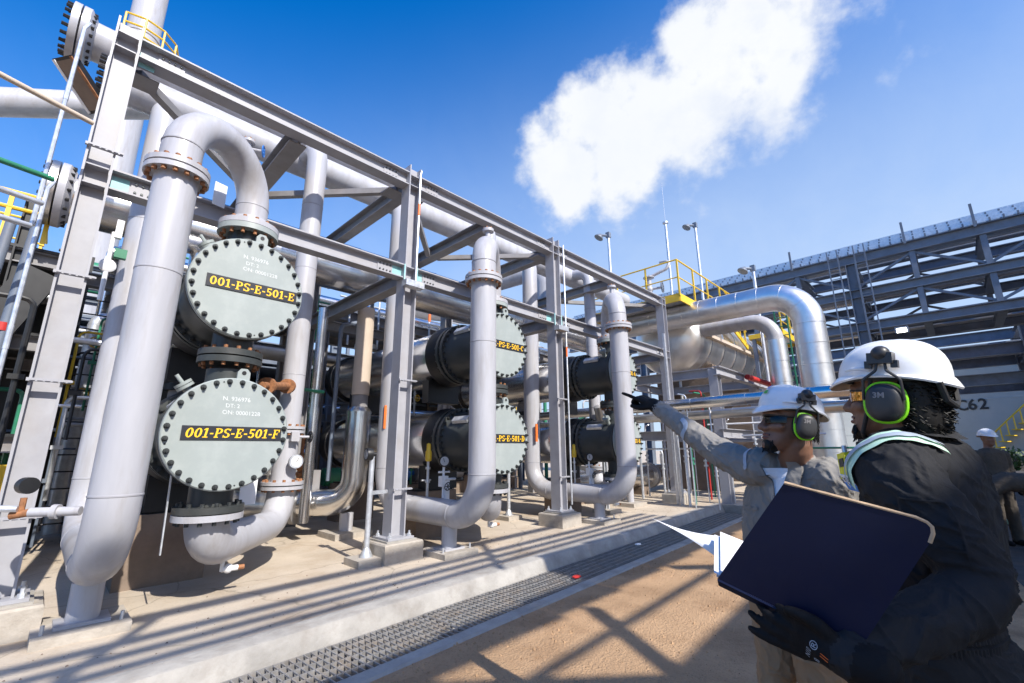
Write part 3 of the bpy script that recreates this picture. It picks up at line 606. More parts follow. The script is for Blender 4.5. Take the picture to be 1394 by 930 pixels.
# ================================================================ return pipes and risers
RP = 0.205
def base_pad(t, x, y, w, d, zt, post_top, rp=0.10, ang=0):
    MB().box((x, y, zt/2), (w, d, zt), ang).build('concrete_pad', 'conc', t, smooth=False)
    MB().box((x, y, zt+0.012), (0.36, 0.30, 0.024), ang).build('base_plate', 'pipe', t, smooth=False)
    MB().cyl((x, y, zt+0.02), (x, y, post_top), rp, 20).build('support_post', 'pipe', t)
    n = MB()
    for sx in (-1, 1): n.cyl((x+sx*w*0.4, y-d*0.3, zt), (x+sx*w*0.4, y-d*0.3, zt+0.07), 0.014, 6)
    n.build('anchor_bolt', 'galv', t, kind='stuff')
def return_pipe(k):
    x = 0.49+4.0*k; xn = X0+DX*k; yn = YH+0.35
    t = thing('return_pipe', ['thick grey return pipe with top arch, largest, beside the left column', 'thick grey return pipe standing before the C and D heads', 'thick grey return pipe standing before the A and B heads'][k], 'pipe', (x, 5.0, 0), 'arched return pipes before the exchangers')
    zfl = 4.12; RP = (0.178, 0.2, 0.2)[k]
    arch = bend([(xn, yn, ZU+0.80), (xn, yn, 4.88), (x, 5.0, 4.88), (x, 5.0, zfl+0.06)], 0.52, 10)
    MB().tube(arch, RP*0.97, 28).build('arch', 'pipe', t)
    MB().lathe((xn, yn, ZU+0.795), (0, 0, 1), [(0, 0.2), (0, 0.315), (0.06, 0.315), (0.07, 0.22), (0.14, 0.2)], 36).build('flange', 'pipe', t)
    MB().nuts((xn, yn, ZU+0.855), (0, 0, 1), 0.268, 14, 0.02, 0.035).build('bolt_ring', 'rust', t, kind='stuff')
    flange_pair(t, (x, 5.0, zfl), (0, 0, 1), RP, 1.72, 0.05, 16)
    down = bend([(x, 5.0, zfl-0.05), (x, 5.0, 0.57), (x, 7.6, 0.57), (x, 7.6, 6.55), (x, 8.0, 6.75)], 0.58, 10)
    MB().tube(down, RP, 28).build('pipe_run', 'pipe', t)
    for p, a in (((x, 5.0, 1.16), (0, 0, 1)), ((x, 5.585, 0.57), (0, 1, 0)), ((x, 5.0, 3.1), (0, 0, 1)), ((x, 7.05, 0.57), (0, 1, 0)), ((x, 7.6, 1.2), (0, 0, 1)), ((x, 7.6, 4.6), (0, 0, 1))): MB().lathe(Vector(p)-Vector(a)*0.01, a, [(0, RP), (0.004, RP+0.004), (0.016, RP+0.004), (0.02, RP)], 28).build('weld_seam', 'steel', t)
    for p, a in (((x, 5.0, 4.42), (0, 0, 1)), ((xn, yn, 4.34), (0, 0, 1))): MB().lathe(Vector(p)-Vector(a)*0.01, a, [(0, RP*.97), (0.004, RP*.97+0.004), (0.016, RP*.97+0.004), (0.02, RP*.97)], 28).build('weld_seam', 'steel', t)
    base_pad(t, x, 5.72, 0.62, 0.62, 0.075, 0.40, 0.115)
    return t
for k in range(3): return_pipe(k)
def outlet_pipe(k):
    xn = X0+DX*k; yn = YH+0.35; xr = 2.48+3.96*k; yr = 7.0; r = 0.175
    t = thing('outlet_pipe', ['grey outlet pipe curving from under the F exchanger up to the header', 'grey outlet pipe from under the D exchanger rising behind the frame', 'grey outlet pipe from under the B exchanger rising behind the frame'][k], 'pipe', (xn, yn, 0), 'outlet pipes under the exchangers')
    zf = ZL-0.785
    MB().lathe((xn, yn, zf-0.065), (0, 0, 1), [(0, 0.19), (0, 0.315), (0.06, 0.315), (0.06, 0.19)], 36).build('flange', 'pipe', t)
    MB().nuts((xn, yn, zf-0.065), (0, 0, -1), 0.268, 14, 0.02, 0.04).build('bolt_ring', 'bolt', t, kind='stuff')
    low = bend([(xn, yn, zf-0.05), (xn, yn, 0.54), (xr, yr, 0.54), (xr, yr, 0.98)], 0.40, 10)
    MB().tube(low, [0.20]*(len(low)//2)+[0.185]*(len(low)-len(low)//2), 26).build('lower_bend', 'pipe', t)
    flange_pair(t, (xr, yr, 1.03), (0, 0, 1), 0.18, 1.8, 0.045, 12, ('pipe', 'black', 'rust'))
    up = bend([(xr, yr, 1.08), (xr, yr, 6.55), (xr, 7.8, 6.62)], 0.34, 8); MB().tube(up, 0.158, 24).build('riser', 'pipe', t)
    for z in (2.6, 4.3, 5.4): MB().lathe((xr, yr, z), (0, 0, 1), [(0, 0.158), (0.004, 0.161), (0.014, 0.161), (0.018, 0.158)], 24).build('weld_seam', 'steel', t)
    flange_pair(t, (xr, yr, 1.80), (0, 0, 1), 0.155, 1.7, 0.04, 12, ('pipe', 'black', 'rust'))
    d = MB(); p = Vector((xn+0.27, yn+0.3, 0.36)); d.cyl(p+Vector((0, 0, 0.05)), p-Vector((0, 0, 0.12)), 0.022, 10); d.cyl(p+Vector((0, 0, -0.10)), p+Vector((0.15, -0.02, -0.10)), 0.03, 10); d.ball(p+Vector((0.06, 0, -0.1)), 0.05, 10, 6)
    dv = d.build('drain_valve', 'white', t); MB().cyl(p+Vector((0.15, -0.02, -0.10)), p+Vector((0.21, -0.03, -0.10)), 0.026, 8).build('plug', 'rust', dv)
    # spool instrument: valve block and dial
    v = MB(); v.box((xr+0.02, yr-0.19, 1.70), (0.11, 0.14, 0.13)); v.cyl((xr+0.05, yr-0.22, 1.70), (xr+0.22, yr-0.22, 1.70), 0.018, 8); vb = v.build('valve_block', 'pipe', t, smooth=False)
    h = MB(); handwheel(h, (xr+0.24, yr-0.22, 1.70), (1, 0, 0), 0.075, 0.011); h.build('handwheel', 'black', vb)
    g = MB().cyl((xr+0.05, yr-0.30, 1.36), (xr+0.05, yr-0.25, 1.36), 0.095, 20); g.cyl((xr+0.05, yr-0.27, 1.36), (xr, yr-0.12, 1.36), 0.02, 8); gb = g.build('gauge', 'galv', t)
    MB().cyl((xr+0.05, yr-0.303, 1.36), (xr+0.05, yr-0.299, 1.36), 0.072, 20).build('dial', 'glass', gb); MB().bar((xr+0.05, yr-0.306, 1.35), (xr+0.075, yr-0.306, 1.405), 0.008, 0.003, up=(0, -1, 0)).build('needle', 'black', gb, smooth=False)
    return t
for k in range(3): outlet_pipe(k)
# orange tag strip on the riser behind the second column
for (x, y, z, lab) in [(4.49-0.16, 7.55, 2.1, 'orange warning tape strip on the riser left of the second column'), (8.49-0.12, 7.42, 1.9, 'orange warning tape strip on the riser right of the D head')]:
    mb = MB().box((x, y-0.07, z), (0.07, 0.02, 0.42)); tag(mb.build('warning_tape', 'orange', smooth=False), lab, 'tape')
# ================================================================ headers above and behind
def header(name, label, x0, x1, y, z, r, mats, blind=None, seg=None, cat='pipe', bolts='black'):
    t = thing(name, label, cat, (x0, y, z))
    if seg: clad_run(t, [(x0, y, z), (x1, y, z)], r, seg, mats, 30)
    else: MB().cyl((x0, y, z), (x1, y, z), r, 30).build('pipe_run', mats, t)
    if blind:
        rf, th = blind
        MB().lathe((x0-th*2-0.02, y, z), (1, 0, 0), [(0, 0), (0, rf), (th, rf), (th, 0)], 36).build('blind_flange', 'pipe' if not seg else 'clad_dull', t)
        MB().lathe((x0-th, y, z), (1, 0, 0), [(0, r), (0, rf), (th, rf), (th+0.08, r)], 36).build('weld_neck_flange', 'pipe', t)
        n = MB().nuts((x0-th*2-0.02, y, z), (-1, 0, 0), (r+rf)/2*1.02, 20, 0.024, 0.07); n.nuts((x0, y, z), (1, 0, 0), (r+rf)/2*1.02, 20, 0.024, 0.06)
        n.build('bolt_ring', bolts, t, kind='stuff')
    return t
header('header_pipe', 'large grey header pipe above the top beam, blind flanged at its left end', -0.50, 13.4, 8.0, 7.28, 0.27, 'pipe', (0.40, 0.08))
header('header_pipe', 'grey header pipe just under the large one, running behind the top beam', -0.12, 13.6, 7.72, 6.60, 0.255, 'pipe', (0.30, 0.05))
header('insulated_header', 'shiny metal clad header pipe behind the lower beam with black bolted left end', -0.35, 13.2, 8.55, 5.05, 0.36, 'clad', (0.46, 0.08), 0.95)
header('insulated_header', 'thinner shiny clad pipe above and behind the big clad header', 1.2, 13.2, 9.5, 5.95, 0.22, 'clad', None, 1.1)
header('insulated_header', 'dull clad pipe low behind the exchanger shells', 0.5, 13.0, 11.9, 3.9, 0.2, 'clad_dull', None, 1.3)
# pipe way behind the frame: a dark grating deck with more pipes lying on it
t = thing('pipeway_deck', 'dark grating deck carrying pipes behind the exchanger frame', 'deck', (0.5, 12.6, 5.2))
for i in range(13): MB().box((1.0+i*1.02, 12.7, 5.15), (1.0, 2.9, 0.07)).build('deck_panel', 'rack', t, smooth=False)
for x in (0.6, 4.6, 8.6, 12.6, 14.0):
    MB().ibeam((x, 11.2, 4.98), (x, 14.2, 4.98), 0.24, 0.2).build('cross_beam', 'steel_dark', t, smooth=False)
    for y in (11.3, 14.0): MB().ibeam((x, y, 0), (x, y, 4.86), 0.24, 0.24, 0.02, 0.02, up=(1, 0, 0)).build('column', 'steel_dark', t, smooth=False)
for y in (11.22, 14.18): MB().ibeam((0.5, y, 5.0), (14.2, y, 5.0), 0.26, 0.2).build('long_beam', 'steel_dark', t, smooth=False)
for i, (y, r, m_, nm) in enumerate([(11.55, 0.17, 'clad', 'shiny clad'), (12.1, 0.24, 'clad_dull', 'thick dull clad'), (12.75, 0.3, 'clad', 'thick shiny clad'), (13.4, 0.15, 'green', 'green painted'), (13.85, 0.22, 'pipe', 'grey painted')]):
    p_ = thing('rack_pipe', '%s pipe lying on the dark deck behind the frame' % nm, 'pipe', (0.5, y, 5.3), 'pipes on the deck behind the frame'); MB().cyl((0.3, y, 5.2+r), (14.6, y, 5.2+r), r, 16).build('pipe_run', m_, p_)
for i in range(16):
    x = 0.9+i*0.85; mb = [('galvanised', 'galv'), ('green', 'green'), ('orange tipped', 'galv')][i % 3]
    t = thing('instrument_stem', '%s instrument stem rising behind the lower beam' % mb[0], 'instrument', (x, 11.1, 3.6), '%s stems behind the lower beam' % mb[0]); h_ = 1.3+0.5*((i*7) % 4)/3
    m = MB(); m.cyl((x, 11.05, 4.2), (x, 11.05, 4.4+h_), 0.03, 8); m.cyl((x-0.3, 11.05, 4.4+h_*0.6), (x+0.3, 11.05, 4.4+h_*0.6), 0.025, 8); m.build('stem', mb[1], t)
    MB().cyl((x, 11.05, 4.4+h_*0.72), (x, 11.05, 4.4+h_*0.9), 0.045, 8).build('sleeve', 'orange' if i % 3 == 2 else 'steel_dark', t)
# drops from the clad header to the shells
for k in range(3):
    for j, yy in enumerate((8.6, 10.3)):
        x = X0+DX*k+0.05
        t = thing('shell_nozzle', '%s clad nozzle rising from the upper %s exchanger shell' % (('front', 'rear')[j], ('leftmost', 'middle', 'far')[k]), 'pipe', (x, yy, ZU+0.45), 'clad nozzles on the shells')
        MB().cyl((x, yy, ZU+0.45), (x, yy, 4.75 if j == 0 else 4.2), 0.17, 20).build('neck', 'clad', t)
        MB().lathe((x, yy, ZU+0.72), (0, 0, 1), [(0, 0.17), (0, 0.27), (0.12, 0.27), (0.12, 0.17)], 24).build('flange', 'clad_dull', t)
        t2 = thing('shell_nozzle', '%s nozzle joining the two %s exchanger shells' % (('front', 'rear')[j], ('leftmost', 'middle', 'far')[k]), 'pipe', (x, yy, 2.1), 'nozzles between the shells')
        MB().cyl((x, yy, ZL+0.45), (x, yy, ZU-0.45), 0.14, 18).build('neck', 'steel_dark', t2)
        MB().lathe((x, yy, 2.42), (0, 0, 1), [(0, 0.14), (0, 0.24), (0.1, 0.24), (0.1, 0.14)], 20).build('flange', 'black', t2)
# valve with a blue wheel on the leftmost arch
def small_valve(label, p, axis=(0.6, -0.5, 0), h=0.25, body='pipe', wheel='blue', s=1.0):
    p = Vector(p); t = thing('gate_valve', label, 'valve', p)
    b = MB().cyl(p, p+Vector((0, 0, h*s)), 0.04*s, 12); b.lathe(p+Vector((0, 0, h*s*0.35)), (0, 0, 1), [(0, 0.03), (0, 0.085*s), (0.02, 0.085*s), (0.02, 0.03)], 16); b.lathe(p+Vector((0, 0, h*s)), (0, 0, 1), [(0, 0), (0, 0.09*s), (0.03, 0.09*s), (0.03, 0)], 16)
    a = Vector(axis).normalized(); c = p+Vector((0, 0, h*s*0.6)); b.cyl(c, c+a*0.2*s, 0.022*s, 8); b.ball(c, 0.06*s, 10, 6)
    b.build('body', body, t)
    MB().nuts(p+Vector((0, 0, h*s+0.03)), (0, 0, 1), 0.07*s, 6, 0.012*s, 0.02).build('bolt_ring', 'rust', t, kind='stuff')
    w = MB(); handwheel(w, c+a*0.21*s, a, 0.085*s, 0.010*s); w.build('handwheel', wheel, t)
    return t
small_valve('small rusty vent valve with blue wheel on top of the leftmost arch', (1.14, 5.50, 4.90), (0.75, -0.35, 0), 0.25, 'pipe', 'blue', 0.78)
for k, (lab) in enumerate(('vent stub on top of the middle return arch', 'vent stub on top of the far return arch')):
    x = 4.87+3.98*k; t = thing('vent_stub', lab, 'vent', (x, 5.32, 5.05)); m_ = MB().cyl((x, 5.32, 5.05), (x, 5.32, 5.22), 0.05, 12); m_.lathe((x, 5.32, 5.22), (0, 0, 1), [(0, 0), (0, 0.10), (0.05, 0.10), (0.05, 0)], 14); m_.build('stub', 'pipe', t)
    MB().nuts((x, 5.32, 5.27), (0, 0, 1), 0.075, 6, 0.014, 0.03).build('bolt_ring', 'rust', t, kind='stuff')
# white tag hung on the leftmost lower beam, paper notice on the F outlet
t = MB().box((1.02, 5.97, 4.55), (0.14, 0.01, 0.30), 0.25); tag(t.build('inspection_tag', 'white', smooth=False), 'white rectangular tag fixed on the lower beam beside the leftmost arch', 'tag')
t = MB().box((1.86, 6.35, 1.05), (0.20, 0.012, 0.36), 0.2); tag(t.build('inspection_tag', 'white', smooth=False), 'white paper notice behind the bend under the F exchanger', 'tag')
# instrument line from the exchanger F to the riser, rusty short spool
t = thing('rusty_spool', 'short rust brown flanged pipe between the F exchanger and the riser', 'pipe', (1.95, 6.0, 2.3)); mb = MB(); a = Vector((1.72, 5.85, 2.26)); b = Vector((2.40, 6.85, 2.42)); mb.cyl(a, b, 0.05, 12)
d_ = (b-a).normalized()
for q in (0.12, 0.82): mb.lathe(a.lerp(b, q), d_, [(0, 0.05), (0, 0.105), (0.035, 0.105), (0.035, 0.05)], 14); mb.lathe(a.lerp(b, q)+d_*0.045, d_, [(0, 0.05), (0, 0.105), (0.035, 0.105), (0.035, 0.05)], 14)
mb.build('spool', 'rust', t)
# gauge poles and yellow safety-valve stems by the pipes
def gauge_pole(label, x, y, h, face=(-0.75, -0.65, 0), pad=True):
    t = thing('gauge_stand', label, 'gauge stand', (x, y, 0), 'gauge poles on the pad')
    MB().cyl((x, y, 0.09), (x, y, h), 0.038, 14).build('pole', 'galv', t)
    MB().box((x, y, 0.045), (0.42, 0.42, 0.09), 0.0).build('concrete_pad', 'conc', t, smooth=False)
    MB().lathe((x, y, 0.09), (0, 0, 1), [(0, 0), (0, 0.09), (0.015, 0.09), (0.12, 0.038)], 14).build('foot', 'galv', t)
    f_ = Vector(face).normalized(); c = Vector((x, y, h+0.03))+f_*0.05
    g = MB().lathe(c, f_, [(-0.05, 0.03), (-0.04, 0.085), (0.03, 0.09), (0.045, 0.085), (0.045, 0.0)], 22); g.cyl(c-f_*0.1, c, 0.03, 10); gb = g.build('gauge', 'black', t)
    dl_ = MB().lathe(c, f_, [(0.0465, 0.0), (0.0465, 0.07)], 20).build('dial', 'glass', gb); MB().bar(c+f_*0.049-Vector((0, 0, .015)), c+f_*0.049+Vector((0.02*f_.y, -0.02*f_.x, .045)), 0.007, 0.003, up=f_).build('needle', 'black', gb, smooth=False)
    MB().bar((x, y, h-0.5), (x+0.3, y+0.06, h-0.5), 0.04, 0.05).build('bracket_arm', 'galv', t, smooth=False)
    return t
gauge_pole('gauge stand on a galvanised pole just left of the second column', 3.34, 6.07, 1.42, (-0.95, 0.1, 0))
gauge_pole('gauge stand on a galvanised pole just left of the third column', 7.50, 7.45, 2.0, (-0.8, -0.6, 0))
def instrument_stem(label, x, y, z0, z1, yel=True):
    t = thing('instrument_stem', label, 'instrument', (x, y, z0))
    m = MB().cyl((x, y, z0), (x, y, z1-0.28), 0.022, 10)
    for q in (0.25, 0.5, 0.72): m.lathe((x, y, z0+(z1-z0)*q), (0, 0, 1), [(0, 0.02), (0, 0.04), (0.04, 0.04), (0.04, 0.02)], 10)
    m.cyl((x-0.12, y, z0+0.3*(z1-z0)), (x+0.06, y, z0+0.3*(z1-z0)), 0.014, 8); m.build('stem', 'galv', t)
    if yel:
        MB().lathe((x, y, z1-0.30), (0, 0, 1), [(0, 0.03), (0.02, 0.052), (0.16, 0.052), (0.18, 0.038), (0.28, 0.034), (0.30, 0.0)], 14).build('cap', 'yellow', t)
    return t
def gauge_tree(label, x, y, z0, z1, face=(-0.4, -0.9, 0)):
    t = thing('gauge_tree', label, 'instrument', (x, y, z0))
    m = MB().cyl((x, y, z0), (x, y, z1-0.08), 0.02, 10); m.box((x, y, z0+(z1-z0)*0.45), (0.12, 0.1, 0.16)); m.cyl((x-0.02, y-0.05, z0+(z1-z0)*0.5), (x+0.22, y-0.02, z0+(z1-z0)*0.5), 0.02, 8); m.cyl((x-0.1, y, z0+(z1-z0)*0.7), (x+0.12, y, z0+(z1-z0)*0.7), 0.016, 8); m.box((x+0.05, y-0.03, z0+0.12), (0.07, 0.05, 0.3))
    m.build('manifold', 'white', t)
    h = MB(); handwheel(h, (x+0.0, y-0.12, z0+(z1-z0)*0.32), (0, 1, 0.2), 0.06, 0.008); h.build('handwheel', 'bolt', t)
    f_ = Vector(face).normalized(); c = Vector((x, y, z1))
    gb = MB().lathe(c, f_, [(-0.04, 0.02), (-0.03, 0.085), (0.03, 0.09), (0.045, 0.084), (0.045, 0)], 20).build('gauge', 'black', t); MB().lathe(c, f_, [(0.0465, 0), (0.0465, 0.07)], 20).build('dial', 'glass', gb); MB().bar(c+f_*0.049-Vector((0, 0, .015)), c+f_*0.049+Vector((0.02*f_.y, -0.02*f_.x, .045)), 0.007, 0.003, up=f_).build('needle', 'black', gb, smooth=False)
for k in range(3):
    x = 0.49+4.0*k; nm = ('leftmost', 'middle', 'far')[k]
    if k: instrument_stem('yellow capped instrument stem on the %s return pipe run' % nm, x+0.02, 6.35, 0.77, 1.62)
    gauge_tree('white valve manifold with a dial on the %s return pipe run' % nm, x+0.06, 5.98, 0.77, 1.33)
# instrument at the left of the largest pipe: gauge on rusty nipple
t = thing('gauge', 'black backed gauge on a rusty nipple before the left column', 'gauge', (0.0, 5.2, 1.0)); mb = MB().cyl((0.30, 5.08, 1.05), (0.02, 5.25, 1.05), 0.035, 12); mb.lathe((0.16, 5.165, 1.05), (1, -0.6, 0), [(-0.02, 0.03), (-0.02, 0.055), (0.02, 0.055), (0.02, 0.03)], 12); mb.build('nipple', 'pipe', t)
mb = MB().cyl((0.02, 5.25, 1.05), (-0.08, 5.31, 1.03), 0.03, 10); mb.cyl((-0.03, 5.28, 1.02), (-0.03, 5.28, 1.16), 0.02, 8); mb.build('elbow', 'rust', t)
g = MB().lathe((-0.03, 5.30, 1.25), (-0.3, 0.9, 0), [(-0.05, 0), (-0.05, 0.062), (0.04, 0.062), (0.04, 0)], 22); g.build('gauge_body', 'black', t)
mb = MB().cyl((-0.05, 5.26, 1.08), (-0.28, 5.35, 1.10), 0.025, 8); mb.cyl((-0.28, 5.30, 1.10), (-0.28, 5.42, 1.10), 0.045, 10); mb.build('valve', 'galv', t)
# galvanised strip of bracket at the far left column + hose end on the pedestal
t = thing('hose', 'grey hose end lying on the pedestal at the left edge', 'hose', (-0.5, 5.7, 0.2)); MB().tube(bend([(-0.9, 5.2, 0.02), (-0.45, 5.62, 0.22), (-0.2, 5.9, 0.34), (-0.05, 6.0, 0.33)], 0.2), 0.035, 10).build('tube', 'galv', t)
t = MB().bar((0.95, 5.6, 0.55), (0.93, 5.6, 1.7), 0.035, 0.012); tag(t.build('flat_bar', 'galv', smooth=False), 'thin pale flat bar hanging between the big return pipe and the F head', 'bar')
# ================================================================ what stands behind the exchangers
def vpipe(label, x, y, z0, z1, r, m, seg=None, cat='pipe', group=None, top=None):
    t = thing('vertical_pipe', label, cat, (x, y, z0), group)
    if seg: clad_run(t, [(x, y, z0), (x, y, z1)], r, seg, m, 22)
    else: MB().cyl((x, y, z0), (x, y, z1), r, 18).build('pipe_run', m, t)
    return t
# pale wrapped pipe with clad lower half and elbow into a valve
t = thing('wrapped_pipe', 'beige wrapped pipe with metal clad lower half behind the second column', 'pipe', (4.15, 8.2, 0)); MB().cyl((4.17, 8.2, 2.55), (4.17, 8.2, 4.3), 0.165, 22).build('wrapping', 'beige', t)
MB().cyl((4.17, 8.2, 2.30), (4.17, 8.2, 2.55), 0.15, 22).build('bare_pipe', 'steel_dark', t)
MB().lathe((4.17, 8.2, 2.17), (0, 0, 1), [(0, 0.235), (0.06, 0.235), (0.15, 0.16)], 24).build('cladding_cap', 'clad', t)
clad_run(t, bend([(4.17, 8.2, 2.18), (4.17, 8.2, 0.58), (3.30, 8.9, 0.58)], 0.42), 0.228, 0.55, 'clad', 24)
MB().lathe((3.42, 8.8, 0.58), (-0.78, 0.62, 0), [(0, 0.2), (0, 0.36), (0.08, 0.36), (0.08, 0.2), (0.14, 0.2), (0.14, 0.36), (0.22, 0.36), (0.22, 0.2)], 24).build('flange', 'steel_dark', t)
base = MB().box((4.1, 8.25, 0.05), (0.7, 0.7, 0.1)); base.build('concrete_pad', 'conc', t, smooth=False); MB().cyl((4.1, 8.25, 0.1), (4.1, 8.25, 0.4), 0.12, 14).build('support_post', 'pipe', t)
small_valve('dark gate valve with black wheel behind the F outlet riser', (3.0, 9.1, 0.75), (0, 0, 1), 0.5, 'clad_dull', 'black', 1.9)
t = thing('valve_actuator', 'brown spring actuator above the low valve between the exchangers', 'valve', (3.35, 9.0, 0.9)); MB().lathe((3.45, 8.9, 1.0), (0, 0, 1), [(0, 0.05), (0.1, 0.09), (0.14, 0.05), (0.2, 0.1), (0.28, 0.1), (0.3, 0.05), (0.36, 0.1), (0.42, 0.1), (0.46, 0.03), (0.75, 0.03)], 14).build('spring_body', 'rust', t); MB().box((3.62, 8.85, 0.95), (0.3, 0.2, 0.4)).build('bracket', 'steel_dark', t, smooth=False)
t = thing('insulated_pipe', 'low jacketed pipe lying behind the F outlet bend', 'pipe', (2.2, 9.5, 0.5)); MB().tube([(3.2, 8.95, 0.55), (2.5, 9.6, 0.6), (1.9, 10.1, 0.6)], [0.24, 0.22, 0.2], 18).build('jacket', 'clad_dull', t)
vpipe('slim shiny clad riser just right of the E and F heads', 3.35, 8.3, 0.3, 4.15, 0.085, 'clad', 0.9)
vpipe('green drain riser beside the slim shiny riser', 3.18, 8.9, 1.8, 4.2, 0.05, 'green')
t = thing('conduit', 'bent grey conduit crossing before the C exchanger shell', 'conduit', (3.9, 9.0, 0.9)); MB().tube(bend([(3.9, 8.7, 0.95), (3.9, 8.7, 4.0), (4.55, 8.7, 4.25), (4.55, 8.7, 4.9)], 0.12, 4), 0.042, 10).build('tube', 'rack', t)
t = thing('green_rail', 'short green pipe stub crossing at the shell between the columns', 'pipe', (3.2, 8.4, 2.45)); MB().cyl((2.9, 8.05, 2.55), (3.45, 8.2, 2.55), 0.03, 8).build('pipe_run', 'green', t)
# dense process area at the back: two pipe racks deep, with vessels and stair
def rack_bay(label, x0, x1, y, zs, posts, m='rack', depth=3.0, nm='rear_pipe_rack'):
    t = thing(nm, label, 'pipe rack', (x0, y, 0))
    for x in posts:
        for yy in (y, y+depth): MB().ibeam((x, yy, 0), (x, yy, zs[-1]+0.1), 0.26, 0.26, 0.02, 0.024, up=(1, 0, 0)).build('column', m, t, smooth=False)
        for z in zs: MB().ibeam((x, y, z), (x, y+depth, z), 0.28, 0.2).build('cross_beam', m, t, smooth=False)
    for z in zs:
        for yy in (y-0.14, y+depth+0.14): MB().ibeam((x0, yy, z+0.02), (x1, yy, z+0.02), 0.26, 0.2).build('long_beam', m, t, smooth=False)
    return t
rack_bay('dark steel pipe rack deep behind the left exchangers', -9, 20, 16.0, [2.6, 4.4, 6.2], [-8, -3, 2, 7, 12, 17])
rnd = random.Random(11)
PM = ['clad', 'clad_dull', 'pipe', 'clad', 'steel_dark', 'green', 'rust', 'pipe']
k = 0
adj = ['shiny clad', 'dull clad', 'grey painted', 'bright clad', 'weathered steel', 'green painted', 'rust brown', 'pale grey']
for z in (2.85, 4.65, 6.45):
    yy = 16.3
    for j in range(6):
        r = rnd.choice([0.08, 0.12, 0.17, 0.22]); yy += r+0.05
        if yy > 18.8: break
        q = (k*3+j) % 8
        t = thing('rack_pipe', '%s %s pipe, %s level of the rear rack' % (('slim', 'thick')[r > 0.15], adj[q], {2.85: 'low', 4.65: 'middle', 6.45: 'top'}[z]), 'pipe', (-9, yy, z), 'pipes lying on the rear rack')
        MB().cyl((-9, yy, z-0.1+r), (20, yy, z-0.1+r), r, 14).build('pipe_run', PM[q], t); yy += r+0.12; k += 1
for z in (2.45, 4.25):  # solid decks added to cast darkness between the rack levels
    t = thing('rack_deck', '%s solid deck added to darken the rear rack behind the exchangers' % ('lower' if z < 3 else 'upper'), 'deck', (5, 17.5, z)); MB().box((5.5, 17.5, z), (29, 2.4, 0.06)).build('deck', 'rack', t, smooth=False)
    for i in range(24): MB().bar((-8.8+i*1.2, 15.75, z+0.1), (-8.8+i*1.2, 15.75, z+1.15), 0.05, 0.05).build('rail_post', 'rack' if i % 3 else 'yellow', t, smooth=False)
    for dz in (0.6, 1.15): MB().cyl((-8.8, 15.75, z+dz), (20, 15.75, z+dz), 0.028, 6).build('rail', 'rack', t)
t = thing('dark_backdrop', 'long dark shelter closing the view behind the rear rack', 'backdrop', (5, 20, 0))  # invented dark wall, stands in for the gloom of dense clutter
for i in range(21):
    x = -9.3+i*1.45; h = 4.7+0.5*((i*7) % 3 == 0)-0.9*((i*5) % 7 == 0)
    MB().box((x+0.72, 20.0, h/2), (1.42, 0.3, h)).build('backdrop_panel', 'black' if i % 4 else 'conc_dark', t, smooth=False)
    for q in range(5): MB().box((x+0.72, 19.82, 0.6+q*0.8), (1.2, 0.05, 0.12)).build('backdrop_slat', 'rack', t, smooth=False)
MB().box((5.5, 18.9, 5.25), (30.5, 3.4, 0.12)).build('backdrop_top', 'rack', t, smooth=False)
VL = []
cl = [('green', 'green'), ('shiny clad', 'clad'), ('dark steel', 'rack'), ('rust brown', 'rust'), ('grey', 'pipe'), ('dull clad', 'clad_dull'), ('pale', 'pipe'), ('galvanised', 'galv')]
for i in range(64):                                          # upright lines and stems seen in the gaps
    x = -7 + i*0.40 + rnd.uniform(-0.2, 0.2); y = rnd.uniform(12.6, 15.6); q = rnd.choice(cl); h = rnd.uniform(2.0, 6.0); r = rnd.choice([0.03, 0.04, 0.06, 0.09, 0.13])
    t = thing('upright_line', '%s upright line with a small valve in the clutter behind the exchangers' % q[0], 'pipe', (x, y, 0), 'upright %s lines behind the exchangers' % q[0])
    m = MB(); zz = h*rnd.uniform(.3, .7); dx = rnd.choice([-1, 1])*rnd.uniform(.3, .9)
    m.tube(bend([(x, y, 0), (x, y, h), (x+dx, y, h+0.02)], 0.2, 4), r, 10); m.lathe((x, y, zz), (0, 0, 1), [(0, r), (0, r*2.1), (0.05, r*2.1), (0.05, r), (0.2, r*1.6), (0.35, r), (0.35, r*2.1), (0.40, r*2.1), (0.4, r)], 12); m.build('line', q[1], t)
    h_ = MB(); handwheel(h_, (x, y-r*2-0.12, zz+0.2), (0, 1, 0), 0.11, 0.012, 12); h_.cyl((x, y, zz+0.2), (x, y-r*2-0.12, zz+0.2), 0.014, 6); h_.build('handwheel', rnd.choice(['red', 'green', 'black', 'blue', 'yellow']), t)
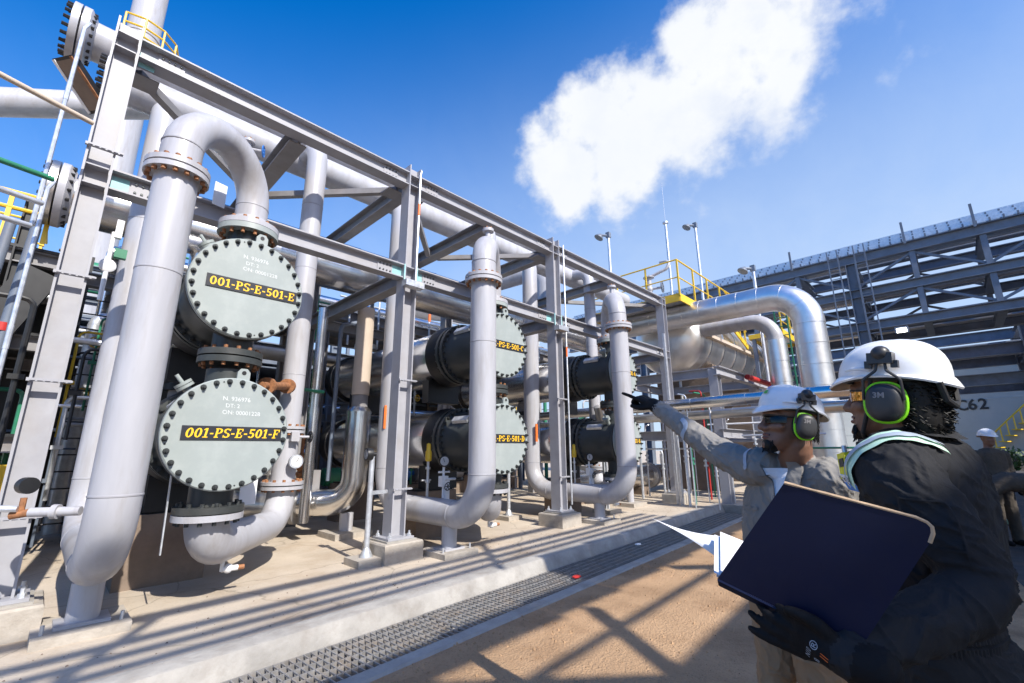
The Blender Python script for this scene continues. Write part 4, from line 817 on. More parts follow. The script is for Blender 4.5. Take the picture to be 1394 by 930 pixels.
# low equipment blocks: pumps on plinths along the back
for i in range(9):
    x = -5 + i*2.3; y = 13.6
    t = thing('pump_set', '%s pump set on a plinth behind the exchangers, number %d from the left' % (('blue', 'grey', 'green')[i % 3], i+1) if False else '%s pump and motor on a plinth behind the exchanger row' % ('blue', 'grey', 'green')[i % 3], 'pump', (x, y, 0), '%s pumps behind the row' % ('blue', 'grey', 'green')[i % 3])
    MB().box((x, y, 0.2), (1.5, 0.7, 0.4)).build('plinth', 'conc_dark', t, smooth=False)
    m = MB().lathe((x-0.6, y, 0.75), (1, 0, 0), [(0, 0), (0, 0.22), (0.05, 0.26), (0.6, 0.26), (0.65, 0.2), (0.7, 0.08), (0.85, 0.08)], 20); m.build('motor', ('blue', 'steel', 'green')[i % 3], t)
    m = MB().lathe((x+0.25, y, 0.75), (1, 0, 0), [(0, 0), (0, 0.3), (0.25, 0.3), (0.28, 0.12), (0.5, 0.12)], 20); m.cyl((x+0.4, y, 0.75), (x+0.4, y, 1.6), 0.1, 12); m.build('pump_body', 'steel_dark', t)
# vertical vessels at the back
for (x, y, r, h, m, lab) in [(-6.5, 21.5, 1.3, 6.0, 'clad_dull', 'dull clad vessel behind the left end of the rear rack'), (2.2, 21.8, 1.1, 5.4, 'conc_dark', 'brown vessel standing behind the rear rack'), (9.5, 22.0, 1.4, 5.6, 'clad', 'shiny clad vessel behind the middle of the rear rack'), (16.8, 21.5, 1.2, 6.0, 'clad_dull', 'dull vessel behind the right end of the rear rack')]:
    t = thing('process_vessel', lab, 'vessel', (x, y, 0)); MB().lathe((x, y, 0), (0, 0, 1), [(0, r), (h-r*0.5, r), (h-r*0.15, r*0.75), (h, 0)], 32).build('shell', m, t)
    for z in (1.5, 3.2, 4.6): MB().lathe((x, y, z), (0, 0, 1), [(0, r), (0, r+0.02), (0.05, r+0.02), (0.05, r)], 32).build('band', 'galv', t)
# green scaffold-like tower seen between the left columns and a distant platform
def platform(label, x0, x1, y0, y1, z, rails, col='yellow', h=1.05, legs=True, deck='galv', nm='access_platform', gap=()):
    t = thing(nm, label, 'platform', (x0, y0, z))
    n = max(2, int((x1-x0)/0.32))
    for i in range(n): MB().box((x0+(i+0.5)*(x1-x0)/n, (y0+y1)/2, z), ((x1-x0)/n-0.012, y1-y0, 0.03)).build('deck_panel', deck, t, smooth=False)
    e = MB()
    for (a, b) in (((x0, y0), (x1, y0)), ((x1, y0), (x1, y1)), ((x1, y1), (x0, y1)), ((x0, y1), (x0, y0))): e.bar((*a, z-0.06), (*b, z-0.06), 0.05, 0.20, up=(0, 0, 1))
    e.build('edge_channel', col, t, smooth=False)
    for side in rails:
        a, b = {'S': ((x0, y0), (x1, y0)), 'E': ((x1, y0), (x1, y1)), 'N': ((x0, y1), (x1, y1)), 'W': ((x0, y0), (x0, y1))}[side]
        L_ = math.dist(a, b); k = max(1, round(L_/1.2))
        for i in range(k+1 if side in 'SN' else k):
            if side not in 'SN' and i == 0: continue
            p = (a[0]+(b[0]-a[0])*i/k, a[1]+(b[1]-a[1])*i/k); MB().bar((*p, z), (*p, z+h), 0.05, 0.05).build('rail_post', col, t, smooth=False)
        MB().tube([(*a, z+h), (*b, z+h)], 0.028, 8).build('top_rail', col, t); MB().tube([(*a, z+h*0.52), (*b, z+h*0.52)], 0.022, 8).build('mid_rail', col, t)
        MB().bar((*a, z+0.06), (*b, z+0.06), 0.012, 0.12, up=(0, 0, 1)).build('toe_board', col, t, smooth=False)
    if legs:
        for x in (x0+0.15, x1-0.15):
            for y in (y0+0.15, y1-0.15): MB().bar((x, y, 0), (x, y, z-0.15), 0.14, 0.14).build('leg', 'rack', t, smooth=False)
    return t
platform('yellow railed platform far behind the left column', -3.5, -0.75, 14.0, 15.4, 5.5, 'SEW')
platform('yellow railed low platform behind the left column', -1.8, -0.2, 12.2, 13.2, 2.9, 'SE')
platform('yellow railed walkway deep behind the middle bay', 5.4, 9.6, 20.0, 21.2, 7.0, 'SE')
# ladder seen right of the left column
t = thing('ladder', 'dark caged ladder seen just right of the left column', 'ladder', (0.15, 11.5, 0)); 
for x in (0.0, 0.42): MB().bar((x+0.1, 11.5, 0), (x+0.1, 11.5, 5.2), 0.06, 0.03).build('stile', 'black', t, smooth=False)
for i in range(17): MB().cyl((0.1, 11.5, 0.3+i*0.29), (0.52, 11.5, 0.3+i*0.29), 0.014, 6).build('rung', 'black', t)
t = thing('green_ladder', 'green painted ladder and mast behind the left column', 'ladder', (0.5, 14.5, 0))
for x in (0.75, 1.1): MB().bar((x, 14.2, 3), (x, 14.2, 9.6), 0.07, 0.05).build('stile', 'green', t, smooth=False)
for i in range(18): MB().cyl((0.75, 14.2, 3.2+i*0.35), (1.1, 14.2, 3.2+i*0.35), 0.02, 6).build('rung', 'green', t)
t = thing('transmitter', 'white round transmitter right of the left column', 'instrument', (0.25, 7.6, 3.0)); m = MB().lathe((0.20, 7.2, 3.75), (0.2, -1, 0), [(-0.06, 0), (-0.05, 0.07), (0.02, 0.085), (0.03, 0.07), (0.03, 0)], 18); m.cyl((0.20, 7.2, 3.3), (0.20, 7.2, 4.2), 0.025, 8); m.box((0.24, 7.2, 4.25), (0.07, 0.07, 0.24)); m.build('body', 'white', t)
MB().box((0.30, 7.25, 3.95), (0.12, 0.08, 0.12)).build('terminal_box', 'green', t, smooth=False)
# ================================================================ left margin
t = thing('flood_light', 'slanted floodlight with a rusty frame hung left of the left column', 'floodlight', (-0.55, 6.6, 5.6))
def flood():
    c = Vector((-0.33, 6.2, 5.40)); d = Vector((0.66, 0.42, -0.62)).normalized(); n = Vector((-0.6, -0.62, -0.35)); n = (n-d*n.dot(d)).normalized(); w = d.cross(n)
    m = MB(); m.bar(c-d*0.27, c+d*0.27, 0.21, 0.08, up=n); m.build('housing', 'black', t, smooth=False)
    m = MB(); m.bar(c-d*0.24+n*0.043, c+d*0.24+n*0.043, 0.16, 0.012, up=n); m.build('lens', 'conc_dark', t, smooth=False)
    for s in (-1, 1): MB().bar(c-d*0.26+n*0.046+w*s*0.092, c+d*0.26+n*0.046+w*s*0.092, 0.025, 0.02, up=n).build('frame_strip', ('rust', 'white')[s > 0], t, smooth=False)
    m = MB(); m.cyl(c, c+Vector((0.35, 0.1, -0.25)), 0.03, 8); m.ball(c+Vector((0.28, 0.05, -0.12)), 0.07, 10, 6); m.build('bracket', 'white', t)
flood()
t = thing('overhead_pipe', 'grey pipe crossing the sky at the left edge', 'pipe', (-3.6, 18.4, 4.2)); MB().tube(bend([(-3.6, 18.4, 4.2), (-3.6, 18.4, 10.85), (-0.89, 17.9, 12.05), (1.6, 17.4, 13.2)], 0.7), 0.40, 22).build('pipe_run', 'pipe', t); flange_pair(t, (-3.6, 18.4, 9.6), (0, 0, 1), 0.40, 1.6, 0.1, 14, ('pipe', 'black', 'black'))
for i, (p0, p1, lab, m) in enumerate([((-1.6, 4.9, 4.58), (-0.17, 5.6, 4.66), 'upper pale rail running to the left column', 'beige'), ((-1.5, 5.0, 3.82), (-0.33, 5.6, 3.96), 'green and silver rail running to the left column', 'green'), ((-1.5, 5.0, 3.60), (-0.36, 5.65, 3.72), 'second silver rail left of the column', 'galv'), ((-1.5, 5.0, 3.36), (-0.40, 5.7, 3.50), 'third silver rail left of the column', 'galv')]):
    t = thing('rail_pipe', lab, 'rail', p0); MB().cyl(p0, p1, 0.025, 10).build('tube', m, t)
for i, (xx, lab) in enumerate([(-0.62, 'leftmost dark hanging hose beside the left column'), (-0.45, 'second dark hanging hose beside the left column')]):
    t = thing('hanging_hose', lab, 'hose', (xx, 6.4, 3.5), 'dark hoses hanging left of the column'); MB().tube(bend([(xx+0.05, 6.3, 3.7), (xx, 6.3, 2.15), (xx-0.5, 6.1, 1.95)], 0.25, 6), 0.04, 12).build('tube', 'rack', t); MB().cyl((xx, 6.3, 2.62), (xx, 6.3, 2.70), 0.05, 12).build('coupling', 'red', t)
t = thing('cable_tray', 'dark brown cable tray box behind the left column', 'cable tray', (-3, 9, 3)); MB().box((-1.0, 12.6, 4.6), (1.3, 0.8, 0.9)).build('tray', 'conc_dark', t, smooth=False); MB().box((-1.0, 12.3, 4.05), (1.3, 0.6, 0.12)).build('lip', 'yellow', t, smooth=False)
for i in range(5):
    x = -0.52 + i*0.13; yq = 8.2+i*0.9
    t = thing('hydrant_body', 'yellow cabinet with handles low behind the left column', 'cabinet', (x, yq, 0), 'yellow cabinets behind the left column'); MB().box((x, yq, 0.9), (0.30, 0.3, 0.9)).build('cabinet', 'yellow', t, smooth=False); MB().cyl((x, yq-0.16, 0.5), (x, yq-0.16, 1.3), 0.02, 6).build('handle', 'black', t); MB().box((x, yq, 0.22), (0.34, 0.32, 0.44)).build('base', 'black', t, smooth=False)
t = thing('side_structure', 'dark weathered steel bay standing behind the left column', 'steel frame', (-3.4, 9.5, 0))
for x in (-1.3, -0.62, -0.16):
    for y in (8.9, 11.2): MB().ibeam((x, y, 0), (x, y, 5.0), 0.2, 0.2, 0.02, 0.02, up=(1, 0, 0)).build('column', 'black', t, smooth=False)
for z in (1.6, 2.95, 4.15): 
    for y in (8.9, 11.2): MB().ibeam((-1.3, y, z), (-0.1, y, z), 0.2, 0.14).build('beam', 'steel_dark', t, smooth=False)
    MB().box((-0.75, 10.0, z+0.12), (1.4, 2.4, 0.04)).build('floor_deck', 'black', t, smooth=False)
MB().box((-0.75, 11.35, 2.4), (1.5, 0.06, 3.6)).build('back_panel', 'black', t, smooth=False)
MB().bar((-0.75, 8.6, 2.9), (-0.38, 8.6, 3.9), 0.4, 0.12, up=(0, -1, 0)).build('chute', 'black', t, smooth=False)
for z in (4.75, 4.98):
    MB().cyl((-1.8, 8.7, z), (-0.42, 8.7, z), 0.03, 8).build('rail', 'yellow', t)
for i in range(4): MB().bar((-1.6+i*0.38, 8.7, 4.3), (-1.6+i*0.38, 8.7, 5.0), 0.05, 0.05).build('rail_post', 'yellow', t, smooth=False)
rnd = random.Random(31)
for i in range(22):
    x = rnd.uniform(-0.5, 0.42); y = rnd.uniform(7.4, 12.5); q = rnd.choice([('black', 'black'), ('dark', 'rack'), ('green', 'green'), ('galvanised', 'galv'), ('yellow', 'yellow')]); z0 = rnd.uniform(0.0, 2.5); h = rnd.uniform(1.0, 2.4)
    t = thing('tubing_run', '%s tubing with a clamp in the clutter behind the left column' % q[0], 'tubing', (x, y, z0), '%s tubing behind the left column' % q[0])
    m = MB(); m.tube(bend([(x, y, z0), (x, y, z0+h), (x+rnd.choice([-1, 1])*rnd.uniform(.2, .6), y, z0+h)], 0.1, 3), rnd.choice([0.02, 0.03, 0.045]), 8); m.box((x, y-0.02, z0+h*0.5), (0.14, 0.08, 0.06)); m.build('tube', q[1], t)
# chimney with a caged platform, far behind the left column
t = thing('chimney_stack', 'tall grey chimney with a yellow platform rising behind the left column', 'chimney', (0.2, 28.2, 0)); MB().lathe((0.2, 28.2, 0), (0, 0, 1), [(0, 0.95), (20, 0.75), (23.3, 0.72), (23.35, 0.76), (23.5, 0.76), (23.55, 0.72), (30, 0.70)], 36).build('shaft', 'pipe', t)
pm = MB(); 
for i in range(6):
    g = R(-120+i*30); g2 = R(-90+i*30); a = Vector((0.2+1.6*math.cos(g), 28.2+1.6*math.sin(g), 0)); b = Vector((0.2+1.6*math.cos(g2), 28.2+1.6*math.sin(g2), 0))
    for z in (22.3, 22.85, 23.4): pm.cyl(a+Vector((0, 0, z)), b+Vector((0, 0, z)), 0.05, 6)
    pm.cyl(a+Vector((0, 0, 22.3)), a+Vector((0, 0, 23.4)), 0.05, 6)
pm.build('railing', 'yellow', t)
dm = MB()
for i in range(6):
    g = R(-120+i*30); a = Vector((0.2+1.6*math.cos(g), 28.2+1.6*math.sin(g), 22.2)); dm.cyl(a, (0.2+0.7*math.cos(g), 28.2+0.7*math.sin(g), 21.0), 0.06, 6); dm.cyl(a, (0.2+0.7*math.cos(g), 28.2+0.7*math.sin(g), 22.2), 0.06, 6)
dm.build('bracket', 'black', t)
# ================================================================ right-hand side
# big silver pipe with elbow
t = thing('silver_pipe', 'big shiny clad pipe with an elbow bending down above the pointing worker', 'pipe', (15.2, 2.7, 0))
clad_run(t, bend([(15.2, 9.3, 6.12), (15.2, 2.62, 6.05), (15.2, 2.62, 0.2)], 0.95, 14), 0.41, 0.62, 'clad_soft', 32)
t = thing('silver_pipe', 'smaller elbowed pipe, grey above and clad below, left of the big silver elbow', 'pipe', (16.4, 3.8, 0))
MB().tube(bend([(16.4, 6.3, 5.75), (16.4, 3.82, 5.72), (16.4, 3.82, 4.9)], 0.75, 10), 0.25, 24).build('bare_elbow', 'pipe', t)
clad_run(t, [(16.4, 3.82, 4.95), (16.4, 3.82, 0.2)], 0.31, 0.66, 'clad_soft', 26)
for i, z in enumerate((2.62, 2.45)):
    t = thing('handrail_pipe', ('upper', 'lower')[i]+' thin rail pipe crossing before the big silver upright', 'pipe', (14.7, 1.0, z)); MB().cyl((14.6, 3.0, z), (14.6, 0.2, z), 0.05, 10).build('tube', 'galv', t)
t = thing('silver_pipe', 'horizontal clad pipe passing behind the pointing hand', 'pipe', (12.0, 2.0, 2.7)); clad_run(t, [(12.0, 10.5, 2.62), (12.0, 0.9, 2.72)], 0.14, 1.3, 'clad', 20)
t = thing('silver_pipe', 'second horizontal clad pipe under the one behind the pointing hand', 'pipe', (12.3, 2.0, 2.4)); clad_run(t, bend([(12.3, 1.2, 2.42), (12.3, 7.4, 2.36), (12.3, 7.9, 1.6)], 0.4), 0.12, 1.5, 'clad_dull', 18)
# horizontal drum
TY, TZ, TR = 7.45, 5.60, 1.36
t = thing('horizontal_drum', 'large shiny horizontal drum vessel with a ledge along its side', 'tank', (17.0, TY, 0))
xs_ = [16.4, 17.7, 19.0, 20.3, 21.6, 22.9, 24.2]
for i in range(6): MB().lathe((0, TY, TZ), (1, 0, 0), [(xs_[i], TR), (xs_[i+1]+0.03, TR+0.014), (xs_[i+1]+0.03, TR-0.05)], 56).build('cladding_section', 'clad_soft', t)
MB().lathe((0, TY, TZ), (1, 0, 0), [(24.2, TR), (24.45, TR*0.95), (24.65, TR*0.78), (24.8, TR*0.45), (24.85, 0)], 48).build('head', 'clad_soft', t)
MB().lathe((0, TY, TZ), (1, 0, 0), [(15.72, 0), (15.75, TR*0.45), (15.9, TR*0.78), (16.1, TR*0.94), (16.4, TR)], 48).build('head', 'clad_soft', t)
for x in (17.0, 18.3, 19.6, 20.9, 22.2, 23.5): MB().lathe((0, TY, TZ), (1, 0, 0), [(x, TR), (x, TR+0.035), (x+0.1, TR+0.035), (x+0.1, TR)], 56).build('band', 'clad', t)
MB().box((20.4, TY-TR-0.07, TZ-0.05), (7.8, 0.2, 0.12)).build('side_ledge', 'beige', t, smooth=False)
for x in (17.6, 23.2): MB().box((x, TY, (TZ-TR*0.7)/2), (0.36, 2.3, TZ-TR*0.7)).build('saddle', 'conc_dark', t, smooth=False)
# platform and railing above the drum
platform('yellow railed platform above the horizontal drum', 14.1, 19.2, 5.9, 9.4, 6.46, 'SWE', 'yellow', 1.32, False)
t = thing('access_stair', 'yellow inclined stair rail descending right of the platform', 'stair', (15.0, 5.7, 6.0))
platform('yellow grating walkway low beyond the drum end', 21.0, 24.0, 4.6, 5.9, 6.3, 'S', 'yellow', 0.9, True)
for i in range(1, 4): MB().bar((18.3+i*0.6, 5.8, 6.2-i*0.16), (18.3+i*0.6, 5.8, 7.4-i*0.16), 0.05, 0.05).build('rail_post', 'yellow', t, smooth=False)
for dz in (1.2, 0.65): MB().cyl((18.2, 5.8, 6.45+dz), (20.3, 5.8, 5.7+dz), 0.03, 8).build('rail', 'yellow', t)
MB().bar((18.2, 5.8, 6.4), (20.3, 5.8, 5.65), 0.05, 0.2, up=(0, 0, 1)).build('stringer', 'yellow', t, smooth=False)
small_valve('grey relief valve standing on the yellow platform', (14.6, 7.2, 6.5), (0.2, -1, 0), 0.5, 'pipe', 'rack', 2.2)
t = thing('vent_pipe', 'bent grey vent pipe on the yellow platform', 'pipe', (14.6, 7.2, 7)); MB().tube(bend([(14.6, 7.3, 7.0), (14.6, 7.3, 7.6), (14.8, 6.6, 7.85), (14.9, 6.4, 8.15), (15.0, 6.9, 8.25)], 0.2, 5), 0.06, 10).build('tube', 'pipe', t)
# fat painted elbow seen over the frame top at the right of the third column
t = thing('header_elbow', 'fat grey pipe elbow peeking over the beam right of the third column', 'pipe', (10.5, 8.6, 7.3)); MB().tube(bend([(9.2, 13.0, 6.9), (11.2, 9.3, 7.65), (11.2, 9.3, 5.6)], 0.62, 10), 0.36, 24).build('elbow', 'pipe', t)
t = thing('white_vessel_end', 'white rounded pipe end under the fat elbow', 'pipe', (9, 11, 6)); MB().tube([(7.6, 12.5, 6.3), (11.6, 11.0, 6.3), (12.1, 10.8, 6.3)], [0.5, 0.5, 0.3], 22).build('barrel', 'pipe', t)
# lamp posts
def lamp_post(label, x, y, z, side=-1, head=True, zb=0):
    t = thing('lamp_post', label, 'lamp post', (x, y, zb), None); MB().tube([(x, y, zb), (x, y, z)], 0.055, 10).build('pole', 'galv', t)
    if head:
        k_ = 0.62; m = MB().lathe((x-0.25, y+0.25, z-0.05), (-0.35, 0.35, -0.8), [(-0.2*k_, 0.06*k_), (-0.12*k_, 0.12*k_), (0.0, 0.24*k_), (0.1*k_, 0.30*k_), (0.14*k_, 0.30*k_)], 18); m.cyl((x, y, z-0.02), (x-0.25, y+0.25, z), 0.05, 8); m.box((x, y, z), (0.16, 0.16, 0.22)); m.build('lamp_head', 'rack', t)
        MB().lathe((x-0.25, y+0.25, z-0.05), (-0.35, 0.35, -0.8), [(0.13*k_, 0), (0.13*k_, 0.27*k_)], 18).build('lens', 'white', t)
    else:
        m = MB().cyl((x, y, z), (x, y, z+1.9), 0.012, 6); m.lathe((x, y, z-0.1), (0, 0, 1), [(0, 0.06), (0.04, 0.12), (0.1, 0.12), (0.1, 0)], 10); m.build('whip', 'galv', t)
lamp_post('tall lamp post rising right of the yellow platform', 18.6, 6.8, 11.1)
lamp_post('thin antenna mast rising from the yellow platform', 17.4, 7.6, 11.1, head=False)
lamp_post('lamp post above the beam left of the yellow platform', 14.52, 8.73, 9.85)
lamp_post('short lamp post standing before the right pipe rack', 17.4, 4.45, 8.0, zb=3)
# instruments and verticals under the silver pipe
t = thing('vertical_pipe', 'pale grey bent pipe right of the A and B heads', 'pipe', (11.6, 6.6, 0)); MB().tube(bend([(11.45, 7.6, 4.95), (11.45, 6.7, 4.95), (11.45, 6.7, 1.25)], 0.3), 0.15, 16).build('pipe_run', 'pipe', t)
MB().lathe((11.45, 6.7, 1.2), (0, 0, 1), [(0, 0.14), (0, 0.27), (0.06, 0.27), (0.06, 0.14), (0.09, 0.14), (0.09, 0.27), (0.15, 0.27), (0.15, 0.14)], 20).build('flange', 'steel_dark', t)
MB().cyl((11.45, 6.7, 0.1), (11.45, 6.7, 1.2), 0.10, 14).build('support_post', 'pipe', t); MB().box((11.45, 6.7, 0.05), (0.7, 0.6, 0.1)).build('concrete_pad', 'conc', t, smooth=False)
t = thing('diagonal_strut', 'galvanised diagonal tube right of the B head', 'strut', (10.2, 6.6, 1.5)); MB().tube(bend([(10.1, 6.7, 2.6), (11.05, 6.9, 0.9), (11.9, 7.0, 0.5)], 0.3), 0.12, 12).build('tube', 'clad_dull', t)
t = thing('angle_post', 'galvanised double post on a small pad right of the B head', 'post', (9.95, 6.6, 0))
for s in (0, 0.11): MB().bar((9.85+s, 6.45, 0.08), (9.85+s, 6.45, 1.5), 0.05, 0.05).build('post', 'galv', t, smooth=False)
MB().box((9.9, 6.45, 0.04), (0.5, 0.5, 0.08)).build('concrete_pad', 'conc', t, smooth=False)
t = thing('low_header', 'low shiny clad pipe with flanges lying on supports behind the pointing arm', 'pipe', (11, 8.2, 0.5)); clad_run(t, [(10.4, 8.1, 0.58), (19, 8.3, 0.62)], 0.34, 1.0, 'clad', 24)
for x in (11.3, 13.2, 15.3): MB().lathe((0, 8.12+(x-10.4)*0.023, 0.59), (1, 0, 0), [(x, 0.3), (x, 0.44), (x+0.09, 0.44), (x+0.09, 0.3), (x+0.13, 0.3), (x+0.13, 0.44), (x+0.22, 0.44), (x+0.22, 0.3)], 24).build('flange', 'steel_dark', t)
for x in (10.9, 12.6, 14.6): MB().box((x, 8.15, 0.12), (0.4, 0.5, 0.24)).build('support', 'conc_dark', t, smooth=False)
t = thing('valve_bonnet', 'shiny clad valve bonnet on the low header', 'valve', (13.4, 8.15, 0.9)); MB().lathe((13.6, 8.15, 0.8), (0, 0, 1), [(0, 0.3), (0.1, 0.26), (0.5, 0.26), (0.5, 0.33), (0.6, 0.33), (0.6, 0)], 22).build('bonnet', 'clad', t)
h = MB(); handwheel(h, (13.0, 8.0, 1.25), (1, 0.2, 0), 0.28, 0.03); h.build('handwheel', 'black', t)
for i, (x, y, h_, lab) in enumerate([(12.55, 5.75, 2.2, 'galvanised post standing at the kerb corner beside the pointing worker'), (11.9, 6.9, 2.0, 'thin galvanised post behind the pointing arm'), (12.62, 5.9, 4.9, 'tall thin galvanised mast at the kerb corner')]):
    t = thing('steel_post', lab, 'post', (x, y, 0)); MB().bar((x, y, 0), (x, y, h_), 0.10-0.03*(i > 0), 0.08-0.02*(i > 0)).build('post', 'galv', t, smooth=False)
    if i == 0: MB().box((x-0.1, y, 2.5), (0.42, 0.1, 0.5)).build('sign_board', 'galv', t, smooth=False)
rnd = random.Random(5)
cl2 = [('galvanised', 'galv'), ('pale', 'pipe'), ('orange', 'orange'), ('green', 'green'), ('white', 'white'), ('red', 'red'), ('dark', 'rack')]
for i in range(34):                                          # tubing, stems and gauges under the silver pipe
    x = rnd.uniform(11.8, 15.5); y = rnd.uniform(3.4, 9.5)*x/13; z0 = rnd.uniform(0.0, 1.0); h_ = rnd.uniform(0.8, 3.4); q = rnd.choice(cl2[:2]*3+cl2)
    t = thing('tubing_run', '%s instrument tubing in the skid behind the pointing worker' % q[0], 'tubing', (x, y, z0), '%s tubing behind the pointing worker' % q[0])
    m = MB(); m.tube(bend([(x, y, 0), (x, y, z0+h_), (x+rnd.uniform(-.5, .5), y+rnd.uniform(-.5, .5), z0+h_+0.05)], 0.1, 3), rnd.choice([0.018, 0.025, 0.04]), 8); m.lathe((x, y, z0+h_*0.5), (0, 0, 1), [(0, 0.02), (0, 0.06), (0.05, 0.06), (0.05, 0.03), (0.14, 0.03), (0.14, 0.06), (0.19, 0.06), (0.19, 0.02)], 10); m.build('tube', q[1], t)
for i in range(9):
    y = 2.2+i*1.0; x = 13.6+0.2*(i % 3); z = 1.5+0.35*(i % 4)
    t = thing('tubing_rail', 'horizontal %s tubing rail in the skid behind the pointing worker' % ('green', 'galvanised', 'white')[i % 3], 'tubing', (x, y, z), 'tubing rails behind the pointing worker'); MB().cyl((x, y-0.8, z), (x, y+1.2, z), 0.025, 8).build('tube', ('green', 'galv', 'white')[i % 3], t)
t = thing('red_hose', 'red pipe sloping down beside the drum saddle', 'pipe', (16.5, 4.6, 3.6)); MB().cyl((15.6, 4.6, 3.75), (17.6, 4.1, 3.5), 0.09, 10).build('tube', 'red', t)
t = thing('green_ladder', 'green ladder hanging behind the silver elbow', 'ladder', (16.4, 3.6, 3.5))
for dx in (0, 0.35): MB().bar((16.4, 3.4+dx, 3.4), (16.4, 3.4+dx, 6.2), 0.04, 0.04).build('stile', 'green', t, smooth=False)
for i in range(9): MB().cyl((16.4, 3.4, 3.6+i*0.3), (16.4, 3.75, 3.6+i*0.3), 0.015, 6).build('rung', 'green', t)
# skid steel under the drum
t = rack_bay('grey steel structure carrying pipes under the horizontal drum', 13.4, 24, 4.9, [1.9, 3.7], [13.6, 17.2, 20.8], 'steel', 3.2, 'drum_structure')
# ---------------------------------------------------------------- the long pipe rack at the right, running along Y
RX = 26.1; RY0, RY1 = -19.0, 19.5; RD = 3.6
t = thing('truss_pipe_rack', 'long blue grey truss pipe rack bridging the right side above the workers', 'pipe rack', (RX, 0, 0))
chords = [(10.37, 0.48), (8.63, 0.42), (7.01, 0.42)]
for x in (RX, RX+RD):
    for z, h in chords: MB().ibeam((x, RY0, z), (x, RY1, z), h, 0.34, 0.024, 0.04).build('chord', 'rack', t, smooth=False)
ys_ = [2.40, 0.15, -2.10, -4.35, -6.6, -8.85, 4.65, 6.9, 9.15, 11.4, 13.65]
for x in (RX, RX+RD):
    for y in ys_:
        if y in (2.40, 13.65, -8.85): MB().ibeam((x, y, -0.15), (x, y, 10.12), 0.42, 0.42, 0.03, 0.035, up=(0, 1, 0)).build('column', 'rack', t, smooth=False)
        else:
            MB().bar((x-0.004, y, 8.85), (x-0.004, y, 10.12), 0.20, 0.20).build('vertical', 'rack', t, smooth=False); MB().bar((x-0.004, y, 7.23), (x-0.004, y, 8.41), 0.20, 0.20).build('vertical', 'rack', t, smooth=False)
    sy = sorted(ys_)
    for i in range(len(sy)-1):
        a, b = sy[i], sy[i+1]
        if i % 2: a, b = b, a
        MB().bar((x+0.03, a, 10.10), (x+0.03, b, 8.88), 0.10, 0.10).build('diagonal', 'rack', t, smooth=False); MB().bar((x+0.03, a, 8.39), (x+0.03, b, 7.25), 0.10, 0.10).build('diagonal', 'rack', t, smooth=False)
for y in ys_:
    for z in (10.2, 8.55, 6.95): MB().ibeam((RX+0.2, y, z), (RX+RD-0.2, y, z), 0.32, 0.28).build('cross_beam', 'rack', t, smooth=False)
for k, y in enumerate((1.95, 3.0)):
    q = thing('ladder', ('right', 'left')[k]+' slim ladder beside the column of the truss rack', 'ladder', (RX-0.5, y, 3.0))
    for s in (-0.2, 0.2): MB().bar((RX-0.5, y+s, 3.0), (RX-0.5, y+s, 10.9), 0.05, 0.05).build('stile', 'rack', q, smooth=False)
    for i in range(16): MB().cyl((RX-0.5, y-0.2, 3.2+i*0.48), (RX-0.5, y+0.2, 3.2+i*0.48), 0.022, 5).build('rung', 'rack', q)
for k, z in enumerate((10.72, 11.0, 11.28)):                  # cable trays on the top, rungs showing as ticks
    q = thing('cable_tray', '%s cable tray on top of the long truss rack' % ('lowest', 'middle', 'uppermost')[k], 'cable tray', (RX, 0, z), 'cable trays on the truss rack')
    for xx in (RX-0.17+0.42*k, RX+0.7+0.42*k): MB().box((xx, (RY0+RY1)/2, z), (0.03, RY1-RY0, 0.17)).build('side_rail', 'galv', q, smooth=False)
    m = MB()
    for i in range(96): m.box((RX+0.27+0.42*k, RY0+0.2+i*0.4, z-0.06), (0.82, 0.05, 0.04)); m.box((RX-0.192+0.42*k, RY0+0.2+i*0.4, z-0.03), (0.014, 0.06, 0.14))
    m.build('rungs', 'rack', q, kind='stuff', smooth=False)
for y in (0.3, -1.95, -4.2, 4.8): MB().box((RX-0.24, y, 11.0), (0.08, 0.09, 1.05)).build('tray_post', 'rack', t, smooth=False)
rnd = random.Random(21)
for z, nm in ((10.58, 'top'), (8.86, 'middle'), (7.24, 'lower')):
    x = RX+0.5
    while x < RX+RD-0.6:
        r = rnd.choice([0.09, 0.13, 0.19, 0.25]); q = rnd.choice([('grey', 'pipe'), ('shiny clad', 'clad'), ('dull clad', 'clad_dull'), ('dark', 'rack')]); x += r
        p = thing('rack_pipe', '%s %s pipe, %s level of the long truss rack' % (('slim', 'thick')[r > .16], q[0], nm), 'pipe', (x, 0, z), 'pipes on the truss rack'); MB().cyl((x, RY0, z+r-0.14), (x, RY1, z+r-0.14), r, 14).build('pipe_run', q[1], p); x += r+rnd.choice([0.12, 0.35, 0.6])
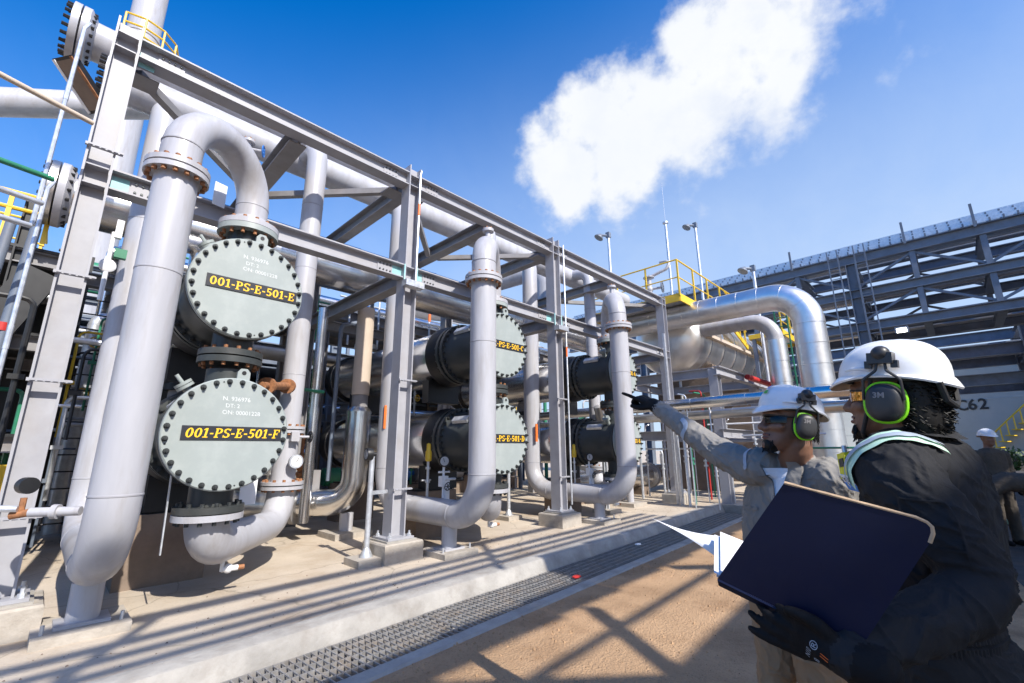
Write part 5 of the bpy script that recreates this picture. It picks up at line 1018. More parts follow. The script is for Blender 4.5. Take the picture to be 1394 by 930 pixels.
# second, lower rack deck behind, dark against the light
t = thing('lower_pipe_rack', 'dark lower pipe rack seen under the long truss behind the near helmet', 'pipe rack', (34.8, 0, 0))
for x in (34.8, 39.5):
    for z in (8.1, 6.55, 5.0): MB().ibeam((x, -19, z), (x, 16, z), 0.62, 0.34, 0.02, 0.03).build('chord', 'rack', t, smooth=False)
    for y in (-15.5, -9.5, -3.4, 2.6, 8.6, 14.5): MB().ibeam((x, y, -0.15), (x, y, 7.78), 0.5, 0.5, 0.03, 0.04, up=(0, 1, 0)).build('column', 'rack', t, smooth=False)
for y in (-15.5, -9.5, -3.4, 2.6, 8.6, 14.5):
    for z in (8.0, 6.45, 4.95): MB().ibeam((35.0, y, z), (39.3, y, z), 0.36, 0.28).build('cross_beam', 'rack', t, smooth=False)
for i in range(5):
    x = 35.4+i*0.9; nm = ('slim dark', 'thick grey', 'dull clad')[i % 3]; p = thing('rack_pipe', '%s pipe on the dark lower rack' % nm, 'pipe', (x, 0, 6.9), '%s pipes on the dark lower rack' % nm); MB().cyl((x, -19, 6.95), (x, 16, 6.95), (0.1, 0.22, 0.16)[i % 3], 12).build('pipe_run', ('rack', 'pipe', 'clad_dull')[i % 3], p)
t = thing('work_light', 'small lit white lamp under the long truss rack', 'lamp', (25.6, 1.04, 6.6)); MB().box((25.75, 1.04, 6.55), (0.18, 0.46, 0.28)).build('housing', 'rack', t, smooth=False); MB().box((25.65, 1.04, 6.52), (0.014, 0.34, 0.19)).build('lens', 'lamp', t, smooth=False)
# distant storage tanks and greenery
def storage_tank(label, x, y, r, h, text=None):
    t = thing('storage_tank', label, 'storage tank', (x, y, 0)); MB().lathe((x, y, 0), (0, 0, 1), [(0, r), (h, r), (h+0.1, r+0.05), (h+0.16, r+0.05), (h+0.9, r*0.3), (h+1.0, 0)], 64).build('shell', 'tankwhite', t)
    for z in (h*0.33, h*0.66): MB().lathe((x, y, z), (0, 0, 1), [(0, r), (0, r+0.03), (0.08, r+0.03), (0.08, r)], 64).build('band', 'tankwhite', t)
    return t
T1 = storage_tank('white storage tank marked C62 with a yellow stair, behind the far workers', 62.5, -5.0, 8.0, 8.2)
def tank_letters():
    a = math.atan2(5.0, -62.5)                               # the side of the shell that looks this way
    for i, ch in enumerate('C62'):
        gg = a-0.50+i*0.09; p = Vector((62.5+8.04*math.cos(gg), -5.0+8.04*math.sin(gg), 5.0)); n = Vector((math.cos(gg), math.sin(gg), 0)); xax = Vector((0, 0, 1)).cross(n)
        mt = Matrix(((xax.x, 0, n.x, p.x), (xax.y, 0, n.y, p.y), (0, 1, 0, p.z), (0, 0, 0, 1))); font_mesh(ch, 1.25, mt, bold=0.03).build('lettering', 'black', T1, smooth=False)
tank_letters()
for i in range(16):
    g = 2.75 + i*0.05; z = 1.0+i*0.46; p = (62.5+8.5*math.cos(g), -5+8.5*math.sin(g), z); MB().box(p, (1.0, 0.5, 0.08), g).build('stair_tread', 'yellow', T1, smooth=False)
    MB().cyl((62.5+8.95*math.cos(g), -5+8.95*math.sin(g), z), (62.5+8.95*math.cos(g), -5+8.95*math.sin(g), z+1.1), 0.05, 5).build('stair_post', 'yellow', T1)
MB().tube([(62.5+8.95*math.cos(2.75+i*0.05), -5+8.95*math.sin(2.75+i*0.05), 2.1+i*0.46) for i in range(16)], 0.06, 6).build('stair_rail', 'yellow', T1)
storage_tank('plain white storage tank partly hidden behind the near helmet', 60, 12, 8.5, 8.0)
t = thing('bund_wall', 'long tan bund wall and walkway above the far storage tank', 'wall', (45, 0, 0)); MB().box((44, -8, 0.5), (0.4, 60, 1.0)).build('wall', 'conc', t, smooth=False)
def bush(label, x, y, r, h, seed, grp):
    rr = random.Random(seed); t = thing('bush', label, 'bush', (x, y, 0), grp); m = MB()
    for i in range(260):
        d = Vector((rr.gauss(0, 1), rr.gauss(0, 1), rr.gauss(0, .8))).normalized()*rr.uniform(.3, 1)**.5; p = Vector((x+d.x*r, y+d.y*r, h*0.5+d.z*h*0.5)); a = Vector((rr.uniform(-1, 1), rr.uniform(-1, 1), rr.uniform(-1, 1))).normalized(); b = a.orthogonal().normalized(); s = rr.uniform(.1, .25)
        m.add([p-a*s, p+b*s*.45, p+a*s, p-b*s*.45], [(0, 1, 2, 3)])
    m.build('foliage', 'leaf', t, kind='stuff', smooth=False); s_ = MB()
    for i in range(4): s_.cyl((x, y, 0), (x+rr.uniform(-.5, .5)*r, y+rr.uniform(-.5, .5)*r, h*0.6), 0.05, 5)
    s_.build('stem', 'conc_dark', t)
for i in range(9): bush('low green bush growing in front of the far white tank', 40.5+(i % 3)*0.6, 4.0-i*1.9, 1.1, 1.5, i, 'bushes by the far tank')
for i in range(7):
    x = -30+i*11; storage = i % 2
    t = thing('distant_structure', '%s steel process tower far off behind the rear rack' % ('tall', 'short')[storage], 'tower', (x, 48, 0), '%s far towers' % ('tall', 'short')[storage]); hh = 5.5 if storage else 7.5
    for dx in (0, 3):
        for dy in (0, 3): MB().bar((x+dx, 48+dy, 0), (x+dx, 48+dy, hh), 0.35, 0.35).build('leg', 'rack', t, smooth=False)
    for z in (2.0, 4.0, 5.4):
        if z < hh: MB().box((x+1.5, 49.5, z), (3.8, 3.8, 0.2)).build('floor_deck', 'rack', t, smooth=False)
# ================================================================ the walkway and pipe rack behind the viewer, known by their shade on the ground
def yo(y, z): return y + SUN.y/SUN.z*z                        # a thing at height z shades the ground at y
t = thing('overhead_walkway', 'steel truss walkway overhead behind the viewer, throwing striped shade', 'walkway', (0, -5, 0))
ZW = 7.2
def yk(ys, x, z=ZW): return yo(ys, z)+K*(x-1.5)             # parallel to the kerb
XA, XB = -10, 9.5
for ys, z, w in ((4.66, ZW, 0.08), (4.90, ZW+0.02, 0.08), (5.16, ZW+0.05, 0.09), (5.70, ZW+0.08, 0.12)):
    MB().bar((XA, yk(ys, XA), z), (XB, yk(ys, XB), z), w, w).build('rail', 'steel', t, smooth=False)
for i in range(4):
    x = -9.3+i*4.3; MB().bar((x, yk(4.45, x), ZW-0.05), (x+0.9, yk(5.66, x+0.9), ZW+0.03), 0.08, 0.06).build('rail_post', 'steel', t, smooth=False)
for i in range(20):                                          # deck panels; a wider landing from x = 3.9 on
    xa = XA+i*1.2; ya, yb = yk(2.98, xa+0.6), yk(4.46 if xa > 3.6 else 3.55, xa+0.6)
    MB().box((xa+0.6, (ya+yb)/2, ZW-0.03-0.004*(i % 2)), (1.19, yb-ya, 0.05)).build('deck_panel', 'rack', t, smooth=False)
MB().bar((XA, yk(1.50, XA), ZW), (14, yk(1.50, 14), ZW), 0.14, 0.14).build('chord', 'rack', t, smooth=False)
for i in range(11):
    xa = -9.6+i*2.2; xb = xa+(1.5 if i % 2 else -0.9)
    MB().bar((xa, yk(2.96, xa), ZW-0.12), (xb, yk(1.5, xb), ZW-0.12), 0.15, 0.12).build('truss_diagonal', 'rack', t, smooth=False)
MB().bar((XA, yk(2.30, XA), ZW+0.12), (XB, yk(2.18, XB), ZW+0.12), 0.07, 0.07).build('tie_rod', 'rack', t, smooth=False)
t = thing('overhead_pipe_rack', 'broad pipe rack overhead behind the viewer, shading the road', 'pipe rack', (0, -9, 0))
rnd = random.Random(8); y = yo(1.12, ZW)
while y > -15:
    r = rnd.choice([0.12, 0.18, 0.25, 0.3]); y -= r
    if yo(-0.50, ZW) < y+r and y-r < yo(-0.02, ZW): y = yo(-0.52, ZW)-r
    MB().cyl((-10, y, ZW+0.2+r), (26, y, ZW+0.2+r), r, 14).build('pipe', rnd.choice(['pipe', 'steel_dark', 'rack', 'clad_dull']), t); y -= r+rnd.choice([0.02, 0.05, 0.12])
for x in (-6.5, -1, 5.2, 10.7, 16.2, 21.7):
    MB().ibeam((x, yo(1.45, ZW), ZW), (x, -15, ZW), 0.34, 0.24).build('cross_beam', 'rack', t, smooth=False)
    for yy in (yo(1.2, ZW), -11, -15):
        if x in (-6.5, 5.2, 16.2): MB().ibeam((x, yy, -0.16), (x, yy, ZW-0.18), 0.3, 0.3, 0.02, 0.025, up=(1, 0, 0)).build('column', 'rack', t, smooth=False)
# ================================================================ to metres
for me in bpy.data.meshes:
    if not me.get('_done'): me.transform(Matrix.Scale(S, 4)); me['_done'] = 1
for o in bpy.data.objects:
    if o is camo or o is suno: continue
    o.location = Vector(o.location)*S
# ================================================================ people (built in metres where they stand)
from mathutils.bvhtree import BVHTree
SOIL = -0.155*S
M['skin'] = mat('skin', (0.20, 0.10, 0.062), 0.5, var=0.12, vscale=30, dirt=(0.16, 0.07, 0.045), dirt_amt=0.35, dscale=14, bump=0.08, bscale=300)
def cloth(name, col, var=0.1, rough=0.85, fine=260, fold=9):
    m = mat(name, col, rough, var=var, vscale=7, dirt=tuple(c*0.8 for c in col), dirt_amt=0.4, dscale=5, bump=0.0, spec=0.25, rvar=0.05)
    nt = m.node_tree; N = nt.nodes; L = nt.links; b = N['Principled BSDF']; tc = [n for n in N if n.type == 'TEX_COORD'][0]
    n1 = N.new('ShaderNodeTexNoise'); n1.inputs['Scale'].default_value = fine; L.new(tc.outputs['Object'], n1.inputs['Vector'])
    n2 = N.new('ShaderNodeTexNoise'); n2.inputs['Scale'].default_value = fold; n2.inputs['Detail'].default_value = 3; n2.inputs['Distortion'].default_value = 1.2; L.new(tc.outputs['Object'], n2.inputs['Vector'])
    b1 = N.new('ShaderNodeBump'); b1.inputs['Strength'].default_value = 0.25; b1.inputs['Distance'].default_value = 0.002; L.new(n1.outputs[0], b1.inputs['Height'])
    b2 = N.new('ShaderNodeBump'); b2.inputs['Strength'].default_value = 0.5; b2.inputs['Distance'].default_value = 0.03; L.new(n2.outputs[0], b2.inputs['Height']); L.new(b1.outputs[0], b2.inputs['Normal']); L.new(b2.outputs[0], b.inputs['Normal'])
    return m
M['shirt'] = cloth('grey_shirt', (0.235, 0.222, 0.205)); M['tee'] = cloth('white_tee', (0.8, 0.8, 0.82)); M['khaki'] = cloth('khaki_trousers', (0.31, 0.20, 0.115))
M['coverall'] = cloth('black_coverall', (0.021, 0.021, 0.023), rough=0.85); M['glove'] = cloth('black_glove', (0.006, 0.006, 0.007), rough=0.75); M['boot'] = cloth('dark_boot', (0.03, 0.025, 0.02))
M['drab'] = cloth('drab_coverall', (0.075, 0.062, 0.05)); M['hair'] = mat('black_hair', (0.006, 0.0055, 0.005), 0.55, var=0.4, vscale=60, spec=0.3); M['hat'] = mat('white_hat', (0.80, 0.80, 0.80), 0.28, var=0.02, vscale=3, dirt=(0.62, 0.6, 0.57), dirt_amt=0.2, dscale=9, coat=0.3)
M['hat_in'] = mat('hat_inside', (0.72, 0.62, 0.50), 0.6, var=0.05); M['cup'] = mat('muff_shell', (0.03, 0.03, 0.032), 0.42, var=0.15, vscale=12); M['lime'] = mat('lime_ring', (0.28, 0.80, 0.02), 0.4, var=0.05)
M['tape'] = mat('reflective_tape', (0.34, 0.39, 0.46), 0.45, metal=0.0, var=0.08, vscale=30); M['tape_green'] = mat('lime_tape', (0.50, 0.72, 0.55), 0.5, var=0.12, vscale=30)
M['lens_dark'] = mat('dark_lens', (0.008, 0.008, 0.009), 0.12, var=0.1, coat=0.0, spec=0.35)
M['lip'] = mat('lip', (0.17, 0.06, 0.045), 0.45, var=0.1, vscale=40); M['lens_orange'] = mat('orange_lens', (0.9, 0.35, 0.03), 0.1, metal=0.7, var=0.3, vscale=40, coat=1.0)
M['navy'] = mat('navy_board', (0.0025, 0.005, 0.028), 0.5, var=0.2, vscale=3, dirt=(0.012, 0.013, 0.03), dirt_amt=0.5, dscale=7, rvar=0.14, spec=0.3); M['card'] = mat('bare_cardboard', (0.52, 0.36, 0.22), 0.85, var=0.2, vscale=50); M['paper'] = mat('paper', (0.80, 0.79, 0.80), 0.8, var=0.02)
M['badge_blue'] = mat('badge_blue', (0.03, 0.22, 0.65), 0.4, var=0.05); M['gas_yellow'] = mat('detector_yellow', (0.75, 0.68, 0.02), 0.4, var=0.05)
def V(*a): return Vector(a)
def ell(m, secs, n=22, p=2.4):
    # closed loft of superellipse sections: (centre, half-width vector, half-depth vector)
    vs = []
    for c, u, w in secs:
        for j in range(n):
            g = 2*math.pi*j/n; cg, sg = math.cos(g), math.sin(g)
            vs.append(Vector(c) + Vector(u)*math.copysign(abs(cg)**(2/p), cg) + Vector(w)*math.copysign(abs(sg)**(2/p), sg))
    k = len(secs); fs = [(i*n+j, i*n+(j+1) % n, (i+1)*n+(j+1) % n, (i+1)*n+j) for i in range(k-1) for j in range(n)]
    return m.add(vs, fs+[tuple(range(n))[::-1], tuple(range((k-1)*n, k*n))])
def limb(m, pts, rs, n=14, sub=4):
    # smooth tapered limb with rounded ends
    P = [Vector(p) for p in pts]; out = []; rr = []
    for i in range(len(P)-1):
        for j in range(sub):
            t = j/sub; p0 = P[max(0, i-1)]; p1 = P[i]; p2 = P[i+1]; p3 = P[min(len(P)-1, i+2)]
            out.append(0.5*((2*p1)+(p2-p0)*t+(2*p0-5*p1+4*p2-p3)*t*t+(3*p1-p0-3*p2+p3)*t**3)); s = t*t*(3-2*t); rr.append(rs[i]*(1-s)+rs[i+1]*s)
    out.append(P[-1]); rr.append(rs[-1])
    d0 = (out[0]-out[1]).normalized(); d1 = (out[-1]-out[-2]).normalized()
    pre = [(out[0]+d0*rr[0]*q, rr[0]*math.sqrt(1-q*q)) for q in (0.95, 0.7, 0.35)]; post = [(out[-1]+d1*rr[-1]*q, rr[-1]*math.sqrt(1-q*q)) for q in (0.35, 0.7, 0.95)]
    return m.tube([a for a, _ in pre]+out+[a for a, _ in post], [b for _, b in pre]+rr+[b for _, b in post], n)
def head_mesh(hm):
    # hm: matrix, local +Y is where the face looks, +Z up, origin between the ears at eye height
    T = lambda x, y, z: hm @ Vector((x, y, z)); m = MB(); secs = []
    for z, hw, yf, yb in [(-.121, .016, .076, .036), (-.115, .030, .088, .024), (-.100, .043, .094, .004), (-.085, .051, .093, -.02), (-.068, .057, .091, -.045), (-.045, .063, .088, -.068), (-.022, .068, .087, -.086), (0, .071, .081, -.096), (.018, .073, .089, -.1), (.03, .074, .091, -.101), (.055, .075, .085, -.1), (.08, .070, .068, -.09), (.103, .053, .040, -.066), (.116, .024, .010, -.032)]:
        c = T(0, (yf+yb)/2, z); secs.append((c, T(hw, (yf+yb)/2, z)-c, T(0, yf, z)-c))
    ell(m, secs, 26, 2.25)
    limb(m, [T(0, .086, .016), T(0, .100, -.012), T(0, .113, -.034)], [.010, .0115, .0145], 10)
    for s in (-1, 1):
        m.ball(T(s*.013, .099, -.038), .0115, 10, 8); limb(m, [T(s*.008, .093, .028), T(s*.035, .086, .028), T(s*.058, .066, .02)], [.009, .010, .008], 8)
        limb(m, [T(s*.03, .080, -.03), T(s*.052, .062, -.028)], [.016, .018], 10); m.ball(T(s*.034, .077, .004), .012, 10, 8)
        limb(m, [T(s*.074, -.012, .012), T(s*.079, -.02, -.01), T(s*.074, -.012, -.032)], [.010, .013, .009], 8)
    limb(m, [T(-.022, .085, -.064), T(0, .094, -.061), T(.022, .085, -.064)], [.005, .0075, .005], 8); limb(m, [T(-.02, .085, -.073), T(0, .0945, -.0745), T(.02, .085, -.073)], [.005, .0085, .005], 8)
    m.ball(T(0, .088, -.105), .018, 12, 8)
    return m
def hand_mesh(hm, curls, thumb, mirror=1, s=1.0):
    # wrist at the origin, fingers along +Y, back of the hand +Z, thumb towards -X*mirror
    m = MB(); T = lambda x, y, z: hm @ Vector((x*mirror*s, y*s, z*s))
    xs = [-.035, -.0115, .012, .035]; my = [.092, .096, .091, .082]; ln = [.078, .086, .079, .062]
    ell(m, [(T(0, -.02, 0), T(.027, -.02, 0)-T(0, -.02, 0), T(0, -.02, .02)-T(0, -.02, 0)), (T(0, .015, 0), T(.031, .015, 0)-T(0, .015, 0), T(0, .015, .019)-T(0, .015, 0)), (T(0, .055, .001), T(.043, .055, 0)-T(0, .055, 0), T(0, .055, .016)-T(0, .055, 0)), (T(0, .088, .001), T(.045, .088, 0)-T(0, .088, 0), T(0, .088, .013)-T(0, .088, 0))], 18)
    for i in range(4):
        a = 0.0; p = Vector((xs[i], my[i], 0.0)); pts = [T(xs[i], my[i]-.03, 0), T(*p)]
        for q, fr in enumerate((.46, .30, .24)):
            a += curls[i][q]; d = Vector(((xs[i]*0.9)*(1-min(1, a)), math.cos(a), -math.sin(a))).normalized(); p = p+d*ln[i]*fr; pts.append(T(*p))
        limb(m, pts, [.0112*s, .0103*s, .0098*s, .0092*s, .0082*s], 12)
    tp = [Vector(q) for q in thumb]; limb(m, [T(*q) for q in tp], [.017*s, .0145*s, .0125*s, .010*s], 12)
    return m
def body(name, parent, pieces, mats, voxel=0.0075, wrinkle=None, over=None, sm=3, seed=0.0):
    # one continuous surface: the pieces fused by a voxel remesh, materials kept by nearest piece
    allm = MB()
    for pm, _ in pieces: allm.add(pm.v, pm.f)
    me = bpy.data.meshes.new('raw'); me.from_pydata(allm.v, [], allm.f); o = bpy.data.objects.new('raw', me); C.objects.link(o)
    bmh = bmesh.new(); bmh.from_mesh(me); bmesh.ops.recalc_face_normals(bmh, faces=bmh.faces); bmh.to_mesh(me); bmh.free()
    r = o.modifiers.new('fuse', 'REMESH'); r.mode = 'VOXEL'; r.voxel_size = voxel; r.use_smooth_shade = True
    k = o.modifiers.new('soft', 'SMOOTH'); k.factor = 0.5; k.iterations = sm
    dg = bpy.context.evaluated_depsgraph_get(); nm = bpy.data.meshes.new_from_object(o.evaluated_get(dg)); bpy.data.objects.remove(o)
    own = [q for pm, q in pieces for _ in pm.f]; tree0 = BVHTree.FromPolygons([Vector(v) for v in allm.v], allm.f); idx = []
    for p in nm.polygons:
        bi = own[tree0.find_nearest(p.center)[2]]
        idx.append(over(p.center, bi) if over else bi)
    if wrinkle:
        vm = [0]*len(nm.vertices)
        for p in nm.polygons:
            for v in p.vertices: vm[v] = idx[p.index]
        nv = len(nm.vertices); no = [0.0]*(nv*3); nm.vertices.foreach_get('normal', no); co = [0.0]*(nv*3); nm.vertices.foreach_get('co', co)
        for i in range(nv):
            amp = wrinkle.get(vm[i], 0)
            if amp:
                c = V(*co[3*i:3*i+3]); nr_ = V(*no[3*i:3*i+3]); q = mnoise.noise(V(c.x*8+seed, c.y*8, c.z*8)); w = 1-abs(mnoise.noise(V(c.x*20+c.z*9+q*2.2, c.y*20+seed, c.z*17-c.y*8+q*2))*2.2); w2 = mnoise.noise(V(c.x*7, c.y*7+seed, c.z*6)); w = max(-.4, w)**3 if w > 0 else w*.3
                c = c + nr_*(amp*(0.75*w+0.5*w2-0.15)); co[3*i:3*i+3] = c[:]
        nm.vertices.foreach_set('co', co)
    nm.name = name
    for q in mats: nm.materials.append(M[q])
    nm.polygons.foreach_set('material_index', idx); nm.shade_smooth(); nm.update()
    b = bpy.data.objects.new(name, nm); C.objects.link(b); b.parent = parent; off = Vector(parent['_o']); nm.transform(Matrix.Translation(-off)); b['_o'] = tuple(off)
    return b, BVHTree.FromPolygons([v.co+off for v in nm.vertices], [tuple(p.vertices) for p in nm.polygons])
def ribbon(tree, path, width, lift=0.004, n=26, cross=4, view=None, wobble=0.0):
    # a strip laid on the surface along a path
    P = [Vector(p) for p in path]; cum = [0]
    for i in range(1, len(P)): cum.append(cum[-1]+(P[i]-P[i-1]).length)
    def at(t):
        t *= cum[-1]
        for i in range(1, len(P)):
            if cum[i] >= t-1e-9: return P[i-1].lerp(P[i], (t-cum[i-1])/max(1e-9, cum[i]-cum[i-1]))
        return P[-1]
    pts = [at(i/n) for i in range(n+1)]; sn = []
    for p in pts: h = tree.find_nearest(p); sn.append((h[0], h[1]))
    for _ in range(4): sn = [sn[i] if i in (0, n) else (sn[i][0], (sn[i-1][1]+sn[i][1]+sn[i+1][1]).normalized()) for i in range(n+1)]
    m = MB(); vs = []
    for i, (c, nr) in enumerate(sn):
        t_ = (sn[min(n, i+1)][0]-sn[max(0, i-1)][0]).normalized(); s = nr.cross(t_).normalized(); w = (width[min(len(width)-1, int(i/n*(len(width)-1)))]*(1-(i/n*(len(width)-1)) % 1)+width[min(len(width)-1, int(i/n*(len(width)-1))+1)]*((i/n*(len(width)-1)) % 1)) if isinstance(width, list) else width*(1+wobble*mnoise.noise(V(i*0.7, width*90, 0)))
        for j in range(cross+1):
            q = c+s*w*(j/cross-0.5); h = tree.find_nearest(q); vs.append(h[0]+h[1]*lift)
    k = cross+1
    for _ in range(3):                                       # cloth tape bridges the small folds
        vs = [vs[q] if q < k or q >= n*k else (vs[q-k]+vs[q]*2+vs[q+k])*0.25 for q in range(len(vs))]
    nm_ = [sn[q//k][1] for q in range(len(vs))]; vs = [a_+b_*lift*0.6 for a_, b_ in zip(vs, nm_)]
    return m.add(vs, [(i*k+j, i*k+j+1, (i+1)*k+j+1, (i+1)*k+j) for i in range(n) for j in range(cross)])
HS = 0.96
def hard_hat(name, label, hm, owner_logo=None, tilt=0.0, muffs=(-1, 1), brim=1.0):
    hm = hm @ Matrix.Rotation(tilt, 4, 'X'); o = hm @ Vector((0, 0, .08))
    t = thing('hard_hat', label, 'hard hat', o); T = lambda x, y, z: hm @ Vector((x, y, z))
    a, bf, bb, hgt, z0 = .106, .134, .132, .108, .060
    def dome(u, g): # u 0 rim .. 1 top
        ph = u*math.pi/2; r = math.cos(ph)**0.82; x = a*r*math.cos(g); y = (bf if math.sin(g) > 0 else bb)*r*math.sin(g)-.004; z = z0+hgt*math.sin(ph)**0.95
        rid = math.exp(-(x/.022)**2)*0.007*min(1, u*3)*(1 if u > .1 else 0); return (x*(1+rid*0), y, z+rid)
    n = 64; rings = []
    for k in range(9):                                       # brim from the edge inwards
        q = k/8; rr = []
        for j in range(n):
            g = 2*math.pi*j/n; sg = math.sin(g); ox = .122; oy = (.160 if sg > 0 else .150)*brim
            ex = ox*math.cos(g); ey = oy*sg-.004; droop = -.004-.030*sg**2*(1.0 if sg > 0 else .85); bx, by, bz = dome(0, g)
            rr.append((ex+(bx-ex)*q, ey+(by-ey)*q, z0+droop*(1-q)**1.3))
        rings.append(rr)
    for k in range(1, 12): rings.append([dome(k/12, 2*math.pi*j/n) for j in range(n)])
    m = MB(); vs = [T(*p) for r_ in rings for p in r_]; K = len(rings); top = len(vs); vs.append(T(0, -.004, z0+hgt+.007))
    fs = [(i*n+j, i*n+(j+1) % n, (i+1)*n+(j+1) % n, (i+1)*n+j) for i in range(K-1) for j in range(n)]+[((K-1)*n+j, (K-1)*n+(j+1) % n, top) for j in range(n)]
    m.add(vs, fs)
    # inner face, a few millimetres inside, so the shell has thickness
    m.mi = 1; ins = [tuple((p[0]*.975, p[1]*.98, p[2]-.0045)) for r_ in rings for p in r_]; vi = [T(*p) for p in ins]+[T(0, -.004, z0+hgt-.002)]
    m.add(vi, [f[::-1] for f in fs]); m.mi = 0; b0 = 0; N_ = len(vs)
    for j in range(n): m.f.append((j, (j+1) % n, N_+(j+1) % n, N_+j)[::-1]); m.m.append(0)
    m.build('shell', ['hat', 'hat_in'], t, ang=50)
    bd = MB(); bd.tube([T(.098*math.cos(2*math.pi*j/24), .118*math.sin(2*math.pi*j/24)-.004, .052) for j in range(25)], .009, 6, cap=False); bd.build('headband', 'cup', t)
    for s in (-1, 1):
        c_ = MB(); c_.tube([T(s*.1085, .02, .075), T(s*.1175, .035, .078), T(s*.1145, .06, .077), T(s*.101, .078, .075)], .005, 8); c_.build('slot_rib', 'hat', t)
    for s in muffs:                                          # ear defenders clipped to the hat
        mt = MB(); mt.box(T(s*.118, -.012, .105), (.03, .058, .03), rot=hm.to_3x3()); mt.ball(T(s*.119, -.012, .118), .022, 12, 8); mt.box(T(s*.116, .018, .088), (.014, .016, .02), rot=hm.to_3x3()); mt.box(T(s*.116, -.042, .088), (.014, .016, .02), rot=hm.to_3x3()); am = mt.build('muff_mount', 'cup', t)
        w = MB()
        for sy in (-1, 1): w.tube(bend([T(s*.120, -.012+sy*.008, .10), T(s*.124, -.012+sy*.012, .07), T(s*.126, -.012+sy*.042, .045), T(s*.118, -.012+sy*.046, -.012)], .012, 4), .0036, 8)
        w.build('muff_arm', 'cup', am)
        def cup(rx, ry, rz, cx, pw):
            q = MB(); vs = []; nn = 30; prof = [(1.0, 0), (1.0, .35), (.96, .6), (.86, .82), (.66, .95), (.35, 1.0)]
            for f_, h in prof:
                for j in range(nn):
                    g = 2*math.pi*j/nn; cg, sg = math.cos(g), math.sin(g); vs.append(T(s*(cx+rx*h), -.012+ry*f_*math.copysign(abs(cg)**pw, cg), -.018+rz*f_*math.copysign(abs(sg)**pw, sg)))
            fs = [(i*nn+j, i*nn+(j+1) % nn, (i+1)*nn+(j+1) % nn, (i+1)*nn+j) for i in range(len(prof)-1) for j in range(nn)]
            return q.add(vs, fs+[tuple(range(nn)), tuple(range((len(prof)-1)*nn, len(prof)*nn))])
        cu = cup(.034, .043, .053, .102, .82).build('ear_cup', 'cup', t, ang=45)
        rg = [T(s*(.104+.008*math.cos(2*math.pi*j/40)), -.012+.0445*math.copysign(abs(math.cos(2*math.pi*j/40))**.82, math.cos(2*math.pi*j/40)), -.018+.0545*math.copysign(abs(math.sin(2*math.pi*j/40))**.82, math.sin(2*math.pi*j/40))) for j in range(41)]
        MB().tube(rg, .0048, 8, cap=False).build('ring', 'lime', cu)
        cup(.028, .040, .050, .075, .85).build('cushion', 'rubber', cu)
        xa = hm.to_3x3() @ V(0, s, 0); za = hm.to_3x3() @ V(0, 0, 1); na = hm.to_3x3() @ V(s, 0, 0); p = T(s*.1365, -.006, .000)
        mt4 = Matrix(((xa.x, za.x, na.x, p.x), (xa.y, za.y, na.y, p.y), (xa.z, za.z, na.z, p.z), (0, 0, 0, 1))); font_mesh('3M', .021, mt4, extrude=.0004, bold=.0006).build('embossed_mark', 'steel_dark', cu, smooth=False)
    return t, T
def glasses(label, hm, lens):
    t = thing('safety_glasses', label, 'glasses', hm @ V(0, .09, 0)); T = lambda x, y, z: hm @ Vector((x, y, z)); m = MB(); vs = []; n = 22
    def pt(a, z): return T(.078*math.sin(a), .018+.082*math.cos(a)+.004*(1-abs(z)/.02), z)
    for i in range(n+1):
        a = R(-72+144*i/n); e = abs(2*i/n-1); lo = -.018+.007*e-.010*math.exp(-((a)/.12)**2)*-1; hi = .019-.004*e
        for z in (hi, hi*.4, lo*.5, lo): vs.append(pt(a, z))
    m.add(vs, [(i*4+j, i*4+j+1, (i+1)*4+j+1, (i+1)*4+j) for i in range(n) for j in range(3)]); m.build('lens', lens, t)
    f = MB(); f.tube([pt(R(-74+148*i/n), .0195-.004*abs(2*i/n-1)) for i in range(n+1)], .0032, 8)
    for s in (-1, 1): f.tube([pt(R(s*73), .014), T(s*.079, .0, .016), T(s*.079, -.05, .004)], .0032, 6)
    f.build('frame', 'cup', t)
def head_matrix(pos, fwd, pitch=0.0, roll=0.0):
    f_ = V(fwd[0], fwd[1], 0).normalized(); x = V(f_.y, -f_.x, 0)
    return Matrix(((x.x, f_.x, 0, pos[0]), (x.y, f_.y, 0, pos[1]), (0, 0, 1, pos[2]), (0, 0, 0, 1))) @ Matrix.Scale(0.96, 4) @ Matrix.Rotation(pitch, 4, 'X') @ Matrix.Rotation(roll, 4, 'Y')
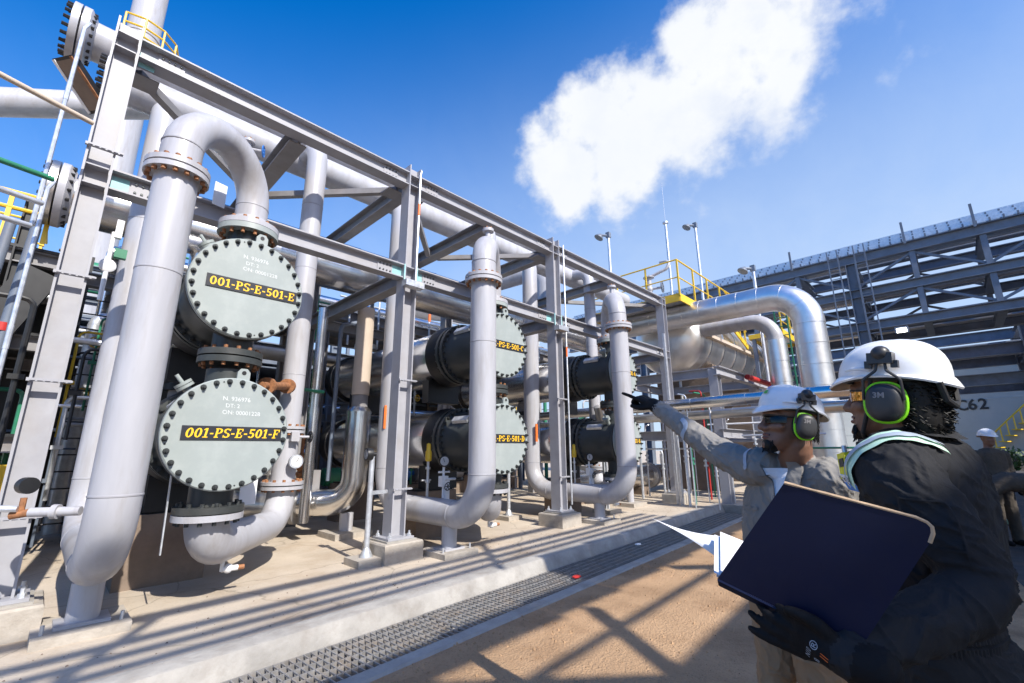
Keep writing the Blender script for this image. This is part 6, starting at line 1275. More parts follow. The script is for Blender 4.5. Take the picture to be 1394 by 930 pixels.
def beard(hm, parent, full=True):
    T = lambda x, y, z: hm @ Vector((x, y, z)); m = MB(); rr = random.Random(4)
    secs = []
    for z, hw, yf, yb in [(-.132, .012, .084, .060), (-.124, .026, .096, .045), (-.108, .036, .101, .04), (-.094, .036, .1, .05), (-.084, .022, .098, .06)]:
        c = T(0, (yf+yb)/2, z); secs.append((c, T(hw, (yf+yb)/2, z)-c, T(0, yf, z)-c))
    ell(m, secs, 18, 2.2)
    for i in range(240):
        a = rr.uniform(-.75, .75); z = -.085-.04*abs(rr.gauss(0, .6)) if abs(a) < .6 else -.098+.03*abs(a)/1.5-rr.uniform(0, .02); x = .058*math.sin(a)*(1 if abs(a) > .5 else .8); y = .03+.066*math.cos(a)
        p = T(x, y, max(z, -.125)); d = hm.to_3x3() @ V(rr.uniform(-.4, .4)+math.sin(a)*.3, .4*math.cos(a), -1).normalized()*rr.uniform(.006, .014); m.tube([p, p+d], [.0013, .0004], 4, cap=False)
    for i in range(60):
        x = rr.uniform(-.026, .026); p = T(x, .093-.006*abs(x)/.026, -.050-.012*abs(x)/.026); d = hm.to_3x3() @ V(x*6, .2, -1).normalized()*.008; m.tube([p, p+d], [.0013, .0004], 4, cap=False)
    lp_ = MB(); limb(lp_, [T(-.021, .0895, -.0645), T(0, .0995, -.0615), T(.021, .0895, -.0645)], [.0028, .0052, .0028], 8); limb(lp_, [T(-.019, .0895, -.0735), T(0, .1005, -.0755), T(.019, .0895, -.0735)], [.003, .0062, .003], 8); lp_.build('lips', 'lip', parent)
    return m.build('beard', 'hair', parent)
# ---------------------------------------------------------------- the pointing worker
def worker_pointing():
    Fh = V(-.63, .78, 0); hm = head_matrix((2.195, .505, 1.452), Fh, R(10)) @ Matrix.Scale(1.05, 4)
    F = V(-.90, .44, 0).normalized(); Rt = V(F.y, -F.x, 0)
    o = V(2.42, .66, SOIL); t = thing('person', 'man in grey work shirt and khaki trousers pointing left with a black gloved hand', 'person', o)
    nb = V(2.268, .536, 1.285); sk = head_mesh(hm); limb(sk, [hm @ V(0, -.018, -.05), hm @ V(0, -.03, -.10), nb-V(0, 0, .03)], [.056, .058, .066], 18)
    sh = MB(); secs = []
    for c, hw, hd in [((2.272, .540, 1.292), .085, .065), ((2.283, .548, 1.262), .135, .09), ((2.292, .552, 1.225), .178, .108), ((2.303, .575, 1.15), .192, .128), ((2.315, .596, 1.05), .195, .138), ((2.345, .615, .94), .188, .138), ((2.37, .63, .84), .183, .138), ((2.395, .645, .755), .192, .14), ((2.405, .65, .70), .196, .142)]:
        secs.append((V(*c), Rt*hw, F*hd))
    ell(sh, secs, 28, 2.3)
    Rs = V(2.225, .722, 1.272)+V(.03, -.02, 0); el = V(2.303, .942, 1.405); wr = V(2.36, 1.183, 1.583); tip = V(2.30, 1.385, 1.712)
    limb(sh, [Rs-Rt*.07, Rs, (Rs+el)/2+V(0, 0, -.012), el, (el+wr)/2, wr-(wr-el).normalized()*.03], [.082, .078, .068, .058, .051, .045], 18)
    Ls = nb+V(.03, .02, -.055)-Rt*.185; le = V(2.30, .385, .985); lw = V(2.17, .50, .86)
    limb(sh, [Ls+Rt*.06, Ls, (Ls+le)/2, le, (le+lw)/2, lw], [.08, .078, .066, .060, .052, .045], 18)
    hd = (tip-wr).normalized(); upv = V(-.35, -.15, 1); upv = (upv-hd*upv.dot(hd)).normalized(); xv = hd.cross(upv)
    hmx = Matrix(((xv.x, hd.x, upv.x, wr.x), (xv.y, hd.y, upv.y, wr.y), (xv.z, hd.z, upv.z, wr.z), (0, 0, 0, 1)))
    gl = hand_mesh(hmx, [(.05, .05, .05), (1.1, 1.35, .8), (1.2, 1.4, .8), (1.25, 1.4, .8)], [(-.026, .022, -.006), (-.045, .052, -.026), (-.040, .082, -.040), (-.030, .106, -.050)], 1, 1.1)
    limb(gl, [wr-(wr-el).normalized()*.075, wr-(wr-el).normalized()*.03, wr+hd*.02], [.046, .044, .036], 16)
    lh = (lw-le).normalized(); hl = Matrix.Translation(lw) @ lh.to_track_quat('Y', 'Z').to_matrix().to_4x4(); gl2 = hand_mesh(hl, [(.4, .5, .3)]*4, [(-.026, .022, -.006), (-.05, .05, -.02), (-.05, .08, -.03), (-.04, .1, -.035)], -1, 1.05)
    tr = MB(); pel = V(2.415, .655, .70); ell(tr, [(pel+V(0, 0, .07), Rt*.178, F*.128), (pel, Rt*.185, F*.135), (pel-V(0, 0, .06), Rt*.185, F*.13), (pel-V(0, 0, .11), Rt*.17, F*.115)], 24)
    for s in (-1, 1): hp = pel+Rt*.092*s-V(0, 0, .06); limb(tr, [hp, hp+V(0, 0, -.20)+Rt*.008*s, V(hp.x, hp.y, .36)+Rt*.02*s+F*.02, V(hp.x, hp.y, .14)+Rt*.025*s-F*.01, V(hp.x, hp.y, SOIL+.07)+Rt*.025*s-F*.01], [.100, .093, .072, .066, .062], 20)
    bt = MB()
    for s in (-1, 1): f0 = V(pel.x, pel.y, SOIL+.045)+Rt*.117*s; limb(bt, [f0-F*.07, f0, f0+F*.10-V(0, 0, .01), f0+F*.17-V(0, 0, .012)], [.042, .046, .042, .033], 14)
    over = None
    b, tree = body('body', t, [(sk, 0), (sh, 1), (tr, 3), (gl, 4), (gl2, 4), (bt, 5)], ['skin', 'shirt', 'tee', 'khaki', 'glove', 'boot'], .0056, {1: .009, 3: .009, 2: .003}, over, 3, 3.1)
    beard(hm, t)
    # collar and placket lying over the shirt, tapes, pocket flap, pen
    def lay(path, w, name, mt, lift=.004, n=24, lab=None, cross=4): return ribbon(tree, path, w, lift, n, cross).build(name, mt, t, lab)
    def patch(x0, x1, z0, z1, lift, name, mt, rows=26, cols=12, edge=0.0):   # a panel laid against the chest, seen from its front
        m = MB(); vs = []; last = .12
        for r_ in range(rows+1):
            v_ = r_/rows; row = []
            for c_ in range(cols+1):
                u_ = c_/cols; x_ = x0(v_)+(x1(v_)-x0(v_))*u_; z_ = z0+(z1-z0)*v_; o_ = nb+F*.6+Rt*x_+V(0, 0, z_); h_ = tree.ray_cast(o_, -F, .7)
                dd = (h_[0]-nb).dot(F) if h_[0] is not None else last
                row.append((dd, x_, z_))
            for k, (dd, x_, z_) in enumerate(row):
                nb_ = [row[q][0] for q in range(max(0, k-2), min(cols, k+2)+1)]; dd = sum(nb_)/len(nb_); last = dd
                vs.append(nb+F*(dd+lift+edge*math.sin(math.pi*k/cols))+Rt*x_+V(0, 0, z_))
        k = cols+1; m.add(vs, [(r_*k+c_, r_*k+c_+1, (r_+1)*k+c_+1, (r_+1)*k+c_) for r_ in range(rows) for c_ in range(cols)]); return m.build(name, mt, t)
    tw = lambda v_: .040*(1-v_)**.8
    patch(lambda v_: -.018-tw(v_), lambda v_: -.018+tw(v_), -.016, -.19, .010, 'tee_shirt', 'tee')
    for s in (-1, 1):
        a_ = lambda v_, s=s: -.018+s*(tw(v_)-.004); b_ = lambda v_, s=s: -.018+s*(tw(v_)+.012+.040*math.sin(min(1, v_*1.15+.12)*math.pi)**.7)
        patch((a_ if s > 0 else b_), (b_ if s > 0 else a_), .010, -.205, .018, 'collar_flap', 'shirt', 26, 8, .004)
    cb = MB(); vs = []; n_ = 40                               # collar band standing round the neck, open in front
    for k in range(n_+1):
        a_ = R(38+(322-38)*k/n_); dr = F*math.cos(a_)+Rt*math.sin(a_); fr = max(0, math.cos(a_))
        for rr_, zz_ in ((.072, .030-.02*fr), (.080, .036-.02*fr), (.094, .006-.02*fr), (.108, -.022-.03*fr)): vs.append(nb-Rt*.008+dr*rr_+V(0, 0, zz_))
    cb.add(vs, [(k*4+j, k*4+j+1, (k+1)*4+j+1, (k+1)*4+j) for k in range(n_) for j in range(3)]); cb.build('collar_band', 'shirt', t)
    lay([nb+F*.14-V(0, 0, .22), nb+F*.16+V(.05, .03, -.34), nb+F*.16+V(.10, .07, -.52)], .032, 'placket', 'shirt', .004)
    lay([el+(wr-el)*.28+V(-.06, -.02, .05), el+(wr-el)*.30+V(-.075, -.03, -.005), el+(wr-el)*.34+V(-.05, -.02, -.06)], .026, 'reflective_band', 'tape', .003)
    lay([Rs-Rt*.045+V(0, 0, .09), Rs-Rt*.045+F*.07+V(0, 0, .05), Rs-Rt*.05+F*.11-V(0, 0, .02)], .022, 'reflective_band', 'tape', .003)
    pk = nb+F*.13-Rt*.105+V(.03, .02, -.15); lay([pk-Rt*.05+V(0, 0, .01), pk, pk+Rt*.05], .03, 'pocket_flap', 'shirt', .006)
    pk2 = nb+F*.13+Rt*.105+V(.04, .03, -.19); lay([pk2-Rt*.045, pk2, pk2+Rt*.045], .012, 'pocket_hem', 'shirt', .005)
    for dz in (.06, .16): c = tree.find_nearest(nb+F*.15+V(.02, .02, -.22-dz)); MB().lathe(c[0]+c[1]*.006, c[1], [(0, 0.006), (.003, .006), (.003, 0)], 10).build('button', 'galv', t)
    pp = tree.find_nearest(pk+Rt*.0-V(0, 0, .01)); q = pp[0]+pp[1]*.010
    pn = MB().cyl(q+V(0, 0, .065)-Rt*.012, q-V(0, 0, .05)+Rt*.008, .0042, 8); tag(pn.build('pen', 'cup'), 'black pen clipped on the pointing man\'s shirt pocket', 'pen')
    h, T = hard_hat('hat', 'white full brim hard hat with small green mark, worn by the pointing man', hm @ Matrix.Scale(.93, 4), tilt=R(-1))
    # small printed emblem on the front of the hat
    for (g, u, w_, hh, c_) in [(R(103), .36, .028, .014, 'leafgreen'), (R(98), .55, .030, .020, 'badge_blue')]:
        m = MB(); vs = []
        for i in range(5):
            for j in range(4):
                gg = g+(i/4-.5)*w_/.13; uu = u+(j/3-.5)*hh/.13; ph = uu*math.pi/2; r_ = math.cos(ph)**.82; vs.append(T(.1095*r_*math.cos(gg), .1395*r_*math.sin(gg)-.004, .058+.1192*math.sin(ph)**.95+.002))
        m.add(vs, [(i*4+j, i*4+j+1, (i+1)*4+j+1, (i+1)*4+j) for i in range(4) for j in range(3)]); m.build('printed_emblem', c_, h)
    glasses('black wraparound safety glasses on the pointing man', hm, 'lens_dark')
    hr = MB(); rr = random.Random(9)
    for i in range(160):
        a = rr.uniform(2.0, 4.28); p = hm @ V(.072*math.sin(a), -.005+.096*math.cos(a), rr.uniform(-.05, .04)); d = hm.to_3x3() @ V(math.sin(a)*.4, math.cos(a)*.4, -1)*.022; hr.tube([p, p+d], [.003, .001], 5, cap=False)
    hr.build('hair', 'hair', t)
M['leafgreen'] = mat('emblem_green', (0.12, 0.42, 0.05), 0.5, var=0.1)
worker_pointing()
# ---------------------------------------------------------------- the worker with the folder
def worker_folder():
    Fh = V(.19, .98, 0); hm = head_matrix((1.668, .118, 1.486), Fh, R(7))
    F = V(.22, .975, 0).normalized(); Rt = V(F.y, -F.x, 0)
    o = V(1.75, .1, SOIL); t = thing('person', 'man with long dark hair in black coverall holding an open navy folder', 'person', o)
    nb = V(1.692, .095, 1.365); sk = head_mesh(hm); limb(sk, [hm @ V(0, -.02, -.05), hm @ V(0, -.035, -.10), nb-V(0, 0, .03)], [.058, .060, .068], 18)
    cv = MB(); secs = []
    for c, hw, hd in [((1.690, .090, 1.385), .070, .064), ((1.694, .085, 1.352), .130, .092), ((1.698, .085, 1.305), .180, .110), ((1.700, .092, 1.22), .198, .128), ((1.704, .098, 1.12), .20, .136), ((1.712, .108, 1.02), .19, .134), ((1.722, .118, .94), .172, .120), ((1.730, .122, .895), .160, .108), ((1.738, .116, .84), .19, .138), ((1.745, .102, .75), .205, .155), ((1.748, .10, .68), .195, .145), ((1.75, .10, .63), .17, .12)]:
        secs.append((V(*c), Rt*hw, F*hd))
    ell(cv, secs, 30, 2.3)
    Ls = nb-Rt*.20+V(0, -.005, -.075); le = V(1.455, .03, 1.055); lw = V(1.165, .235, .955)
    limb(cv, [Ls+Rt*.09, Ls, (Ls+le)/2+V(-.005, -.015, 0), le, (le+lw)/2+V(0, 0, -.01), lw], [.094, .088, .076, .064, .054, .041], 20)
    Rs = nb+Rt*.20+V(0, 0, -.075); re = V(2.0, .12, 1.05); rw = V(1.83, .34, 1.03)
    limb(cv, [Rs-Rt*.09, Rs, (Rs+re)/2, re, (re+rw)/2, rw], [.094, .088, .076, .068, .058, .046], 18)
    for s in (-1, 1): hp = V(1.748, .10, .66)+Rt*.098*s; limb(cv, [hp+V(0, 0, .03), hp-V(0, 0, .16), V(hp.x, hp.y, .36)+Rt*.012*s+F*.02, V(hp.x, hp.y, .13)+Rt*.02*s-F*.02, V(hp.x, hp.y, SOIL+.06)+Rt*.02*s-F*.02], [.112, .102, .082, .074, .068], 20)
    bt = MB()
    for s in (-1, 1): f0 = V(1.748, .085, SOIL+.045)+Rt*.118*s; limb(bt, [f0-F*.07, f0, f0+F*.10-V(0, 0, .01), f0+F*.17-V(0, 0, .012)], [.044, .048, .043, .034], 14)
    # left hand under the folder, fingers curling round its lower edge
    hd = V(-.16, .97, .26).normalized(); upv = V(-.92, -.28, -.28); upv = (upv-hd*upv.dot(hd)).normalized(); xv = hd.cross(upv)
    hmx = Matrix(((xv.x, hd.x, upv.x, lw.x), (xv.y, hd.y, upv.y, lw.y), (xv.z, hd.z, upv.z, lw.z), (0, 0, 0, 1)))
    gl = hand_mesh(hmx, [(.02, .15, .15), (.16, .28, .2), (.24, .30, .25), (.36, .40, .3)], [(.026, .022, .006), (.05, .05, .012), (.055, .080, .012), (.052, .104, .008)], 1, .96)
    limb(gl, [lw-hd*.05, lw, lw+hd*.03], [.043, .038, .032], 16)
    rh = Matrix.Translation(rw) @ (V(-.5, .8, .1)).to_track_quat('Y', 'Z').to_matrix().to_4x4(); gl2 = hand_mesh(rh, [(.4, .5, .3)]*4, [(-.026, .022, -.006), (-.05, .05, -.02), (-.05, .08, -.03), (-.04, .1, -.035)], 1, 1.05)
    b, tree = body('body', t, [(sk, 0), (cv, 1), (gl, 2), (gl2, 2), (bt, 3)], ['skin', 'coverall', 'glove', 'boot'], .0056, {1: .009}, None, 3, 7.7)
    beard(hm, t)
    def lay(path, w, name, mt, lift=.004, n=26, cross=4, wob=0.0): return ribbon(tree, path, w, lift, n, cross, None, wob).build(name, mt, t)
    yk0 = [V(1.575, .035, 1.352), V(1.53, .055, 1.372), V(1.475, .10, 1.382), V(1.462, .15, 1.352), V(1.475, .185, 1.30), V(1.485, .20, 1.265)]
    lay(yk0, .05, 'reflective_tape', 'tape_green', .006, 40, 5, .05); lay(yk0, .018, 'reflective_stripe', 'tape', .0095, 40, 3)
    c0 = hm @ V(0, -.03, -.115); ring = [nb+V(0, 0, .012)+(-F*math.cos(a)+Rt*math.sin(a))*.084 for a in [R(-150+300*i/20) for i in range(21)]]
    lay(ring, .05, 'collar', 'coverall', .012, 40, 5)
    # stitched sleeve pocket and seams
    sp = Ls.lerp(le, .45)+V(-.09, -.01, 0)
    for dz in (-.05, .0, .05): lay([sp+V(0, -.05, dz), sp+V(0, .0, dz), sp+V(0, .05, dz)], .004, 'seam', 'coverall', .003, 12, 2)
    for dy in (-.05, .05): lay([sp+V(0, dy, .05), sp+V(0, dy, -.08)], .004, 'seam', 'coverall', .003, 12, 2)
    wb = MB(); vs = []; n = 180                              # gathered elastic waist
    prof = [(.034, .004), (.03, .010), (.004, .012), (.0, .006), (-.004, .012), (-.03, .010), (-.034, .004)]
    for dz, ex in prof:
        for j in range(n):
            g = 2*math.pi*j/n; cg, sg = math.cos(g), math.sin(g); k = 1+.010*(1 if j % 2 else -1)*(ex > .005)+.02*mnoise.noise(V(j*.35, dz*60, 0)); c = V(1.730, .122, .895+dz)
            vs.append(c+Rt*(.160+ex)*k*math.copysign(abs(cg)**(2/2.3), cg)+F*(.108+ex)*k*math.copysign(abs(sg)**(2/2.3), sg))
    wb.add(vs, [(i*n+j, (i+1)*n+j, (i+1)*n+(j+1) % n, i*n+(j+1) % n) for i in range(len(prof)-1) for j in range(n)]); wb.build('elastic_waist', 'coverall', t)
    # curly hair falling from under the hat to the collar
    hr = MB(); rr = random.Random(12)
    secs = []
    for z, hw, y0_, y1_ in [(.06, .078, .0, -.106), (.0, .082, .0, -.116), (-.06, .078, -.01, -.122), (-.10, .066, -.03, -.116), (-.135, .045, -.05, -.10)]:
        c = hm @ V(0, (y0_+y1_)/2, z); secs.append((c, (hm @ V(hw, (y0_+y1_)/2, z))-c, (hm @ V(0, y0_, z))-c))
    ell(hr, secs, 20, 2.1)
    for i in range(1000):                                    # loose curls, each a short coil
        a = rr.uniform(1.85, 4.43); z = rr.uniform(-.150, .05); sh_ = 1-max(0, (-.06-z))*3.2; rad = rr.uniform(.90, 1.05)*sh_
        p = V(.083*math.sin(a)*rad, -.012+.108*math.cos(a)*rad*(1 if math.cos(a) < 0 else .3), z); pts = []; ph = rr.uniform(0, 6); L_ = rr.uniform(.012, .034); cr = rr.uniform(.005, .010)
        e1 = V(math.cos(a), -math.sin(a), rr.uniform(-.5, .5)).normalized(); e2 = V(math.sin(a), math.cos(a), rr.uniform(-.3, .6)).normalized(); dn = V(rr.uniform(-.5, .5), rr.uniform(-.5, .5), -1).normalized(); tn = rr.uniform(5, 11)
        for k in range(10): q = k/9; pts.append(hm @ (p+dn*L_*q+e1*cr*math.cos(ph+q*tn)+e2*cr*math.sin(ph+q*tn)))
        hr.tube(pts, [.0010, .0017, .0019, .0019, .0019, .0019, .0018, .0016, .0012, .0006], 4, cap=False)
    hr.build('hair', 'hair', t)
    h, T = hard_hat('hat', 'white full brim hard hat over curly hair, nearest the camera', hm, tilt=R(-1))
    st = MB(); st.tube([T(-.10, .02, .05), T(-.082, .035, -.03), T(-.058, .06, -.105), T(0, .075, -.128), T(.058, .06, -.105), T(.082, .035, -.03), T(.1, .02, .05)], .0055, 8); st.build('chin_strap', 'rubber', h)
    st = MB(); st.tube([T(-.07, -.12, .04), T(-.05, -.128, -.005), T(0, -.135, -.02), T(.05, -.128, -.005), T(.07, -.12, .04)], .008, 8); st.build('nape_strap', 'rubber', h)
    glasses('orange mirrored safety glasses on the man with the folder', hm, 'lens_orange')
    # gas detector and badge on the chest
    pd = tree.find_nearest(V(1.57, .245, 1.302)); n_ = (pd[1]+V(-.9, .1, 0)).normalized(); c = pd[0]+pd[1]*.022
    zz = V(.12, .10, 1); zz = (zz-n_*zz.dot(n_)).normalized(); xx = zz.cross(n_); rot = Matrix((xx, n_, zz)).transposed()
    gd = thing('gas_detector', 'small yellow gas detector clipped on the black coverall chest', 'gas detector', c)
    MB().box(c, (.042, .024, .068), rot=rot).build('case', 'gas_yellow', gd, smooth=False); MB().box(c+n_*.0125+zz*.008, (.024, .003, .022), rot=rot).build('screen', 'cup', gd, smooth=False); MB().box(c-n_*.013, (.048, .012, .078), rot=rot).build('boot', 'rubber', gd, smooth=False); MB().cyl(c+zz*.034, c+zz*.055, .006, 8).build('clip', 'galv', gd)
    pb = tree.find_nearest(V(1.545, .25, 1.238)); n_ = (pb[1]+V(-.9, .2, 0)).normalized(); c = pb[0]+n_*.012; zz = (V(-.05, -.12, 1)-n_*V(-.05, -.12, 1).dot(n_)).normalized(); xx = zz.cross(n_); rot = Matrix((xx, n_, zz)).transposed()
    bd = thing('name_badge', 'white and blue name badge on the black coverall chest', 'badge', c)
    MB().box(c, (.055, .003, .045), rot=rot).build('card', 'paper', bd, smooth=False); MB().box(c+n_*.002-zz*.011, (.053, .002, .022), rot=rot).build('blue_band', 'badge_blue', bd, smooth=False)
    mt4 = Matrix((( -xx.x, zz.x, n_.x, (c+n_*.0035+zz*.010).x), (-xx.y, zz.y, n_.y, (c+n_*.0035+zz*.010).y), (-xx.z, zz.z, n_.z, (c+n_*.0035+zz*.010).z), (0, 0, 0, 1))); font_mesh('AUDY', .016, mt4, bold=.0004).build('lettering', 'plate_black', bd, smooth=False)
    # printed marks on the back of the glove
    for (x_, y_, tx, sz, c_) in [(.012, .050, '®', .022, 'tape'), (-.014, .062, 'N10', .014, 'tape'), (.0, .028, '//', .020, 'orange'), (-.016, .040, '8', .014, 'tape')]:
        h_ = tree.find_nearest(hmx @ V(x_, y_, .03)); nn = h_[1]; zz_ = (hd-nn*hd.dot(nn)).normalized(); xx_ = zz_.cross(nn); p = h_[0]+nn*.003
        font_mesh(tx, sz, Matrix(((xx_.x, zz_.x, nn.x, p.x), (xx_.y, zz_.y, nn.y, p.y), (xx_.z, zz_.z, nn.z, p.z), (0, 0, 0, 1)))).build('glove_print', c_, t, smooth=False)
worker_folder()
# ---------------------------------------------------------------- the open folder
def folder():
    TL, TR, BR, BL = V(1.144, .290, 1.277), V(1.170, .050, 1.214), V(1.174, .206, .973), V(1.145, .456, 1.058)
    t = thing('folder', 'large open navy folder with worn cardboard edge held by the near man', 'folder', (BL+BR)/2)
    n = (TR-TL).cross(BL-TL).normalized()
    if n.x > 0: n = -n
    def board(name, quad, nn, bow=.004):
        a, b, c, d = quad; m = MB(); vs = []; K = 14
        def pt(u, v): return (a.lerp(b, u)).lerp(d.lerp(c, u), v)+nn*bow*math.sin(u*3.14)*math.sin(v*3.14)
        # rounded far corner
        grid = []
        for i in range(K+1):
            for j in range(K+1):
                u, v = i/K, j/K
                if u > .9 and v < .1: q = V(u-.9, v-.1, 0)*10; q = q/max(1, q.length/ max(abs(q.x), abs(q.y)) if max(abs(q.x), abs(q.y)) > 0 else 1); u, v = .9+q.x*.1*.9, .1+q.y*.1*.9
                grid.append(pt(u, v))
        th = .0016; vs = [g+nn*th for g in grid]+[g-nn*th for g in grid]; o = (K+1)**2
        fs = [(i*(K+1)+j, (i+1)*(K+1)+j, (i+1)*(K+1)+j+1, i*(K+1)+j+1) for i in range(K) for j in range(K)]; fs += [tuple(q+o for q in f[::-1]) for f in fs]
        bo = [i*(K+1) for i in range(K+1)]+[K*(K+1)+j for j in range(1, K+1)]+[i*(K+1)+K for i in range(K-1, -1, -1)]+[j for j in range(K-1, 0, -1)]
        fs += [(bo[i], bo[(i+1) % len(bo)], bo[(i+1) % len(bo)]+o, bo[i]+o) for i in range(len(bo))]
        m.add(vs, fs); ob = m.build(name, 'navy', t, ang=30)
        e = MB(); rr = random.Random(2); ed = [grid[i*(K+1)] for i in range(K+1)]+[grid[K*(K+1)+j] for j in range(1, 3)]
        e.tube([p+nn*.0004 for p in ed], [.0026+.0012*rr.random() for _ in ed], 6); e.build('worn_edge', 'card', ob)
        return ob
    board('front_cover', (TL, TR, BR, BL), n)
    T2L = V(1.338, .520, 1.112); T2R = T2L+(TR-TL)*1.0+V(.02, .0, -.02)
    off = V(.016, .006, -.014)
    n2 = (T2R-T2L).cross(BL-T2L).normalized(); n2 = n2 if n2.z > 0 else -n2
    board('back_cover', (T2L, T2R, BR+off, BL+off), n2, -.002)
    sp = MB(); sp.add([BL+n*.002, BR+n*.002, BR+off+V(0, 0, -.006), BL+off+V(0, 0, -.006), BL+n*.004-V(0, 0, .004), BR+n*.004-V(0, 0, .004)], [(0, 1, 5, 4), (4, 5, 2, 3)]); sp.build('spine', 'navy', t)
    def sheet(label, quad, curl, lift, dest):
        s_ = thing('paper_sheet', label, 'paper', quad[0]); m = MB(); K = 12; a, b, c, d = quad; vs = []
        for i in range(K+1):
            for j in range(K+1): u, v = i/K, j/K; vs.append((a.lerp(b, u)).lerp(d.lerp(c, u), v)+dest*(curl*(1-u)**2*(0.4+0.6*(1-v)))+n2*lift)
        m.add(vs, [(i*(K+1)+j, (i+1)*(K+1)+j, (i+1)*(K+1)+j+1, i*(K+1)+j+1) for i in range(K) for j in range(K)]); m.build('sheet', 'paper', s_); return s_
    rr = random.Random(3)
    for k in range(6):
        e = V(rr.uniform(-.012, .004), rr.uniform(-.01, .012), 0); q = (T2L.lerp(BL, .04)+e, T2R.lerp(BR, .04)+e, BR+off+e, (BL+off).lerp(T2L, .1)+e)
        sheet(['lowest', 'second', 'third', 'fourth', 'fifth', 'topmost'][k]+' white sheet of the stack inside the navy folder', q, .0, .004+.0035*k, n2)
    pr = MB(); base = T2L.lerp(T2R, .08).lerp(BL.lerp(BR, .08), .3)+n2*.0235
    # loose sheet bending out to the left
    s_ = thing('paper_sheet', 'loose white sheet bending out left of the navy folder', 'paper', (1.317, .6, 1.12)); m = MB(); K = 14; vs = []
    p0, p1, p2, p3 = V(1.312, .704, 1.150), V(1.355, .516, 1.114), V(1.318, .522, 1.066), V(1.310, .690, 1.146)
    for i in range(K+1):
        u = i/K; top = p0.lerp(p1, u)+V(0, 0, -.010*math.sin(u*3.14)); bot = p3.lerp(p2, u**1.0)+V(0, 0, .006*math.sin(u*3.14))
        for j in range(5): vs.append(top.lerp(bot, j/4)+V(-.012*math.sin(j/4*3.14)*u, 0, 0))
    m.add(vs, [(i*5+j, (i+1)*5+j, (i+1)*5+j+1, i*5+j+1) for i in range(K) for j in range(4)]); m.build('sheet', 'paper', s_)
folder()
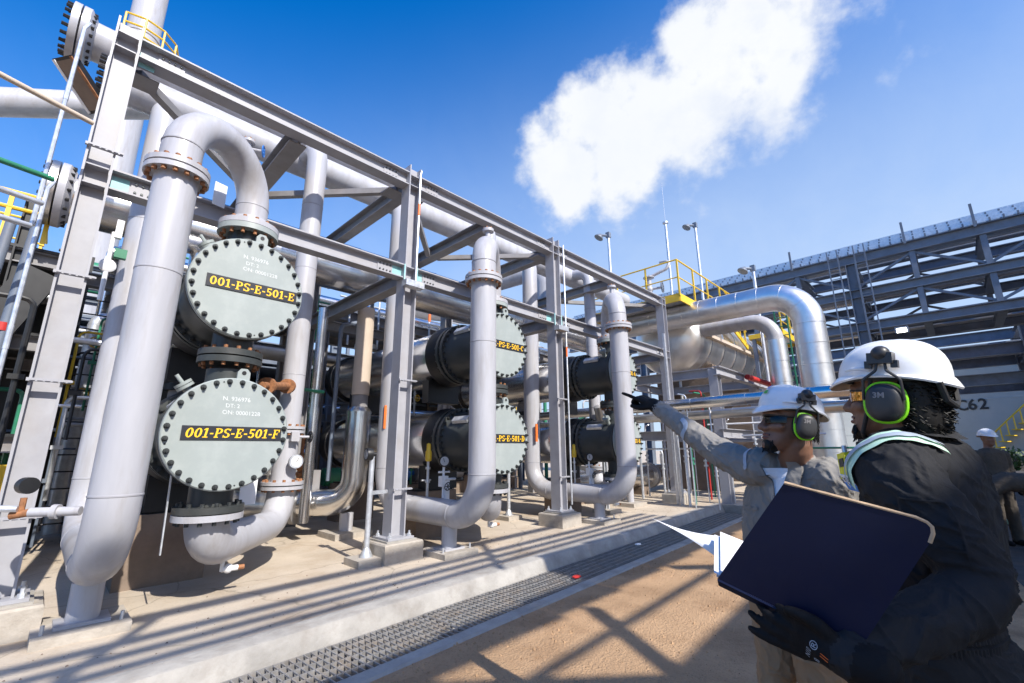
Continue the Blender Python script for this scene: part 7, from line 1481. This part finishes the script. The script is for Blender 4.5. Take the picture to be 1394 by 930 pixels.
# ---------------------------------------------------------------- workers far off on the road
def far_worker(label, base, facing, bent=False):
    F = V(*facing).normalized(); Rt = V(F.y, -F.x, 0); B = V(*base); t = thing('person', label, 'person', B); up = V(0, 0, 1)
    cv = MB(); sk = MB(); gl = MB()
    if not bent:
        P = lambda f_, r_, z: B+F*f_+Rt*r_+up*z
        ell(cv, [(P(0, 0, 1.46), Rt*.10, F*.08), (P(0, 0, 1.40), Rt*.2, F*.12), (P(0, 0, 1.2), Rt*.2, F*.13), (P(0, 0, 1.0), Rt*.18, F*.13), (P(0, 0, .86), Rt*.19, F*.14)], 20)
        for s in (-1, 1): limb(cv, [P(0, .09*s, .88), P(.02, .10*s, .48), P(0, .11*s, .1)], [.1, .08, .07], 12); limb(cv, [P(0, .2*s, 1.36), P(-.02, .25*s, 1.1), P(.1, .22*s, .88)], [.08, .065, .05], 12); limb(gl, [P(.1, .22*s, .88), P(.14, .2*s, .78)], [.045, .04], 10); limb(gl, [P(-.04, .11*s, .05), P(.14, .11*s, .035)], [.05, .04], 10)
        hm = head_matrix(P(.03, 0, 1.62), F)
    else:
        P = lambda f_, r_, z: B+F*f_+Rt*r_+up*z
        ell(cv, [(P(.62, 0, .74), Rt*.10, (F*.4+up).normalized()*.09), (P(.5, 0, .86), Rt*.2, (F*.3+up).normalized()*.13), (P(.25, 0, .98), Rt*.19, up*.14), (P(.02, 0, .96), Rt*.18, (up-F*.5).normalized()*.15), (P(-.08, 0, .84), Rt*.17, F*.12)], 20)
        for s in (-1, 1): limb(cv, [P(-.04, .09*s, .88), P(-.04, .11*s, .48), P(-.05, .12*s, .1)], [.11, .085, .07], 12); limb(cv, [P(.5, .19*s, .82), P(.55, .2*s, .55), P(.66, .12*s, .34)], [.08, .06, .05], 12); limb(gl, [P(.66, .12*s, .34), P(.72, .1*s, .24)], [.045, .04], 10); limb(gl, [P(-.1, .12*s, .05), P(.1, .12*s, .035)], [.05, .04], 10)
        hm = head_matrix(P(.74, 0, .70), F, R(-55))
    sk = head_mesh(hm); limb(sk, [hm @ V(0, -.02, -.05), (P(0, 0, 1.42) if not bent else P(.58, 0, .78))], [.055, .06], 12)
    b, tree = body('body', t, [(sk, 0), (cv, 1), (gl, 2)], ['skin', 'drab', 'glove'], .016, {1: .008}, None, 2, base[0])
    for z in (.30,):
        for s in (-1, 1): m = MB().lathe(P(-.03, .11*s, z), up, [(0, .082), (.06, .084)], 16); m.build('reflective_band', 'tape_green', t)
    return hm
hm1 = far_worker('man in drab coverall and white hat standing far off on the road', (10.85, -.30, SOIL), (-.75, -.6, 0))
hm2 = far_worker('man in drab coverall bending down far off on the road', (10.35, -.62, SOIL), (-.25, .9, 0), True)
hm3 = far_worker('man crouching low beside the bending man on the road', (11.4, .25, SOIL-.55), (-.2, -.9, 0))
for hmx, lab in ((hm1, 'white hard hat of the standing far worker'), (hm2, 'white hard hat of the bending far worker')):
    hard_hat('hat', lab, hmx, muffs=())

# things alike in looks are told apart by their order across the view
ORD = ['leftmost', 'second from the left', 'third from the left', 'fourth from the left', 'fifth from the left', 'sixth from the left', 'seventh from the left', 'eighth from the left', 'ninth from the left', 'tenth from the left', 'eleventh from the left', 'twelfth from the left', 'thirteenth from the left', 'fourteenth from the left', 'fifteenth from the left', 'sixteenth from the left', 'seventeenth from the left', 'eighteenth from the left']
NEAR = ['nearest the front edge', 'second from the front edge', 'third from the front edge', 'fourth from the front edge', 'fifth from the front edge', 'sixth from the front edge']
by = {}
for o in bpy.data.objects:
    if o.parent is None and o.get('label') and o.get('category'): by.setdefault(o['label'], []).append(o)
def across(o):
    p = Vector(o.location)-camo.location; return p.dot(_r)/max(0.05, p.dot(_f))
for lab, os_ in by.items():
    if len(os_) > 1:
        run = 'rack' in lab; os_.sort(key=(lambda o: (o.location.x, o.location.y)) if run else across)
        for i, o in enumerate(os_): o['label'] = lab.replace('with a small valve ', '').replace('with a clamp ', '')+', '+(NEAR[i] if run and i < 6 else ORD[min(i, 17)])
for o in bpy.data.objects:
    if '_o' in o: del o['_o']
